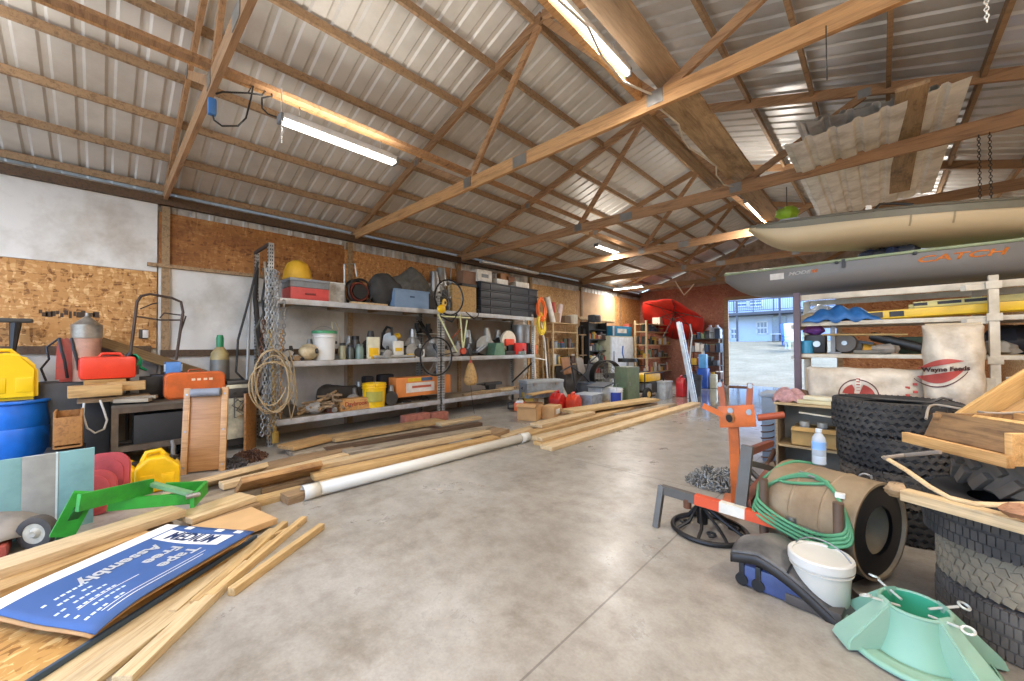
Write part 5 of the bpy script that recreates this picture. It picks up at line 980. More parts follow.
for sx in (-1, 1):
    for sy in (-1, 1): MB().cyl((sx*.18, sy*.3, 0), (sx*.18, sy*.3, 1.75), .015).build('post', DSTEEL, t)
for z in zz: MB().box((0, 0, z), (.38, .62, .02)).build('shelf', DSTEEL, t)
fill(-7.2, wy(639, -7.1), .6, [z+.012 for z in zz], .34, 5, 35, 'the dark wire shelf', .24)
# rolls and cords at the rack end
yp = RY[2]+.08
for k, (u0, v0, u1, v1, r, m, lab) in enumerate(((547, 297, 553, 322, .085, mt('#dedad4', .6), 'thick white paper roll leaning above the timber shelf'), (553, 302, 555, 322, .05, mt('#b5433a', .6), 'red roll between the two white rolls'), (561, 305, 558, 323, .075, mt('#dcc9c4', .6), 'pinkish white roll right of the thick white roll'))):
    x = -7.22; p, q = PX(u1, v1, x), PX(u0, v0, x); dz_ = SA[3]+.012-p.z; p.z += dz_; q.z += dz_*.5; t = thing('paper_roll', lab, 'roll', p); MB().cyl((0, 0, 0), q-p, r, n=18).build('wrap', m, t); MB().cyl((q-p)*.99, (q-p)*1.004, r*.5, n=14).build('core', CARD, t)
for nm, m, u, v, R_, lab, sd in (('extension_cable', mt('#d4601f', .5), 541, 309, .33, 'orange extension cord coiled at the far rack post', 3), ('rope', mt('#d2b83a', .6), 541, 324, .30, 'yellow rope coil hanging under the orange cord at the far rack post', 4)):
    c = PX(u, v, -6.70); coil(nm, lab, 'cord' if nm != 'rope' else 'rope', c, R_*.55, .02, 7, m, (0, PI/2, .15), jit=.3, squash=1.4, seed=sd)
t = thing('step_frame', 'white tubular frame leaning at the end of the second rack', 'frame', (0, 0, 0)); x = -6.75; MB().tube([PX(549, 398, x), PX(545, 345, x), PX(541, 322, x), PX(535, 326, x), PX(534, 345, x), PX(536, 395, x)], .022, 8).build('tube', WHITEP, t); MB().tube([PX(546, 360, x), PX(535, 358, x)], .016, 8).build('rung', WHITEP, t)
for k, (u, m, lab) in enumerate(((550, DSTEEL, 'dark steel long-handled tool leaning between rack and timber shelf'), (548, W_OLD, 'brown wooden long-handled tool leaning between rack and timber shelf'))):
    p = V((-7.0+.1*k, wy(u, -7.0), 0)); t = thing('long_tool', lab, 'tool', p); MB().cyl((0, 0, .25), (-.2, .1, 1.75), .018).build('shaft', m, t); MB().box((.01, 0, .14), (.04, .2, .27), bev=.01, taper=.5).build('blade', mt('#31425c', .5), t)
# steel tool chest on blocks
y0, y1 = wy(522, -6.05), wy(561, -6.05); cy = (y0+y1)/2; z0, z1 = zat(540, 397, -6.05), zat(540, 380, -6.05)
p = PZ(540, 408); x = -6.1
t = thing('tool_chest', 'grey steel tool chest with a dark end raised on blocks by the rack end', 'chest', (x, cy, z0), rz=-.35); w = (y1-y0)*.68; h = z1-z0; MB().box((0, 0, h*.43), (.42, w, h*.86), bev=.01).build('body', mt('#8f979c', .45, .3, dirt=.2), t); MB().box((0, 0, h*.93), (.44, w*1.02, h*.16), bev=.012).build('lid', mt('#a3aaae', .4, .3), t)
for s in (-.3, .3): MB().box((.222, w*s, h*.78), (.012, .07, .07)).build('latch', STEEL, t)
MB().tube([(0, -w/2-.005, h*.6), (0, -w/2-.05, h*.55), (0, -w/2-.005, h*.5)], .01, 6).build('handle', BLACK, t)
for k, s in enumerate((-1, 1)): one(MB().box((0, 0, z0/2-.002), (.3, .12, z0-.004)), 'wood_block', W_OLD, ('near', 'far')[k]+' support block under the grey tool chest', 'block', (x, cy+s*w*.3, 0), (0, 0, -.35))
# orange chainsaw
p = PZ(520, 411); t = thing('chainsaw', 'orange chainsaw on the floor left of the cardboard boxes', 'chainsaw', p, rz=.6); oc = mt('#e0662a', .4); MB().box((0, 0, .11), (.26, .2, .2), bev=.03).build('body', oc, t); MB().box((0, -.02, .22), (.16, .16, .05), bev=.015).build('cover', WHITEP, t); MB().tube([(-.1, .11, .1), (-.05, .12, .28), (.06, .1, .28), (.12, .1, .1)], .015, 7).build('front_handle', BLACK, t); MB().tube([(-.13, 0, .2), (-.28, 0, .18), (-.28, 0, .05), (-.13, 0, .04)], .02, 7).build('rear_handle', BLACK, t); MB().box((.32, .0, .09), (.4, .012, .08), bev=.004).build('guide_bar', STEEL, t)
p = PZ(533, 408); t = thing('hedge_trimmer', 'orange trimmer engine behind the chainsaw', 'trimmer', p, rz=.2); MB().box((0, 0, .16), (.2, .18, .3), bev=.04).build('body', oc, t); MB().tube([(0, .1, .1), (0, .16, .3), (0, .0, .36), (0, -.1, .28)], .014, 7).build('handle', BLACK, t); MB().lathe([(0, -.03), (.08, -.03), (.08, .03), (0, .03)], (.11, 0, .16), 16, M=Euler((0, PI/2, 0)).to_matrix().to_4x4()).build('fan_cover', WHITEP, t)
# cardboard boxes
p = PZ(538, 421); carton('open brown cardboard box nearest the pale planks', (p.x-.25, p.y+.05, 0), (.42, .40, .30), .35, open_=True)
p = PZ(560, 419); t = carton('taped white-labelled carton right of the open brown box', (p.x-.22, p.y+.0, 0), (.3, .42, .26), .25); MB().box((.152, 0, .15), (.003, .2, .1)).build('paper_label', WHITEP, t)
p = PZ(546, 412); board('board', (p.x-.25, p.y-.3, .42), (p.x-.2, p.y+.5, .44), .2, .03, W_PINE, 'short pine board lying across the open cardboard box'); bucket('yellow tub standing behind the open cardboard box', (p.x-.62, p.y+.15, 0), .19, .40, mt('#b9942f', .5), rz=PI/2)
# red fuel cans
for k, (u, lab, s) in enumerate(((562, 'dark red fuel can left of the pair behind the planks', 1.), (578, 'orange-red fuel can right of the pair behind the planks', .92))):
    p = PZ(u, 411); t = jerry_can(lab, (p.x-.12, p.y, 0), PI/2+.1, .38*s, .28*s, .44*s, mt(('#b3241d', '#c8401f')[k], .4)); 
# far bits in the middle: grey totes, lids and mats
def tub(label, u, v, sx, sy, sz, c, rz=0., lidc=None, dz=0., dx=-.2):
    p = PZ(u, v); t = thing('storage_tub', label, 'tub', (p.x+dx, p.y, dz), rz=rz); MB().box((0, 0, sz*.46), (sx, sy, sz*.92), bev=.02, taper=1.0).build('tub', mt(c, .5, dirt=.2), t); MB().box((0, 0, sz*.95), (sx*1.06, sy*1.06, sz*.1), bev=.01).build('lid', mt(lidc or c, .5), t); return p
tub('grey plastic tub behind the orange-red fuel can', 595, 408, .5, .62, .34, '#8d949b', .1); tub('pale grey tub further along behind the planks', 607, 402, .45, .5, .42, '#b9bcbd', -.1); tub('dark tub in front of the big drum fan', 600, 396, .5, .6, .4, '#4b5058', .1, dx=-.5)
p = PZ(578, 401); one(MB().box((0, 0, .3), (.05, .7, .6), bev=.01), 'mattress_board', mt('#a9a596', .7, dirt=.3), 'pale grey panel leaning behind the red fuel cans', 'panel', (p.x-.55, p.y, .02), (0, -.5, .1)); p = PZ(598, 398)
one(MB().box((0, 0, .02), (.5, .9, .035), bev=.01), 'floor_mat', mt('#4a4d52', .7), 'dark mat lying on the pale tub', 'mat', (PZ(607, 402).x-.2, PZ(607, 402).y, .43), (.05, -.0, .2))
# blue paint bucket and green tin
p = PZ(621, 405); t = bucket('blue and white paint bucket at the far end of the planks', (p.x-.15, p.y, 0), .18, .42, mt('#d9dadb', .4), rz=rad(-58), bail=True); MB().grid(lambda a, b: V((.181*math.cos(-.8+1.6*a), .181*math.sin(-.8+1.6*a), .06+.26*b)), 12, 2).build('paper_label', mt('#243a93', .5), t); p = PZ(630, 403); bucket('dull green bucket right of the blue and white paint bucket', (p.x-.3, p.y, 0), .16, .42, mt('#5d7a5c', .5), rz=PI/2)
# bicycles / stroller in the heap
t = thing('exercise_bike', 'dark folded frame with handles in the heap before the timber shelf', 'frame', (0, 0, 0)); x = -6.5; dm = mt('#2e2c2c', .5)
for pts, r in ((((572, 402), (575, 385), (571, 362)), .03), (((575, 385), (586, 372), (590, 358)), .025), (((560, 372), (571, 366), (584, 376), (594, 388)), .022), (((576, 388), (583, 400)), .02), (((590, 362), (597, 356), (601, 352)), .02)): MB().tube([PX(u, v, x) for u, v in pts], r, 7).build('frame_tube', dm, t)
z0 = min((o.matrix_basis @ v.co).z for o in t.children for v in o.data.vertices)
for k, (u, v) in enumerate(((572, 366), (586, 366))): c = PX(u, v, x-.08); one(MB().box((0, 0, 0), (.06, .44, .52), bev=.03), 'seat_cushion', mt(('#8a5f3a', '#8f857a')[k], .7), ('brown', 'grey')[k]+' cushion panel propped in the heap before the timber shelf', 'cushion', (c.x-.2, c.y, c.z), (0, -.25, .15*k)) 
one(MB().box((0, 0, .45), (.4, 1.6, .9), bev=.02), 'work_table', mt('#4d4640', .7), 'low dark cabinet behind the propped cushions', 'cabinet', (-7.0, wy(578, -6.9), 0))
t, p = thing('shop_vacuum', 'pale round vacuum head on a stalk by the drum fan', 'vacuum', (-6.95, wy(594, -6.95), 0)), None; MB().ball((0, 0, 1.05), (.14, .14, .13), 14).build('head', mt('#c9c4b4', .5), t); MB().cyl((0, 0, .05), (0, 0, .95), .05).build('stalk', DSTEEL, t); MB().cyl((0, 0, 0), (0, 0, .05), .2, n=20).build('base', DSTEEL, t)
# big drum fan
c = PX(606, 378, -6.3); r = .50; t = thing('drum_fan', 'big black drum fan standing before the bookcase', 'fan', (c.x, c.y, 0)); zc = .56; FM = Euler((0, PI/2, -.55)).to_matrix().to_4x4()
MB().lathe([(r*.94, -.16), (r, -.16), (r, .16), (r*.94, .16), (r*.94, -.16)], (0, 0, zc), 40, M=FM).build('drum', BLACK, t); g_ = MB()
for k in range(5): g_.ring((0, 0, 0), r*(.2+.18*k), .006, 32, 5, 'Z', M=Matrix.Translation((0, 0, 0)))
for k in range(20): g_.tube([(r*.12*math.cos(k*PI/10), r*.12*math.sin(k*PI/10), 0), (r*.94*math.cos(k*PI/10), r*.94*math.sin(k*PI/10), 0)], .004, 4)
bmesh.ops.transform(g_.bm, matrix=Matrix.Translation((0, 0, zc)) @ FM @ Matrix.Translation((0, 0, .16)), verts=g_.bm.verts[:]); g_.build('grille', mt('#6a6763', .4, .4), t)
b = MB()
for k in range(4): b.box((0, r*.45, 0), (.2, r*.75, .012), rot=(0, .4, 0), M=Matrix.Translation((0, 0, zc)) @ FM @ Matrix.Rotation(k*PI/2, 4, 'Z'))
b.build('blade', mt('#8d8a84', .4, .4), t); MB().ball((0, 0, zc), .09).build('motor', DSTEEL, t)
for s in (-1, 1): MB().tube([FM @ V((.0, s*r*.8, -.16))+V((0, 0, zc)), FM @ V((.5, s*r*.8, -.2))+V((0, 0, zc-.02))], .02).build('leg', DSTEEL, t)
# green steel box and stool
p = PZ(634, 402); t = thing('steel_locker', 'olive green steel box standing upright before the stool', 'locker', (p.x-.2, p.y, 0), rz=-.2); MB().box((0, 0, .47), (.42, .5, .94), bev=.012).build('body', mt('#5f6d55', .5, dirt=.3), t); MB().box((.212, 0, .47), (.012, .44, .86)).build('door', mt('#687660', .5), t); MB().box((.225, -.16, .5), (.015, .03, .1)).build('handle', STEEL, t); MB().box((.0, .26, .47), (.40, .012, .9)).build('side_panel', mt('#a8b0ae', .5), t)
p = PZ(640, 398); t = thing('bar_stool', 'black padded stool behind the olive green steel box', 'stool', (p.x-.5, p.y+.25, 0)); MB().cyl((0, 0, 1.02), (0, 0, 1.13), .28, n=24).build('seat', BLACK, t); MB().cyl((0, 0, .05), (0, 0, 1.02), .035).build('post', STEEL, t); MB().cyl((0, 0, 0), (0, 0, .05), .22, n=20).build('base', DSTEEL, t)
MB().tube([(-.0, -.22, 1.1), (.0, -.32, 1.3), (0, -.28, 1.5)], .02).build('handle', mt('#3d6ab0', .5), t)
# yellow generator
p = PZ(652, 400); t = thing('generator', 'yellow portable generator on wheels before the umbrella shelf', 'generator', (p.x-.2, p.y+.1, 0), rz=-.1); MB().box((0, 0, .62), (.44, .8, .22), bev=.05).build('tank', mt('#e3b21f', .4), t); MB().box((0, .05, .34), (.4, .5, .32), bev=.03).build('engine', DSTEEL, t); MB().box((.1, -.22, .36), (.25, .22, .2), bev=.02).build('alternator', GREYP, t)
for s in (-1, 1): MB().tube([(s*.24, -.5, .16), (s*.24, -.5, .75), (s*.24, .5, .75), (s*.24, .5, .02)], .02, 8).build('frame', BLACK, t)
for s in (-1, 1): MB().lathe([(0, -.03), (.1, -.05), (.17, -.05), (.19, 0), (.17, .05), (.1, .05), (0, .03)], (s*.26, -.42, .19), 24, M=Euler((0, PI/2, 0)).to_matrix().to_4x4()).build('wheel', BLACKR, t); MB().cyl((s*.3, -.42, .19), (s*.325, -.42, .19), .08).build('hub', mt('#c9a24a', .5), t)
# timber shelf under the umbrella
x = -6.3; zsC = (.5, 1.05, 1.55, 2.05); SC_ = stand('wooden_shelf', 'pale timber shelf in front of the red umbrella', 'shelf', 647, 682, 322, x, W_NEW, zsC+(2.34,), .5, .06); fill(SC_[0], SC_[1], SC_[2]-.1, zsC[:4], .4, 6, 51, 'the pale shelf before the red umbrella', .3)
t = carton('white carton on top of the shelf before the red umbrella', (SC_[0], SC_[1], SC_[3]-.02 if SC_[3] < 2.34 else 2.34), (.3, .7, .3), 0, mt('#dcd6c6', .6), tape=False)
MB().box((.152, .1, .1), (.004, .3, .1)).build('printed_panel', GREYP, t)
one(MB().box((0, 0, .3), (.05, .06, .9)), 'level_bar', mt('#c14a35', .5), 'red upright bar leaning in the shelf before the umbrella', 'bar', (SC_[0]+.27, SC_[1]+.28, .85)) if 0 else None
# umbrella
c = PY(672, 320, 15.18); t = thing('patio_umbrella', 'open red patio umbrella tipped over above the shelf in the far corner', 'umbrella', c); t.rotation_euler = V((.16, .60, .78)).to_track_quat('Z', 'Y').to_euler(); rm = mt('#d32a1e', .6, var=.06); Ru = 1.28; b = MB(); n = 6
apex = b.bm.verts.new((0, 0, .42)); rim = []
for k in range(n*4):
    a = 2*PI*k/(n*4); f = abs(((k % 4)-2)/2); q = Ru*(.90+.10*f); rim.append((b.bm.verts.new((q*.5*math.cos(a), q*.5*math.sin(a), .27-.0*(1-f))), b.bm.verts.new((q*math.cos(a), q*math.sin(a), -.03*(1-f)))))
for k in range(n*4):
    a0, a1 = rim[k], rim[(k+1) % (n*4)]; b.bm.faces.new((apex, a0[0], a1[0])); b.bm.faces.new((a0[0], a0[1], a1[1], a1[0]))
b.build('canopy', rm, t, thick=.008, ang=12)
for k in range(n): a = 2*PI*k/n; MB().cyl((0, 0, .40), (Ru*.97*math.cos(a), Ru*.97*math.sin(a), .0), .012, n=6).build('rib', DSTEEL, t); MB().cyl((0, 0, .0), (Ru*.5*math.cos(a), Ru*.5*math.sin(a), .23), .010, n=6).build('strut', DSTEEL, t)
MB().cyl((0, 0, -.9), (0, 0, .52), .02, n=10).build('pole', DSTEEL, t); MB().cyl((0, 0, -.04), (0, 0, .06), .045, n=12).build('hub', BLACK, t)
# step ladder
p = PZ(694, 404); t = thing('ladder', 'silver ladder leaning on the shelf before the red umbrella', 'ladder', (p.x, p.y, 0)); o = V((p.x, p.y, 0)); am = mt('#b9c0c6', .35, .5); top = PX(678, 322, p.x-.55)-o; L2 = V((-.085, .40, 0))
for s_ in (0, 1): MB().bar(L2*s_, top+L2*s_, .09, .035, (0, 1, 0)).build('rail', am, t)
for k in range(1, 8): c = top*(k/8); MB().cyl(c, c+L2, .018, n=8).build('rung', am, t)
one(MB().tube([PX(690, 324, p.x-.6), PX(692, 335, p.x-.55), PX(688, 376, p.x-.5), PX(688, 398, p.x-.5)], .025, 8), 'bent_pole', am, 'thin bent silver pole standing behind the leaning ladder', 'pole')
# far dark rack by the door
x = -5.2; y0 = YE-.55
x0, x1 = xat(690, y0), xat(721, y0); zsD = (.25, .75, 1.25, 1.75); t = thing('storage_rack', 'dark wire storage rack in the far corner left of the big doorway', 'rack', ((x0+x1)/2, y0+.1, 0)); w = x1-x0
for sx in (-1, 1):
    for sy in (-1, 1): MB().cyl((sx*(w/2-.03), sy*.2, 0), (sx*(w/2-.03), sy*.2, 2.0), .022).build('post', mt('#9aa0a6', .4, .5) if sx > 0 else DSTEEL, t)
for z in zsD: MB().box((0, 0, z), (w, .44, .025)).build('shelf', DSTEEL, t)
q = random.Random(77)
for z in zsD:
    xx = -w/2+.08
    while xx < w/2-.1:
        bw = q.uniform(.1, .2); h = q.uniform(.15, .38); tt = thing('small_box', 'small container among those crowding the dark wire rack by the doorway', 'container', ((x0+x1)/2+xx+bw/2, y0+.02, z+.014), group='containers on the dark wire rack'); MB().box((0, 0, h/2), (bw, .3, h), bev=.01).build('body', mt(q.choice(PAL), .5), tt); MB().box((0, 0, h), (bw*1.04, .31, .02)).build('lid', mt(q.choice(PAL), .5), tt); xx += bw+.03
for k, u in enumerate((710, 717)): px_ = xat(u, y0); tt = thing('water_jug', ('left', 'right')[k]+' silver-white jug on top of the dark wire rack', 'jug', (px_, y0+.05, 1.77)) ; MB().lathe([(0, 0), (.16, 0), (.17, .28), (.12, .38), (.05, .44), (.05, .5), (0, .5)], n=20).build('body', mt('#c9d2da', .35, .2), tt); MB().tube([(.12, 0, .36), (.2, 0, .3), (.16, 0, .12)], .015).build('handle', STEEL, tt)
# red can, dark bin, blue cans on the floor
p = PZ(681, 396); jerry_can('slim red fuel can on the floor below the far shelves', (p.x+.05, p.y-.1, 0), PI/2, .3, .22, .6, mt('#c2282b', .4)); p = PZ(690, 397); bucket('dark grey bin behind the ladder foot', (p.x-.05, p.y+.4, 0), .26, .62, mt('#3d4248', .6), rz=0, bail=False); p = PZ(671, 397); tub('grey tub between the generator and the slim red can', 671, 399, .3, .5, .5, '#a4a6a5')
y1 = 14.6; px_ = xat(703, y1); t = thing('water_cooler', 'tall blue plastic container near the far door jamb', 'container', (px_, y1, 0)); MB().box((0, 0, .35), (.34, .3, .7), bev=.03).build('body', mt('#1f4fae', .4), t); MB().box((0, 0, .95), (.26, .22, .5), bev=.04).build('upper', mt('#5aa0d8', .4), t); MB().cyl((0, 0, 1.2), (0, 0, 1.3), .05).build('cap', WHITEP, t)
t = thing('cleaner_jug', 'yellow-white jug beside the tall blue container', 'jug', (xat(711, y1), y1+.2, 0)); MB().box((0, 0, .25), (.26, .2, .5), bev=.05).build('body', mt('#d6d3b4', .5), t); MB().cyl((0, 0, .5), (0, 0, .56), .05).build('cap', YEL, t)
t = thing('push_broom', 'broom leaning in the far corner by the dark wire rack', 'broom', (xat(697, 15.2), 15.2, 0)); MB().box((0, 0, .06), (.4, .08, .12)).build('bristles', DSTEEL, t); MB().cyl((0, 0, .1), (.1, .5, 1.6), .015).build('handle', W_OLD, t)
# hanging v-shaped strap
one(MB().tube([PY(675, 281, 13.8), PY(680, 289, 13.8), PY(684, 295, 13.8), PY(690, 289, 13.8), PY(694, 284, 13.8)], .02, 6), 'strap', mt('#d3c6ae', .7), 'pale strap hanging in a V from the far truss', 'strap')
# outfeed: long pipe lying in trusses above
one(MB().cyl(PY(527, 258, 8.9), PY(500, 250, 7.4), .05), 'conduit', GALV, 'grey pipe laid along the eave on the truss heels', 'pipe') if 0 else None
# ================================================================ RIGHT SIDE
def smooth(pts, it=2):
    P = [V(p) for p in pts]
    for _ in range(it):
        Q = [P[0]]
        for a_, b2 in zip(P, P[1:]): Q += [a_*.75+b2*.25, a_*.25+b2*.75]
        P = Q+[P[-1]]
    return P
# ---- tyres
def tyre(label, c, Rr, w, kind='rib', m=None, rot=(0, 0, 0), seed=1, group=None, rim=.56):
    t = thing('tyre', label, 'tyre', c, rot=rot, group=group); m = m or mt('#2e2d2c', .85, var=.25, dirt=.35, dirtc='#57514a'); ri = Rr*rim; kc = .945 if kind == 'rib' else .975
    prof = [(ri, -w*.36), (ri+.02, -w*.42), (Rr*.80, -w*.5), (Rr*.93, -w*.47), (Rr*kc, -w*.40), (Rr*(kc+.01), 0), (Rr*kc, w*.40), (Rr*.93, w*.47), (Rr*.80, w*.5), (ri+.02, w*.42), (ri, w*.36), (ri+.02, w*.30), (Rr*.86, w*.34), (Rr*.88, -w*.34), (ri+.02, -w*.30), (ri, -w*.36)]
    MB().lathe(prof, n=64).build('carcass', m, t, ang=40); b = MB(); q = random.Random(seed)
    if kind == 'lug':
        n = 22
        for k in range(n):
            for s in (-1, 1):
                a = 2*PI*(k+(.5 if s > 0 else 0))/n; b.box((Rr*.985, 0, 0), (Rr*.13, Rr*.10, w*.52), rot=(s*.75, 0, 0), M=Matrix.Rotation(a, 4, 'Z') @ Matrix.Translation((0, 0, s*w*.23)), bev=.006)
    else:
        rows = {'rib': (-.37, -.19, 0, .19, .37), 'all': (-.36, -.18, 0, .18, .36), 'road': (-.36, -.13, .13, .36)}[kind]; n = {'rib': 46, 'all': 50, 'road': 84}[kind]; rw = w*{'rib': .145, 'all': .155, 'road': .2}[kind]
        for r_, f in enumerate(rows):
            if kind == 'rib':
                def band(a_, b_, f=f, r_=r_):
                    k = int(round(a_*176)) % 176; zz = (0, .5, 1, .5)[k % 4]*.022-.011; e = abs(f) > .3; ro = Rr*(1.0 if not e else .985); ph = (-1)**r_; cs = ((Rr*.94, -1), (ro, -.86), (ro, .86), (Rr*.94, 1))[int(round(b_*3))]
                    cut = Rr*.02 if (k % 8 == 0 and e) else 0
                    return V(((cs[0]-cut)*math.cos(2*PI*a_), (cs[0]-cut)*math.sin(2*PI*a_), f*w+zz*ph+cs[1]*w*.068))
                b.grid(band, 176, 3, True); continue
            for k in range(n):
                a = 2*PI*(k+.5*(r_ % 2))/n; L = 2*PI*Rr/n*{'rib': .98, 'all': .76, 'road': .8}[kind]; edge = abs(f) > .3
                b.box((Rr*(.983 if not edge else .972), 0, f*w), (Rr*.035, L, rw), rot=((.35*(1 if r_ % 2 else -1)) if kind == 'all' else ((.28 if k % 2 else -.28) if kind == 'rib' else 0), 0, 0), M=Matrix.Rotation(a, 4, 'Z'))
        if kind == 'road' or kind == 'rib':
            for k in range(60):
                a = 2*PI*k/60
                for s in (-1, 1): b.box((Rr*.935, 0, s*w*.465), (Rr*.06, .012, w*.05), M=Matrix.Rotation(a, 4, 'Z'))
    b.build('tread', m, t); return t
TB = V((.10, 4.52, 0)); rb = .40; hb_ = .262
DUST = mt('#45413c', .9, var=.3, dirt=.5, dirtc='#6f675c'); BLK = mt('#2d2c2b', .85, var=.25, dirt=.3, dirtc='#514c46')
for k, (lab, dx) in enumerate((('bottom tyre of the rear stack, mostly hidden by the drum', 0), ('second tyre up in the rear stack, sidewall dusty behind the bottle', .02), ('third tyre up in the rear stack below the topmost one', .0), ('topmost tyre of the rear stack, feed sacks behind it', -.03))):
    tyre(lab, (TB.x+dx, TB.y, hb_*(k+.5)+.001), rb, hb_, 'rib', BLK if k != 1 else DUST, rot=(0, 0, k*.7), seed=k)
TF = V((.58, 3.27, 0)); hf = .245
TAN = mt('#8c7f6a', .9, var=.25, dirt=.4, dirtc='#4f473c')
tyre('bottom tyre of the front right stack, worn grey tread', (TF.x, TF.y, hf*.5+.001), .375, hf, 'road', mt('#4a4541', .9, var=.25, dirt=.5, dirtc='#6a6258'), seed=5)
tyre('tan dusty blocky tyre, second in the front right stack', (TF.x+.0, TF.y, hf*1.5+.002), .37, hf, 'all', TAN, seed=6)
tyre('dark smooth tyre, third in the front right stack under the plank', (TF.x-.04, TF.y-.08, hf*2.5+.003), .385, hf*.95, 'road', BLK, seed=7)
tyre('big lugged tractor tyre tilted on top of the front right stack', (TF.x+.13, TF.y+.05, .848), .41, .22, 'lug', mt('#5a5148', .9, var=.3, dirt=.5, dirtc='#6f6353'), rot=(0, 0, 0), seed=8)
tyre('black tyre lying flat on the floor beyond the drum', (.62, 4.35, .10), .30, .19, 'road', BLK, seed=9)
# ---- wooden trough on the tyres
cz = .97
A0, A1 = PZ(910, 438, cz), PZ(1013, 463, cz); d = (A1-A0); d.z = 0; L = d.length; rz = math.atan2(d.y, d.x)
t = thing('wooden_trough', 'rough wooden trough lying on the lugged tractor tyre', 'trough', A0, rz=rz); rw = wood('#94714a', '#5f452b', stain='#4d3a27'); nw = wood('#d2a367', '#a87b45')
MB().box((L*.5, .24, .0), (L*1.02, .54, .03), bev=.003).build('floor_board', nw, t); MB().box((L*.5, -.02, .005), (L*1.04, .035, .055), bev=.004).build('front_rail', nw, t)
MB().box((L*.53, .09, .085), (L*.93, .03, .15), rot=(-.45, 0, 0), bev=.004).build('front_board', rw, t, label='weathered rough front board'); MB().box((.06, .28, .08), (.03, .40, .14), bev=.003).build('end_board', rw, t); MB().box((L*.5, .48, .08), (L, .03, .15), bev=.003).build('rear_board', nw, t)
MB().box((L*.985, .24, .07), (.03, .50, .12), rot=(0, .0, 0), bev=.003).build('end_board', nw, t)
rz_ = [PZ(926, 419, cz+.10), PZ(928, 408, cz+.15), PZ(932, 405, cz+.16), PZ(940, 405, cz+.16), PZ(967, 410, cz+.15), PZ(993, 414, cz+.15), PZ(1030, 412, cz+.16)]
one(MB().tube(smooth(rz_, 1), .007, 8), 'bent_rod', mt('#9a8f80', .55, .3), 'bent grey steel rod hooked over the wooden trough', 'rod')
t = thing('plywood_box', 'pale shallow plywood box tilted up in the wooden trough', 'box', (.63, 3.36, 1.15), rot=(0, rad(-31), rad(45))); pw = wood('#d3a96b', '#ad8145')
MB().box((0, 0, -.03), (.48, .40, .02)).build('base_panel', wood('#b08a58', '#8d6a3c'), t)
for s_ in (-1, 1): MB().box((0, s_*.20, .03), (.48, .022, .14), bev=.002).build('side_board', pw, t); MB().box((s_*.24, 0, .03), (.022, .38, .14), bev=.002).build('end_board', pw, t)
# planks in front
pz = .728
board('board', PZ(904, 489, pz+.05), PZ(1040, 524, pz+.05), .08, .05, W_NEW, 'pale lumber stub with a broken dark end across the front tyre stack'); 
p = PZ(902, 489, pz+.05); t = thing('wood_block', 'broken brown wood knot at the left end of the pale lumber stub', 'block', (p.x-.02, p.y+.05, pz-.0)); MB().ball((0, 0, .03), (.045, .035, .035), 10, .25, 3).build('block', W_OLD, t)
one(MB().tube([PZ(884, 457, .93), PZ(906, 470, .90), PZ(930, 487, .86), PZ(950, 498, .83), PZ(975, 504, .82), PZ(1000, 505, .82), PZ(1035, 504, .83)], .014, 8, flat=.6), 'bent_lath', W_NEW, 'curved pale lath bowing across the front tyre stack', 'lath'); one(MB().tube([PZ(884, 458, .93), PZ(905, 455, .94), PZ(940, 452, 1.0)], .010, 7), 'thin_rod', mt('#8f857a', .5, .3), 'thin grey rod crossing behind the curved lath', 'rod')
p = PZ(1020, 512, .82); t = thing('wood_offcut', 'small brown offcut at the right edge on the pale lumber stub', 'offcut', (p.x, p.y, .79)); MB().ball((0, 0, .03), (.05, .04, .03), 10, .2, 5).build('block', wood('#a0714f', '#6f4c33'), t)
# ---- steel drum on its side with hose
a, b_ = PZ(788, 522), PZ(878, 588); d = V((.91, -.41, 0)).normalized(); n_ = V((-d.y, d.x, 0)); Rd = .30; zc = .335; Ld = .56; a = b_-d*Ld; c0 = a+n_*.05+V((0, 0, zc))
t = thing('steel_drum', 'rusty beige steel drum lying on its side with pipe posts', 'drum', c0, rz=math.atan2(d.y, d.x)); dm = mt('#a39072', .6, .15, var=.15, scale=4, dirt=.55, dirtc='#7a6044'); DM = Euler((0, PI/2, 0)).to_matrix().to_4x4()
MB().lathe([(Rd*.97, 0), (Rd, 0), (Rd, .02), (Rd*.99, .03), (Rd*.99, Ld*.32), (Rd*1.012, Ld*.335), (Rd*.99, Ld*.35), (Rd*.99, Ld*.65), (Rd*1.012, Ld*.665), (Rd*.99, Ld*.68), (Rd*.99, Ld-.03), (Rd, Ld-.02), (Rd, Ld), (Rd*.95, Ld), (Rd*.95, .02), (0, .02)], (0, 0, 0), 56, M=DM).build('barrel', dm, t)
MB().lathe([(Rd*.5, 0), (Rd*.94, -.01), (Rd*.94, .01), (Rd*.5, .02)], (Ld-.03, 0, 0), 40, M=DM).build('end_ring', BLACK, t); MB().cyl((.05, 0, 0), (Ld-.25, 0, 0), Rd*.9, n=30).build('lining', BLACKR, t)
pm = mt('#6a5444', .6, .3, dirt=.4)
P1, P2 = PZ(790, 520)-c0, PZ(868, 575)-c0
def loc(v): return Matrix.Rotation(-math.atan2(d.y, d.x), 4, 'Z') @ (v-c0)
for x in (.04, Ld*.90): MB().cyl((x, -Rd-.03, -zc), (x, -Rd-.03, .21), .028, n=14).build('pipe_post', pm, t); MB().cyl((x, -Rd-.03, .21), (x, -Rd-.03, .225), .02, n=12).build('pipe_bore', BLACK, t) if 0 else None
for x in (.12, Ld-.12): MB().box((x, .0, -zc+.02), (.06, .4, .04)).build('skid', DSTEEL, t)
hx0, hx1 = .04, Ld*.90; pts = []
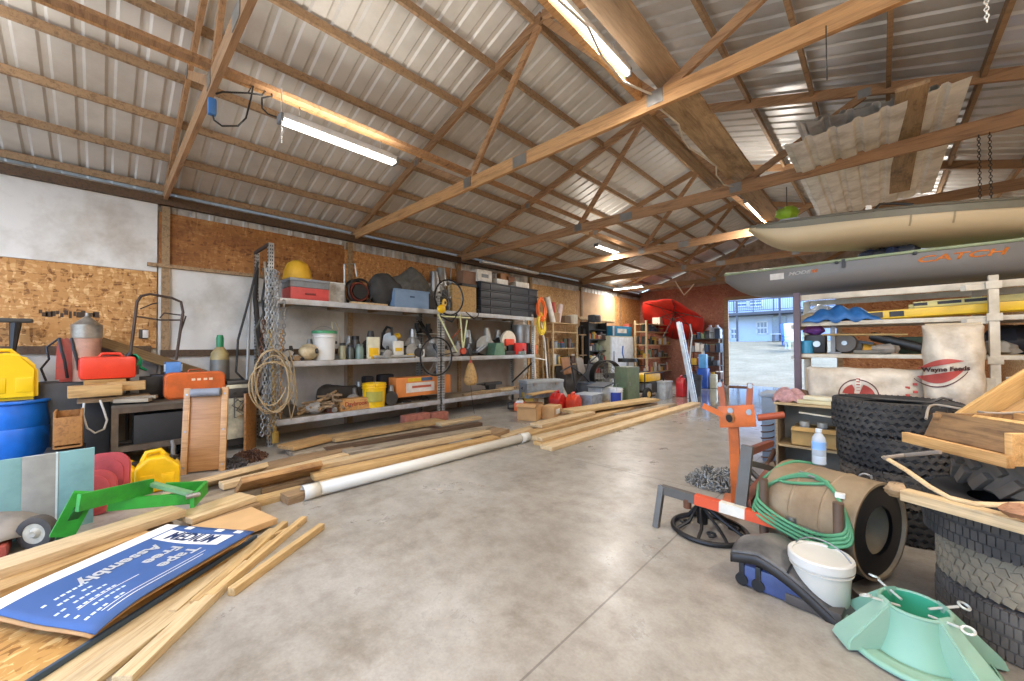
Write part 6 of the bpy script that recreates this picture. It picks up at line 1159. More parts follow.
DW = Matrix.Translation(c0) @ Matrix.Rotation(math.atan2(d.y, d.x), 4, 'Z')
for k in range(4):
    o_ = .012*k
    pts += [(hx0-.04-o_, -Rd-.03, .10-.03*k), (hx0-.02, -Rd-.075-o_, .06-.03*k), (hx0+.14, -Rd-.05, -.02-.025*k), (hx1-.12, -Rd-.05, -.03-.03*k), (hx1, -Rd-.08-o_, .02-.02*k), (hx1+.05+o_, -Rd-.03, .05-.02*k), (hx1, -Rd*.90, .16+.0*k), (hx1-.14, -Rd*.55, .262+.004*k), (hx0+.16, -Rd*.5, .268+.006*k), (hx0, -Rd*.88, .18)]
hp_ = [(hx0+.1, Rd*.35, .29), (hx0-.0, -Rd*.2, .315), (hx0-.08, -Rd*.9, .16)]+pts+[(hx1-.1, -Rd*.55, .262), (hx1-.22, -Rd*.52, .27)]
t2 = thing('garden_hose', 'green hose looped over the pipe posts of the steel drum', 'hose', (0, 0, 0)); P_ = [DW @ v for v in smooth(hp_, 2)]
MB().tube(P_, .0105, 8).build('hose', mt('#4d8a62', .5, var=.1), t2); e = P_[-1]; f = (P_[-1]-P_[-4]).normalized(); MB().cyl(e, e+f*.07, .016, n=12).cyl(e+f*.07, e+f*.11, .010, n=10).build('coupling', STEEL, t2); MB().box(DW @ V((hx1-.05, -Rd*.72, .22)), (.05, .04, .03), bev=.005).build('tag', WHITEP, t2)
# bottle
bp = DW @ V((.17, .08, 0)); t = thing('water_bottle', 'clear plastic water bottle with blue label standing on the steel drum', 'bottle', (bp.x, bp.y, zc+Rd+.004)); pl = mt('#dfe8ee', .08, alpha=.45, var=.02)
MB().lathe([(0, .004), (.030, 0), (.034, .006), (.033, .03), (.034, .05), (.032, .055), (.034, .06), (.034, .15), (.030, .172), (.018, .195), (.0135, .205), (.0135, .215), (0, .215)], n=28).build('body', pl, t); MB().lathe([(.0346, .095), (.0346, .145)], n=28).build('paper_label', mt('#86aede', .4), t); MB().lathe([(.0155, .206), (.0155, .225), (0, .225)], n=18).build('cap', mt('#cfd6dc', .4), t); t.scale = (1.25, 1.25, 1.12)
# key ring / valve behind the bottle
p = DW @ V((.36, .26, .16)); t = thing('pipe_valve', 'dark metal valve fittings lying behind the bottle on the drum', 'valve', (p.x, p.y, p.z+.0)); MB().ring((0, 0, .07), .035, .007, 18, 6, 'Y').build('ring', STEEL, t); MB().cyl((-.05, 0, .03), (.06, .02, .03), .02).build('body', STEEL, t); MB().ring((.03, 0, .08), .02, .005, 16, 6, 'X').build('ring', GALV, t)
# ---- low wooden cubby
KX0, KX1, KY0, KY1, KH = xat(774, 5.06), .78, 5.06, 5.50, .88
t = thing('wooden_cabinet', 'low open wooden cubby cabinet behind the tyres carrying the feed sacks', 'cabinet', ((KX0+KX1)/2, (KY0+KY1)/2, 0)); kw = wood('#9f8a6c', '#776349'); w, dp = KX1-KX0, KY1-KY0
MB().box((0, 0, KH-.012), (w+.02, dp+.02, .024), bev=.003).build('top', wood('#c1a67a', '#99794e'), t); MB().box((0, 0, .42), (w-.04, dp-.02, .022)).build('shelf', wood('#c1a67a', '#99794e'), t); MB().box((0, 0, .03), (w-.04, dp-.02, .022)).build('shelf', kw, t); MB().box((0, dp/2-.01, KH/2), (w-.02, .014, KH-.03)).build('back_panel', mt('#857b6b', .8), t)
for x in (-w/2+.011, -w/2+.60, w/2-.011): MB().box((x, 0, KH/2-.012), (.022, dp, KH-.03), bev=.002).build('side_panel', kw, t)
p = xat(826, 5.1); t = carton('open tan carton of upright jars on the cubby shelf', (p-.05, 5.24, .432), (.52, .26, .17), 0, mt('#c09a5e', .8), open_=True)
for k in range(3): tt = thing('jar', ('left', 'middle', 'right')[k]+' dusty jar of the row standing in the tan carton', 'jar', (p-.20+.15*k, 5.22, .445), group=None); MB().lathe([(0, 0), (.05, 0), (.052, .16), (.04, .2), (0, .2)], n=18).build('body', mt('#8a8780', .25), tt); MB().cyl((0, 0, .19), (0, 0, .235), .045, n=18).build('lid', mt('#b9b4a8', .4, .3), tt)
one(MB().bar((KX0+.22, 5.0, .80), (KX0+.56, 5.10, .76), .035, .012), 'paint_stick', mt('#d8cfb9', .6), 'pale flat stick jutting out under the cubby top', 'stick')
# red cloth and tote on top
bundle_m = mt('#b98d8a', .9, var=.35, scale=26)
p = PY(789, 393, 5.25); b = MB().grid(lambda a, c: V((.15*(a-.5)*2, .14*(c-.5)*2, .14*(math.sin(PI*a)*math.sin(PI*c))**.4+.02*math.sin(a*13+c*7))), 18, 14); one(b, 'cloth_bundle', bundle_m, 'folded red and white cloth on the left end of the cubby', 'cloth', (p.x, p.y, KH), (0, 0, .2), thick=.006)
p = PY(787, 391, 5.9); t = thing('storage_tote', 'grey plastic tote standing behind the red and white cloth', 'tote', (p.x-.05, 6.1, 0)); MB().box((0, 0, .42), (.46, .4, .84), bev=.02).build('tub', mt('#7c8590', .5), t); MB().box((0, 0, .86), (.5, .44, .05), bev=.012).build('lid', mt('#8b939c', .5), t)
one(MB().ball((0, 0, .06), (.10, .08, .07), 12, .2, 7), 'brown_bag', mt('#5b4434', .8), 'small brown bag leaning at the foot of the purple rack post', 'bag', (xat(801, 5.3), 5.34, KH-.01))
for k, (dx, dy, lab) in enumerate(((0, 0, 'lower folded cream cloth on the cubby before the lying sack'), (.02, .02, 'upper folded cream cloth on the cubby before the lying sack'))): p = xat(822, 5.15); one(MB().box((0, 0, .02), (.42-.06*k, .13, .04), bev=.012), 'folded_cloth', mt(('#cfc39a', '#d9d0b2')[k], .8, var=.15), lab, 'cloth', (p+dx, 5.14+dy, KH+.001+.042*k), (0, 0, -.1))
# ---- feed sacks
SK = NT('feed_sack'); v_ = SK.coords((1, 1, 1)); n1 = SK.noise(v_, 7, 5, .6); n2 = SK.noise(v_, 2.2, 5, .7)
SK.base(SK.mix(.5, SK.ramp(n1, [(.3, col('#b5a794')), (.6, col('#d6cbb9'))]), SK.ramp(n2, [(.35, (.72, .66, .57, 1)), (.6, (1, 1, 1, 1))]), 'MULTIPLY'), .6); SK.bump(n1, .5, .02); SKM = SK.m
RS = mt('#a8453b', .6, var=.12); WS = mt('#d8cdbb', .6); DSK = mt('#5d3a36', .6)
def sack_fn(Ls, Ws, D):
    def f(x, y, side=1):
        u, v = x/(Ls/2), y/(Ws/2); e = max(0, 1-abs(u)**3.2)**.5*max(0, 1-abs(v)**2.6)**.5
        return side*(D/2*e)+.012*math.sin(x*23+y*9)*e+.01*math.sin(y*31-x*11)*e
    return f
def sack(label, M, Ls, Ws, D):
    t = thing('feed_sack', label, 'sack', (0, 0, 0)); t.matrix_basis = M; f = sack_fn(Ls, Ws, D); b = MB(); N, K = 36, 26
    for side in (1, -1): b.grid(lambda a, c, side=side: V(((a-.5)*Ls, (c-.5)*Ws*(1-.06*abs(math.sin(a*9))), f((a-.5)*Ls, (c-.5)*Ws, side))), N, K)
    bmesh.ops.remove_doubles(b.bm, verts=b.bm.verts[:], dist=.002); b.build('sack_body', SKM, t, ang=70)
    b = MB()
    for s in (-1, 1): b.box((s*Ls*.5, 0, 0), (.03, Ws*.86, .012))
    b.build('sewn_hem', mt('#b3a287', .8), t); return t, f
def ell(f, cx, cy, a0, b0, r0, r1, m, t, th0=0, th1=2*PI, dz=.004):
    MB().grid(lambda a, c: V((cx+a0*(r0+(r1-r0)*c)*math.cos(th0+(th1-th0)*a), cy+b0*(r0+(r1-r0)*c)*math.sin(th0+(th1-th0)*a), 0))+V((0, 0, f(cx+a0*(r0+(r1-r0)*c)*math.cos(th0+(th1-th0)*a), cy+b0*(r0+(r1-r0)*c)*math.sin(th0+(th1-th0)*a))+dz)), 30, 6).build('emblem', m, t)
# lying sack: local x = along rack, local y up, local z towards the viewer
LX0, LX1 = xat(806, 5.28), xat(926, 5.28); Ls = LX1-LX0
M_ = Matrix.Translation(((LX0+LX1)/2, 5.34, KH+.19)) @ Matrix(((1, 0, 0, 0), (0, 0, -1, 0), (0, 1, 0, 0), (0, 0, 0, 1))) @ Matrix.Rotation(0, 4, 'Z')
t, f = sack('white feed sack lying on its side behind the topmost rear tyre', M_, Ls, .40, .26)
ex, ey, ea, eb = -.03*Ls, -.08, .155, .165
ell(f, ex, ey, ea, eb, .93, 1., DSK, t, 0, PI); ell(f, ex, ey, ea*.8, eb*.72, 0, 1, RS, t, .18, 1.25, .005); ell(f, ex, ey, ea*.8, eb*.72, 0, 1, RS, t, 1.95, PI-.18, .005)
mw = MB().grid(lambda a, c: V((ex-.022+.044*c+.02*(a-.5), ey+.02+.16*a, f(ex, ey+.02+.16*a)+.006)), 8, 2); mw.build('emblem', WS, t); b = MB()
for k in range(5): b.grid(lambda a, c, k=k: V((ex-.014+.028*c, ey+.05+.028*k+.012*a, f(ex, ey+.05+.028*k)+.008)), 1, 1)
b.build('lettering', RS, t); b = MB()
for k in range(6): b.grid(lambda a, c, k=k: V((Ls*.34+.05*(k % 2)+.032*c, -.13+.035*k+.024*a, f(Ls*.36, -.1+.035*k)+.006)), 1, 1)
b.build('lettering', RS, t)
# standing sack
SX0, SX1 = xat(923, 5.2), xat(985, 5.2); zt = zay(955, 325, 5.2); Hs = zt-KH
M_ = Matrix.Translation(((SX0+SX1)/2, 5.22, KH+Hs/2)) @ Matrix(((1, 0, 0, 0), (0, 0, -1, 0), (0, 1, 0, 0), (0, 0, 0, 1))) @ Matrix.Rotation(PI/2, 4, 'Z')
t, f = sack('white feed sack standing upright against the white rack post', M_, Hs*1.01, (SX1-SX0)*1.06, .26)
R90 = Matrix.Rotation(-PI/2, 4, 'Z')
def sp(p): q = R90 @ V((p.x, p.y, 0)); return V((q.x, q.y, f(q.x, q.y)+.006+p.z))
def patch(fn, nm, m, nu=20, nv=6, dz=0.): MB().grid(lambda a, c: sp(fn(a, c)+V((0, 0, dz))), nu, nv).build(nm, m, t)
cx, cy = -.085, .0
patch(lambda a, c: V((cx+(a-.5)*.28, cy+.04+.05*math.sin(PI*a)*c+.08*(a-.5), 0)), 'emblem', RS); patch(lambda a, c: V((cx+(a-.5)*.28, cy-.03-.09*math.sin(PI*a)**.8*c+.08*(a-.5), 0)), 'emblem', RS); patch(lambda a, c: V((cx+(a-.5)*.32, cy-.045-.10*math.sin(PI*a)**.8-.012*c+.08*(a-.5), 0)), 'emblem', DSK)
text('lettering', 'Wayne Feeds', .054, DSK, t, None, .0004, .95, .002, warp=lambda p: sp(V((p.x+cx+.03, p.y+cy+.005+.10*(p.x), .003))))
# ---- kayak rack
YR = 5.62; x_p, x_w = xat(797.5, YR), xat(994.5, YR); ZB, Z2, Z3 = 2.07, 1.765, 1.40; wm = mt('#ccc2ae', .55, dirt=.35, dirtc='#9b8c74')
t = thing('kayak_rack', 'cream painted rack with a purple-brown left post carrying the kayaks', 'rack', (0, 0, 0)); pp = mt('#5a4650', .5, dirt=.3)
MB().box((x_p, YR, ZB/2+.02), (.065, .07, ZB+.04), bev=.004).build('post', pp, t, label='purple-brown post'); MB().box((x_w, YR, ZB/2+.03), (.062, .07, ZB+.06), bev=.004).build('post', wm, t)
for x in (x_p, x_w, 1.85): MB().box((x, YR+.85, ZB/2), (.07, .07, ZB), bev=.004).build('post', wm, t)
MB().box((1.85, YR, ZB/2), (.08, .08, ZB), bev=.004).build('post', wm, t)
for z, h in ((ZB-.02, .065), (Z2-.025, .045), (Z3-.025, .04)):
    for y in (YR+.04, YR+.85): MB().box(((x_p+1.85)/2, y, z), (1.85-x_p, .04, h), bev=.003).build('beam', wm, t)
for z in (Z2, Z3): MB().box(((x_p+1.85)/2, YR+.45, z-.009), (1.85-x_p-.05, .8, .018)).build('shelf', wood('#b39a74', '#8a7250'), t)
for x, z in ((x_w, ZB-.02), (x_w, Z2-.03), (x_p, Z2-.03), (x_p, Z3-.03)): MB().bar((x-.04, YR+.02, z-.02), (x-.19, YR-.10, z-.03) if x == x_w else (x+.02, YR+.82, z-.02), .05, .05).build('bracket_arm', mt('#d6d0c2', .5), t)
for x, z in ((x_w, ZB-.03), (x_w, Z2-.02), (x_w, Z3-.05)): MB().box((x, YR-.04, z), (.095, .012, .07), bev=.003).build('bracket_plate', wm, t)
# on the kayak rack shelves
yf = YR+.22
def rbx(u, v, y): return PY(u, v, y)
p = rbx(842, 318, yf); b = MB().grid(lambda a, c: V((.34*(a-.5)*2, .22*(c-.5)*2, .17*(math.sin(PI*a)*math.sin(PI*c))**.6+.025*math.sin(a*25+c*4)*math.sin(PI*a))), 28, 16); one(b, 'blue_tarp', mt('#28639f', .6, var=.35, scale=9), 'folded blue tarp on the rack shelf left of the yellow ladder', 'tarp', (xat(840, yf), yf, Z2), (0, 0, .1), thick=.006)
p = xat(822, yf); b = MB().grid(lambda a, c: V((.18*(a-.5)*2, .2*(c-.5)*2, .22*(math.sin(PI*a)*math.sin(PI*c))**.5+.03*math.sin(a*19+c*13))), 18, 14); one(b, 'plastic_bag', mt('#c6cdd2', .3, var=.25, scale=14), 'crumpled clear plastic bag behind the blue tarp at the purple post', 'bag', (p-.04, yf+.45, Z2), (0, 0, .3), thick=.005); one(MB().grid(lambda a, c: V((.16*(a-.5)*2, .16*(c-.5)*2, .12*(math.sin(PI*a)*math.sin(PI*c))**.5)), 14, 12), 'canvas_bundle', mt('#b5a486', .8, var=.2), 'beige canvas bundle between the purple post and the blue tarp', 'bundle', (xat(815, yf)-.02, yf-.0, Z2), (0, 0, 0), thick=.006)
def yladder():
    a, b_ = PY(866, 320, YR+.10), PY(1075, 296, YR+.10); a.z = Z2+.07; L = 2.15
    t = thing('extension_ladder', 'yellow fibreglass ladder lying flat along the rack shelf', 'ladder', (a.x, YR+.12, Z2+.003), rot=(0, rad(-2.2), rad(4))); yl = mt('#dfb51c', .4, var=.08)
    for y in (.0, .36): MB().box((L/2, y, .045), (L, .028, .085), bev=.004).build('rail', yl, t)
    for k in range(7): MB().cyl((.12+k*.3, .01, .045), (.12+k*.3, .35, .045), .015, n=10).build('rung', STEEL, t)
    MB().box((.07, -.017, .045), (.13, .006, .06)).build('foot_plate', DSTEEL, t); MB().box((.24, -.016, .045), (.11, .004, .055)).build('warning_label', BLACK, t)
    for y in (.02, .34): MB().box((L/2+.22, y, .125), (L-.3, .028, .06), bev=.003).build('fly_rail', mt('#c9bb74', .5), t)
    for x, w in ((.42, .10), (.62, .16), (.80, .16)): MB().box((x, .004, .128), (w, .004, .03)).build('printed_label', BLACK, t)
    return t
yladder()
one(MB().bar((0, 0, .03), (.5, 0, .03), .1, .06), 'grey_channel', GREYP, 'short grey channel lying at the left end above the yellow ladder', 'channel', (xat(880, YR+.6), YR+.62, Z2+.002))
zz = Z3+.001
p = xat(806, yf-.1); one(MB().lathe([(0, 0), (.07, 0), (.07, .14), (.06, .15), (0, .15)], n=24), 'blue_can', mt('#3c8fb5', .4), 'light blue can at the left end of the rack lower shelf', 'can', (p, yf-.1, zz))
p = xat(816, yf); t = thing('shop_motor', 'black electric motor with a pale shaft on the rack lower shelf', 'motor', (p, yf, zz)); MB().box((0, 0, .11), (.2, .22, .22), bev=.03).build('housing', BLACK, t); MB().cyl((.02, -.11, .11), (.02, -.15, .11), .035).build('shaft', STEEL, t)
one(MB().ball((0, 0, .07), (.1, .08, .08), 12, .2, 9), 'purple_bag', mt('#8d4f9c', .6, var=.3), 'purple and pink bag on top of the black motor', 'bag', (p-.02, yf+.03, zz+.221))
p = xat(834, yf); t = thing('steel_bracket', 'grey steel bracket upright between the motor and the round saw', 'bracket', (p, yf-.12, zz)); MB().box((0, 0, .16), (.04, .05, .32)).build('upright', GREYP, t); MB().box((.01, 0, .01), (.12, .12, .02)).build('foot', GREYP, t)
p = xat(845, yf); t = thing('circular_saw', 'dark machine with a round wheel on the rack lower shelf', 'machine', (p, yf, zz)); MB().lathe([(0, -.03), (.03, -.04), (.1, -.03), (.115, 0), (.1, .03), (0, .03)], (0, -.08, .118), 30, M=Euler((PI/2, 0, 0)).to_matrix().to_4x4()).build('wheel', mt('#57504a', .6), t); MB().cyl((0, -.12, .118), (0, -.09, .118), .025).build('hub', STEEL, t); MB().box((.02, .05, .07), (.26, .16, .13), bev=.02).build('housing', DSTEEL, t); MB().bar((.08, -.02, .14), (.24, -.03, .11), .03, .03).build('arm', BLACK, t)
p = xat(866, yf); b = MB().grid(lambda a, c: V((.12*(a-.5)*2, .1*(c-.5)*2, .13*(math.sin(PI*a)*math.sin(PI*c))**.5+.012*math.sin(a*17))), 14, 12); one(b, 'orange_bag', mt('#d79a2f', .7, var=.2), 'orange yellow bag on the rack lower shelf', 'bag', (p, yf+.08, zz), thick=.006)
p = xat(872, yf-.14); one(MB().box((0, 0, .02), (.3, .12, .04), bev=.01), 'flat_tray', mt('#6b6558', .6), 'flat grey tray in front of the orange yellow bag', 'tray', (p, yf-.14, zz))
p = xat(888, yf); t = thing('black_tube', 'black tube slanting down on the right of the rack lower shelf', 'tube', (p, yf, zz)); MB().cyl((-.12, 0, .19), (.26, -.05, .055), .05, n=20).build('tube', BLACK, t); MB().cyl((-.12, 0, .19), (-.14, .003, .197), .04, n=18).build('cap', DSTEEL, t)
one(MB().ball((0, 0, .05), (.1, .08, .055), 10, .3, 4), 'rag', mt('#8d857a', .8), 'grey rag under the black tube', 'rag', (p-.02, yf-.14, zz)); one(MB().box((0, 0, .09), (.3, .2, .18), bev=.02), 'green_box', mt('#3d4a35', .7, var=.3, scale=20), 'dark green box between the black tube and the standing sack', 'box', (xat(917, yf+.2), yf+.2, zz))
one(MB().cyl((xat(822, YR-.06), YR-.0, 1.615), (xat(908, YR), YR-.0, 1.60), .012), 'pipe', mt('#9a7f4c', .5), 'thin brass-brown pipe tied across the rack posts', 'pipe')
# right of the white post
p = xat(1012, yf+.3); one(MB().ball((0, 0, .14), (.2, .18, .15), 12, .12, 2), 'dark_bag', mt('#23242b', .6), 'dark bag on the rack shelf right of the white post', 'bag', (p, yf+.3, zz-.01)); one(MB().ball((0, 0, .06), (.16, .1, .07), 12, .2, 5), 'grey_rag', mt('#8f8a80', .8), 'grey rags at the right of the white post', 'rag', (xat(994, yf), yf, zz-.005))
for k in range(4): tyre(('lowest', 'second', 'third', 'topmost')[k]+' tyre stacked on the floor behind the white rack post', (1.25, YR+.42, .11+.218*k), .34, .21, 'road', BLK, rot=(0, 0, k), seed=20+k)
t = thing('timber_brace', 'cream timber brace fixed low beside the white rack post', 'brace', (0, 0, 0)); MB().bar((x_w+.05, YR-.06, 1.18), (.86, YR-.06, 1.18), .05, .05).build('rail', wm, t); MB().bar((.50, YR-.06, 1.30), (.68, YR-.06, 1.17), .04, .05).build('strut', wm, t); MB().bar((.72, YR-.06, 1.19), (.72, YR-.06, .0), .06, .05).build('upright', wm, t)
# ---- kayaks
def kayak(label, M, L, Wd, H, rocker, hullm, deckm, rimm, rise=.10):
    t = thing('kayak', label, 'kayak', (0, 0, 0)); t.matrix_basis = M
    def hw(s): return Wd/2*max(.0, (min(1, s/bluff))**.62 if s < bluff else 1.)*max(.04, 1-abs(2*s-1)**3.4) if 0 else Wd/2*max(.015, (math.sin(PI*min(1, max(0, .012+s*.976))))**.62)
    def top(s): return H+rise*abs(2*s-1)**3
    def keel(s): return rocker*abs(2*s-1)**4*1.0+(.24 if s < .14 else .24)*max(0, 1-min(s, 1-s)/.17)**2.2
    def hull(s, a): # a 0..1 from gunwale near side over keel to far side
        th = PI*a; w = hw(s); zt, zk = top(s), keel(s); c, q = math.cos(th), math.sin(th)
        x = -math.copysign(abs(c)**.62, c)*w*-1; z = zt-(zt-zk)*abs(q)**.55
        return V((s*L, -x, z))
    MB().grid(lambda s, a: hull(s, a), 48, 26).build('hull', hullm, t, ang=60)
    def deck(s, a): w = hw(s)*.98; y = (a-.5)*2*w; e = 1-abs(a-.5)*2; dip = .10*min(1, e*3)*max(0, math.sin(PI*min(1, max(0, (s-.22)/.6))))**.5; return V((s*L, y, top(s)+.02-dip+.03*(1-abs(2*a-1)**2)*(s < .22)))
    MB().grid(deck, 40, 14).build('deck', deckm, t, ang=60)
    for sgn in (-1, 1): MB().tube([V((s*L, sgn*hw(s)*1.01, top(s)+.012)) for s in [k/40 for k in range(41)]], .016, 8).build('gunwale', rimm, t)
    return t, hull, hw, top, keel
# lower kayak
Yk = 6.06
bow = PY(725, 280, Yk-.05); Lk, Wk, Hk = 3.25, .84, .30
Mk = Matrix.Translation((bow.x, Yk, ZB+.055))
G1 = mt('#6d6965', .45, var=.06, scale=2); t, hull, hw, top, keel = kayak('grey kayak with orange lettering resting on the rack', Mk, Lk, Wk, Hk, .02, G1, mt('#a9b88f', .5, var=.25, scale=6), mt('#8f9c7c', .5), rise=.05)
def onhull(x, zf, dz=.004):
    s = x/Lk; w = hw(s); zt, zk = top(s), keel(s); z = zk+(zt-zk)*zf; q = max(0, (zt-z)/(zt-zk))**(1/.55); c = math.sqrt(max(0, 1-q*q)); return V((x, -(c**.62)*w-dz, z))
OR = mt('#ee8a22', .5, var=.03); WT = mt('#d9d6cf', .5, var=.03)
def hulltext(body, size, x0, zf, m, sx=1.35, shear=.35, bold=.001):
    text('lettering', body, size, m, t, None, .0004, sx, bold, warp=lambda p: onhull(x0+p.x+shear*p.y, zf+p.y/.30))
xl = lambda u: xat(u, Yk-.42)-bow.x
hulltext('CATCH', .085, (xl(922)+xl(1010))/2, .74, OR, 2.0, .5, .002); hulltext('MODE', .05, xl(800), .76, WT, 1.5, .35, .002); hulltext('10', .05, xl(815), .765, OR, 1.3, .35, .002)
MB().grid(lambda a, c: onhull(xl(769)+.15*a, .60+.24*c, .004), 6, 3).build('registration_sticker', mt('#cfcac2', .6, var=.15, scale=30), t); MB().box(onhull(xl(845), .92, .012), (.03, .02, .09)).build('strap_buckle', BLACK, t)
for u in (838, 917): MB().box(onhull(xl(u), .98, .01), (.03, .03, .03), bev=.006).build('toggle', BLACK, t)
# upper kayak
p0, p1 = PY(748, 236, 5.42), PY(1024, 222, 6.0); d = p1-p0; Lu = 3.1
Mu = Matrix.Translation((p0.x, p0.y, p0.z-.20)) @ Euler((rad(-4), math.atan2(.135, math.hypot(d.x, d.y)), math.atan2(d.y, d.x))).to_matrix().to_4x4()
TAN2 = mt('#b9a684', .5, var=.06, scale=2); t, hull, hw, top, keel = kayak('tan kayak with an olive rim lying on top of the grey kayak', Mu, Lu, .78, .25, .03, TAN2, mt('#6f6a55', .5, var=.15), mt('#5d594c', .5), rise=.03)
def onhull2(x, zf, dz=.004):
    s = x/Lu; w = hw(s); zt, zk = top(s), keel(s); z = zk+(zt-zk)*zf; q = max(0, (zt-z)/(zt-zk))**(1/.55); c = math.sqrt(max(0, 1-q*q)); return V((x, -(c**.62)*w-dz, z))
MB().grid(lambda a, c: onhull2(.06+(Lu-.2)*a, .72+.28*c, .007), 40, 3).build('rim_band', mt('#6a6656', .5), t)
for x in (1.32, 1.62): MB().grid(lambda a, c, x=x: onhull2(x+.015*a, .32+.42*c, .006), 1, 6).build('hull_crease', mt('#8d7d5f', .5), t)
MB().tube([onhull2(1.05, 1.0), onhull2(1.1, 1.0)+V((0, 0, .07)), onhull2(1.2, 1.0)+V((0, .02, .07)), onhull2(1.34, 1.0)+V((0, .0, .03))], .012, 7).build('carry_handle', BLACK, t); MB().box(onhull2(1.02, 1.02)+V((0, .02, .03)), (.05, .04, .08), bev=.01).build('cleat', WHITEP, t); MB().tube([onhull2(.26, 1.02), onhull2(.3, 1.02)+V((0, 0, .03)), onhull2(.44, 1.02)+V((0, 0, .03)), onhull2(.48, 1.02)], .01, 7).build('carry_handle', GREYP, t)
# gear between the kayaks
q = random.Random(12); pp_ = PY(880, 250, 5.85); g_ = []
for k, (u, c, lab) in enumerate(((868, '#23283a', 'dark blue pouch squeezed between the two kayaks, left'), (880, '#1c1d24', 'black strap bundle squeezed between the two kayaks, middle'), (893, '#2a3046', 'dark blue pouch squeezed between the two kayaks, right'), (908, '#3a3a40', 'grey seat pad between the two kayaks, rightmost'))): p = PY(u, 252, 5.85); one(MB().ball((0, 0, .05), (.09, .09, .07), 12, .2, k), 'gear_pouch', mt(c, .7), lab, 'pouch', (p.x, p.y, ZB+.035+Hk+.02))
# green hanging ball
p = PY(787, 214, 6.6); t = thing('hanging_ball', 'bright green spiky ball hanging under the roof beyond the tan kayak', 'ball', p); MB().ball((0, 0, 0), (.13, .13, .10), 14, .15, 3).build('ball', mt('#8fb52c', .6, var=.2), t); MB().cyl((0, 0, .09), (0, 0, 3.72-p.z), .006).build('cord', DSTEEL, t)
# ---- stored sheet metal on the trusses
t = thing('stacked_panels', 'stack of old white ribbed metal sheets laid over the trusses', 'panels', (0, 0, 3.84)); xs0, xs1 = xat(858, 6.2), xat(958, 6.2); sm = mt('#efeee9', .45, .05, var=.10, dirt=.22, dirtc='#a39a8b')
t['label'] = 'heap of old white ribbed metal sheets laid over the trusses'; X0, X1 = -.62, .62
for k in range(3):
    b = ribbed(0, X1-X0-.1*k, lambda y: (0, y, 0), lambda y: (3.6-.25*k, y, .02), rib=.2, h=.03); bmesh.ops.transform(b.bm, matrix=Matrix.Translation((X1-.06*k, 5.22+.12*k, .006+.04*k)) @ Matrix.Rotation(PI/2, 4, 'Z') @ Euler((rad((-6, 3, 5)[k]), 0, 0)).to_matrix().to_4x4(), verts=b.bm.verts[:]); b.build('metal_sheet', sm, t, ang=20)
for k, (u0, v0, u1, v1) in enumerate(((918, 92, 893, 196), (821, 148, 840, 214))):
    y0, y1 = (5.0, 8.3) if k == 0 else (6.0, 8.4); x0 = xat(u0, y0) if k == 0 else xat(826, 6.2); board('plank', (x0, y0, 3.90-.055*1), (x0-.0, y1, 3.90-.055), .22, .04, wood('#a88d6a', '#7b6346', stain='#5a4834'), ('wide stained plank under the old metal sheets, right one', 'stained plank under the old metal sheets, left one')[k])
# wide boards along the ridge side
for k, (x, y0, y1, w, t_, m, lab) in enumerate(((-1.36, .4, 3.9, .24, .03, wood('#ab9274', '#8a7258'), 'wide dark board laid along the nearest truss chords beside the shop light'), (-1.40, 3.7, 6.6, .34, .04, wood('#bda17a', '#947856', stain='#7a6146'), 'wide ragged board laid between the second and third trusses'), (-1.75, 3.75, 6.4, .12, .05, W_OLD, 'narrow board laid between the second and third trusses'), (-1.45, 6.4, 9.2, .28, .04, W_OLD, 'wide board laid between the third and fourth trusses'))):
    board('plank', (x, y0, 3.90+.04), (x, y1, 3.90+.04), w, t_, m, lab)
for k, (y0, y1, lab) in enumerate(((.6, 3.4, 'white cable sagging along the nearest wide roof board'), (3.7, 6.3, 'white cable sagging along the ragged roof board'))): one(MB().tube([(-1.52+.06*math.sin(i*1.7), y0+(y1-y0)*i/8, 3.80-.05*abs(math.sin(i*1.1))) for i in range(9)], .010, 6), 'cable', mt('#cfc8ba', .5), lab, 'cable')
# cables by the first shop light
t = thing('power_cable', 'black power cord with a blue plug hanging from the nearest truss to the shop light', 'cord', (0, 0, 0)); X_ = -4.1
MB().tube([PX(u, v, X_) for u, v in ((216, 94), (222, 92), (248, 93), (254, 82), (251, 98), (246, 118), (238, 126), (222, 126), (214, 120), (212, 112))], .008, 6).build('cord', BLACK, t); MB().tube([PX(u, v, X_) for u, v in ((248, 93), (262, 95), (270, 85), (272, 96), (262, 98), (262, 108), (268, 114), (279, 118))], .008, 6).build('cord', BLACK, t); c = PX(212, 107, X_); MB().box(c, (.06, .06, .14), bev=.015).build('plug', mt('#3c6fa8', .5), t)
one(MB().tube([(X_+.2, PX(280, 122, -3.95).y, 3.85), (X_+.2, PX(280, 122, -3.95).y, 3.35)], .005, 5), 'pull_string', WHITEP, 'white pull cord at the near end of the long shop light', 'cord')
# hanging chains on the right
for k, u in enumerate((979, 990)): pA = PY(u, 150, 6.1); one(chain_line([(pA.x, 6.1, 3.62), (pA.x, 6.1, 2.78)], .035, .0035), 'hanging_chain', DSTEEL, ('left', 'right')[k]+' of the two chains hanging from the truss over the tan kayak', 'chain')
pA = PY(987, 22, 2.6); one(chain_line([(pA.x, 2.6, 4.35), (pA.x, 2.6, pA.z)], .02, .002), 'pull_chain', mt('#d8d3c6', .4), 'short pale pull chain hanging at the top right', 'chain'); pA = PY(827, 60, 3.45); one(MB().cyl((pA.x, 3.42, 3.70), (pA.x, 3.42, zay(827, 80, 3.42)), .004), 'wire', DSTEEL, 'thin wire hanging from the big bright bottom chord', 'wire')
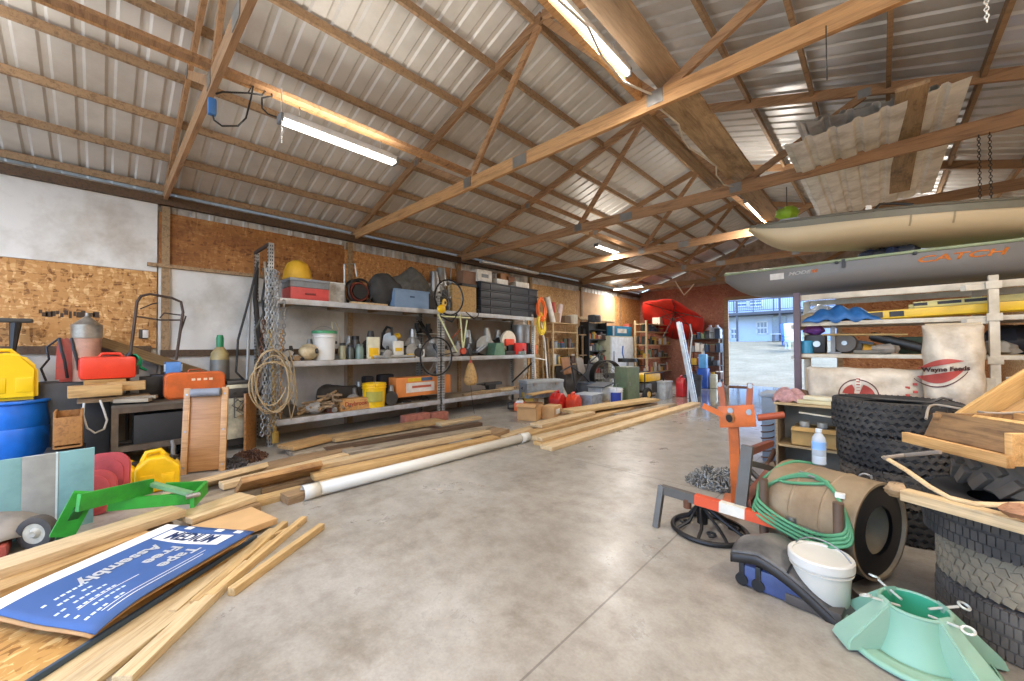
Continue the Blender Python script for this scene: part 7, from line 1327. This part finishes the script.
# ================================================================ RIGHT FOREGROUND
# orange stand
p = PZ(737, 508); ORG = mt('#c9672a', .5, var=.12, dirt=.4, dirtc='#6f3a1c'); t = thing('engine_stand', 'orange steel engine stand with a cross plate and two upright arms', 'stand', (p.x, p.y, 0), rz=.15); zt = zat(740, 432, p.x) if 0 else PY(737, 414, p.y).z
lean = -.05
MB().bar((0, 0, .0), (-.02, lean, zt), .10, .10, (0, 1, 0)).build('post', ORG, t); pw_ = xat(761, p.y)-xat(733, p.y)
MB().box((.02, lean-.07, zt+.02), (.36, .03, .20), rot=(0, -.12, 0), bev=.006).build('cross_plate', ORG, t, label='orange cross plate with bolts'); MB().cyl((-.05, lean-.10, zt-.0), (.07, lean+.18, zt+.06), .05, .048, n=24).build('sleeve', mt('#b0713c', .5, dirt=.4), t); MB().cyl((-.054, lean-.11, zt-.002), (-.04, lean-.08, zt+.004), .036, n=20).build('bore', BLACK, t)
for x, dx in ((-.11, -.035), (.14, .015)): MB().bar((x, lean-.05, zt+.10), (x+dx, lean-.05, zt+.33), .06, .05, (0, 1, 0)).build('arm', mt('#a9552a', .5, dirt=.5), t); MB().cyl((x+dx, lean-.08, zt+.31), (x+dx, lean-.02, zt+.31), .025).build('bolt', STEEL, t)
MB().bar((-.12, lean-.06, zt+.02), (-.32, lean-.1, zt+.10), .05, .05).build('side_arm', ORG, t); MB().cyl((.22, lean-.05, zt+.02), (.46, lean+.0, zt+.06), .03).build('handle', mt('#a04a2c', .5), t); MB().cyl((-.06, lean-.05, zt+.29), (.15, lean-.05, zt+.29), .012).build('tie_rod', RUST, t)
for x in (-.04, .14): MB().cyl((x, lean-.1, zt+.07), (x, lean-.08, zt+.07), .03, n=6).build('bolt', STEEL, t)
MB().box((0, .0, .03), (.30, .5, .06), bev=.01).build('foot', ORG, t); t.scale = (.8, .8, .97)
p2 = PZ(722, 489); chain_pile('large grey chain heap on the open floor by the orange stand', (p2.x-.05, p2.y+.15, 0), .34, .30, .16, 380, mt('#8c8a84', .45, .4, var=.3), seed=15, link=.045)
# tow dolly: grey bar with reflective tape
t = thing('tow_bar', 'grey tow bar frame with red and white tape, one end on a bent leg', 'tow bar', (0, 0, 0)); gm_ = mt('#5f5c57', .5, .3, dirt=.4); ra = mt('#d4532c', .5, var=.08); wa = mt('#ddd6c6', .5)
q0, q1 = PZ(662, 489, .30), PZ(792, 527, .27)
def mb(f): return q0.lerp(q1, f)
MB().bar(q0, q1, .05, .07).build('main_bar', gm_, t)
for f0, f1, m, lab in ((.30, .50, ra, 'red tape'), (.50, .69, wa, 'white tape'), (.69, .90, ra, 'red tape')): MB().bar(mb(f0), mb(f1), .056, .076).build('reflective_tape', m, t, label=lab)
MB().bar(mb(.0)+V((0, 0, .03)), PZ(656, 527, .0), .045, .05, (0, 1, 0)).build('leg', gm_, t); lo = mb(.62); ft = PY(749, 455, lo.y); MB().bar(lo+V((.02, .05, .0)), V((lo.x+.06, lo.y+.10, .75)), .075, .06, (0, 1, 0)).build('upright', gm_, t); br = mt('#8a4a35', .6, .2, dirt=.4); MB().bar(lo+V((.05, .06, .03)), lo+V((.06, .95, .06)), .07, .10).build('side_channel', br, t)
MB().bar(V((lo.x+.06, lo.y+.12, .70)), lo+V((.08, .82, .36)), .045, .05).build('upper_arm', br, t); MB().bar(V((lo.x+.06, lo.y+.12, .62)), lo+V((.15, .85, .12)), .04, .04).build('brace', gm_, t); MB().cyl(mb(.23)-V((0, 0, .09)), mb(.23)-V((0, 0, .02)), .03).build('caster', RUST, t); MB().cyl(mb(1.)+V((0, 0, -.06)), mb(1.)+V((0, 0, .07)), .03).build('pivot', STEEL, t)
e0, e1 = q1, PZ(836, 541, .29); MB().bar(e0, e1, .03, .06).build('perforated_strip', mt('#8a8883', .4, .5), t); b = MB()
for k in range(8): c = V(e0).lerp(V(e1), (k+.5)/8); b.cyl(c+V((-.012, -.018, 0)), c+V((.0, -.016, 0)), .012, n=10)
b.build('hole_row', BLACK, t); MB().bar(q1-V((0, 0, .05)), V((q1.x, q1.y, 0)), .04, .04, (0, 1, 0)).build('leg', gm_, t)
# patio umbrella base
p = PZ(709, 531); t = thing('umbrella_base', 'black wrought iron parasol base with scrolls lying under the tow bar', 'umbrella base', (p.x, p.y, 0)); bk = mt('#262423', .45, .4); Rb = .27
MB().ring((0, 0, .02), Rb, .019, 48, 10).build('rim', bk, t); MB().cyl((-.05, 0, .05), (-.05, 0, .25), .04, n=20).build('column', bk, t); MB().cyl((-.05, 0, .20), (-.05, 0, .26), .05, n=20).build('collar', bk, t)
for k in range(8):
    a = 2*PI*k/8; c, s = math.cos(a), math.sin(a); pts = [(-.05+.04*c, .04*s, .18), (-.03+.10*c, .10*s, .13), (.16*c, .16*s, .08), (.22*c, .22*s, .05), ((Rb-.01)*c, (Rb-.01)*s, .025)]; MB().tube(smooth(pts, 1), .013, 7).build('spoke', bk, t)
    if k % 2 == 0: sc = [V((.17*math.cos(a+.35), .17*math.sin(a+.35), .05))+V((.045*(1-i/12)*math.cos(i*.75+a), .045*(1-i/12)*math.sin(i*.75+a), 0)) for i in range(10)]; MB().tube(sc, .010, 6).build('scroll', bk, t)
# black curved plastic fender on casters
a, b_ = PZ(735, 585), PZ(843, 630); c = (a+b_)/2; d = b_-a; rz = math.atan2(d.y, d.x); Lc_ = d.length
t = thing('mower_deck', 'black curved plastic hood on casters lying before the white bucket', 'hood', (a.x, a.y, 0), rz=rz); hm2 = mt('#3b3a3a', .45, var=.2, dirt=.25, dirtc='#77736c'); Wd2 = .42
def hood(s, v):
    z = .185+.05*math.sin(PI*min(1, s*1.05))-.20*max(0, (s-.25)/.75)**1.05; y = Wd2*v
    tip = max(0, 1-s/.30); return V((-.03+s*(Lc_+.06)+.10*tip*(v-.1)**2*4*.3, y*(1-.15*tip)+.02, z-.03*abs(v-.5)*2*0+.05*math.sin(PI*v)))
MB().grid(hood, 30, 14).build('top_shell', hm2, t, thick=.012, ang=60); MB().grid(lambda s, v: V((hood(s, 0).x, hood(s, 0).y-.004, hood(s, 0).z-.055*v)), 30, 2).build('front_lip', mt('#2a2725', .5), t, thick=.01)
bl = mt('#3d4a73', .4, var=.3); MB().box((Lc_*.36, .16, .07), (Lc_*.66, .26, .13), bev=.02).build('underbody', bl, t); MB().box((Lc_*.74, .16, .035), (Lc_*.5, .28, .06), bev=.015).build('rear_foot', mt('#4a433d', .6), t)
for x in (.03, .12): MB().cyl((x, .02, .04), (x, .05, .04), .035, n=18).build('caster', BLACKR, t); MB().box((x, .035, .1), (.03, .025, .10), bev=.005).build('caster_fork', BLACK, t)
MB().tube([hood(.52, .02)+V((0, 0, .01)), hood(.53, .5)+V((0, 0, .012)), hood(.54, .98)+V((0, 0, .01))], .007, 6).build('strap', BLACK, t)
# white bucket
p = PZ(824, 613); t = bucket('white plastic bucket with a wire handle beside the green tree stand', (p.x-.02, p.y+.09, 0), .143, .270, mt('#cdc8bb', .45, var=.03, scale=2), lid=mt('#d2cec4', .45, var=.03), rz=-.3)
# christmas tree stand
a = PZ(905, 655); t = thing('tree_stand', 'pale green plastic tree stand with eye bolts on the floor at the lower right', 'tree stand', (.10, 2.73, .0), rz=0); t.scale = (1.08, 1.08, 1.0); tg = mt('#83ac93', .5, var=.08, scale=3, dirt=.3, dirtc='#9fb6a2'); ti = mt('#3f9f7a', .4, var=.06); rt, hb2 = .115, .235
def cone(a, z): # wall radius
    f = z/hb2; return rt+(.185-rt)*max(0, 1-f)**2.2
MB().lathe([(cone(0, hb2*k/12), hb2*k/12) for k in range(1, 13)], n=48).build('shell', tg, t, thick=.006); MB().lathe([(rt-.008, hb2), (rt-.02, .05), (0, .05)], n=40).build('well', ti, t); MB().ring((0, 0, hb2), rt, .008, 40, 8).build('lip', tg, t)
for k in range(4):
    a = rad((211, 322, 32, 135)[k]); a2 = rad((266, 357, 84, 173)[k]); M4 = Matrix.Rotation(a, 4, 'Z'); b = MB(); w0, w1 = .065, .11; x0, x1 = rt-.01, .285
    vs = [b.bm.verts.new(M4 @ V(q)) for q in ((x0, -w0/2, hb2+.02), (x0, w0/2, hb2+.02), (x1, w1/2, .055), (x1, -w1/2, .055), (x0, -w0/2-.01, .03), (x0, w0/2+.01, .03), (x1+.01, w1/2+.012, .012), (x1+.01, -w1/2-.012, .012))]
    for f_ in ((0, 1, 2, 3), (0, 4, 5, 1), (1, 5, 6, 2), (2, 6, 7, 3), (3, 7, 4, 0), (4, 7, 6, 5)): b.bm.faces.new([vs[i] for i in f_])
    bmesh.ops.bevel(b.bm, geom=b.bm.edges[:], offset=.006, segments=2, affect='EDGES'); b.build('leg', tg, t)
    bb = MB().cyl(M4 @ V((x0-.05, 0, hb2-.015)), M4 @ V((x0+.06, 0, hb2+.012)), .006, n=8); bb.ring(M4 @ V((x0+.082, 0, hb2+.018)), .018, .0055, 18, 6, 'Z', M=M4 @ Euler((.4, .2, 0)).to_matrix().to_4x4()); bb.cyl(M4 @ V((x0+.005, 0, hb2-.01)), M4 @ V((x0+.02, 0, hb2-.008)), .013, n=6); bb.build('eye_bolt', mt('#d5d8cf', .35, .4), t)
    hs = (1.15, .55, 1.0, .62)[k]; M5 = Matrix.Rotation(a2, 4, 'Z'); MB().grid(lambda u, v, M5=M5, hs=hs: M5 @ V(((.24+.015*v)*math.cos((u-.5)*2*hs*.75), (.24+.015*v)*math.sin((u-.5)*2*hs*.75), .012+.022*(1-v))), 12, 2).build('base_rim', tg, t, thick=.006)
    MB().grid(lambda u, v, M5=M5, hs=hs: M5 @ V(((cone(0, .02)+(.245-cone(0, .02))*v)*math.cos((u-.5)*2*hs*.75), (cone(0, .02)+(.245-cone(0, .02))*v)*math.sin((u-.5)*2*hs*.75), .022+.008*(1-v))), 12, 3).build('base_skirt', tg, t, thick=.005)
# clutter on the floor under the drum and box
p = PZ(775, 490); q = random.Random(3)
for k, (u, v, m, lab) in enumerate(((770, 478, RUST, 'rusty trailer part leaning on the side of the cubby'), (778, 498, mt('#7c6a54', .8), 'brown iron bracket on the floor beside the drum'), (764, 505, DSTEEL, 'dark iron fitting behind the tow bar upright'))): c = PZ(u, v); tt = thing('iron_part', lab, 'iron part', c, rz=k*.8); MB().box((0, 0, .09), (.08, .22, .18), bev=.02).build('casting', m, tt); MB().cyl((-.02, -.1, .12), (.03, .12, .30), .025).build('arm', m, tt); MB().lathe([(.02, -.02), (.07, -.02), (.07, .02), (.02, .02), (.02, -.02)], (.05, 0, .1), 18, M=Euler((0, PI/2, 0)).to_matrix().to_4x4()).build('ring', DSTEEL, tt)
c = PZ(768, 462); tt = thing('wire_cage', 'brown wire spring coil standing by the cubby side', 'spring', c); MB().tube([(.07*math.cos(i*.7), .07*math.sin(i*.7), .012+i*.009) for i in range(60)], .008, 6).build('coil', RUST, tt)
c = PZ(783, 512); coil('hose', 'brown hose ends tangled at the foot of the left pipe post', 'hose', (c.x-.1, c.y+.05, .03), .13, .014, 3, mt('#8d7d67', .7), (.2, .1, 0), jit=.4)

pA = (TB.x-.05, TB.y-.1, hb_*4+.012)
one(MB().tube([(pA[0]-.32, pA[1]+.05, pA[2]), (pA[0]-.1, pA[1]-.12, pA[2]+.005), (pA[0]+.15, pA[1]-.10, pA[2]), (pA[0]+.30, pA[1]-.16, pA[2]), (pA[0]+.42, pA[1]-.22, pA[2]-.01)], .009, 6).tube([(pA[0]+.22, pA[1]-.12, pA[2]), (pA[0]+.28, pA[1]-.10, pA[2]+.04), (pA[0]+.33, pA[1]-.10, pA[2]+.03)], .01, 6), 'bungee_strap', DSTEEL, 'dark cord with a hook lying across the topmost rear tyre', 'cord')
vs = SC.view_settings; vs.view_transform = 'Standard'; vs.look = 'None'; vs.gamma = 1.; vs.use_curve_mapping = False; vs.exposure = EXPO
SC.cycles.use_denoising = True; SC.cycles.max_bounces = 8; SC.cycles.diffuse_bounces = 5; SC.cycles.glossy_bounces = 3; SC.cycles.transmission_bounces = 4
SC.cycles.sample_clamp_indirect = 4.; SC.cycles.caustics_reflective = False; SC.cycles.caustics_refractive = False
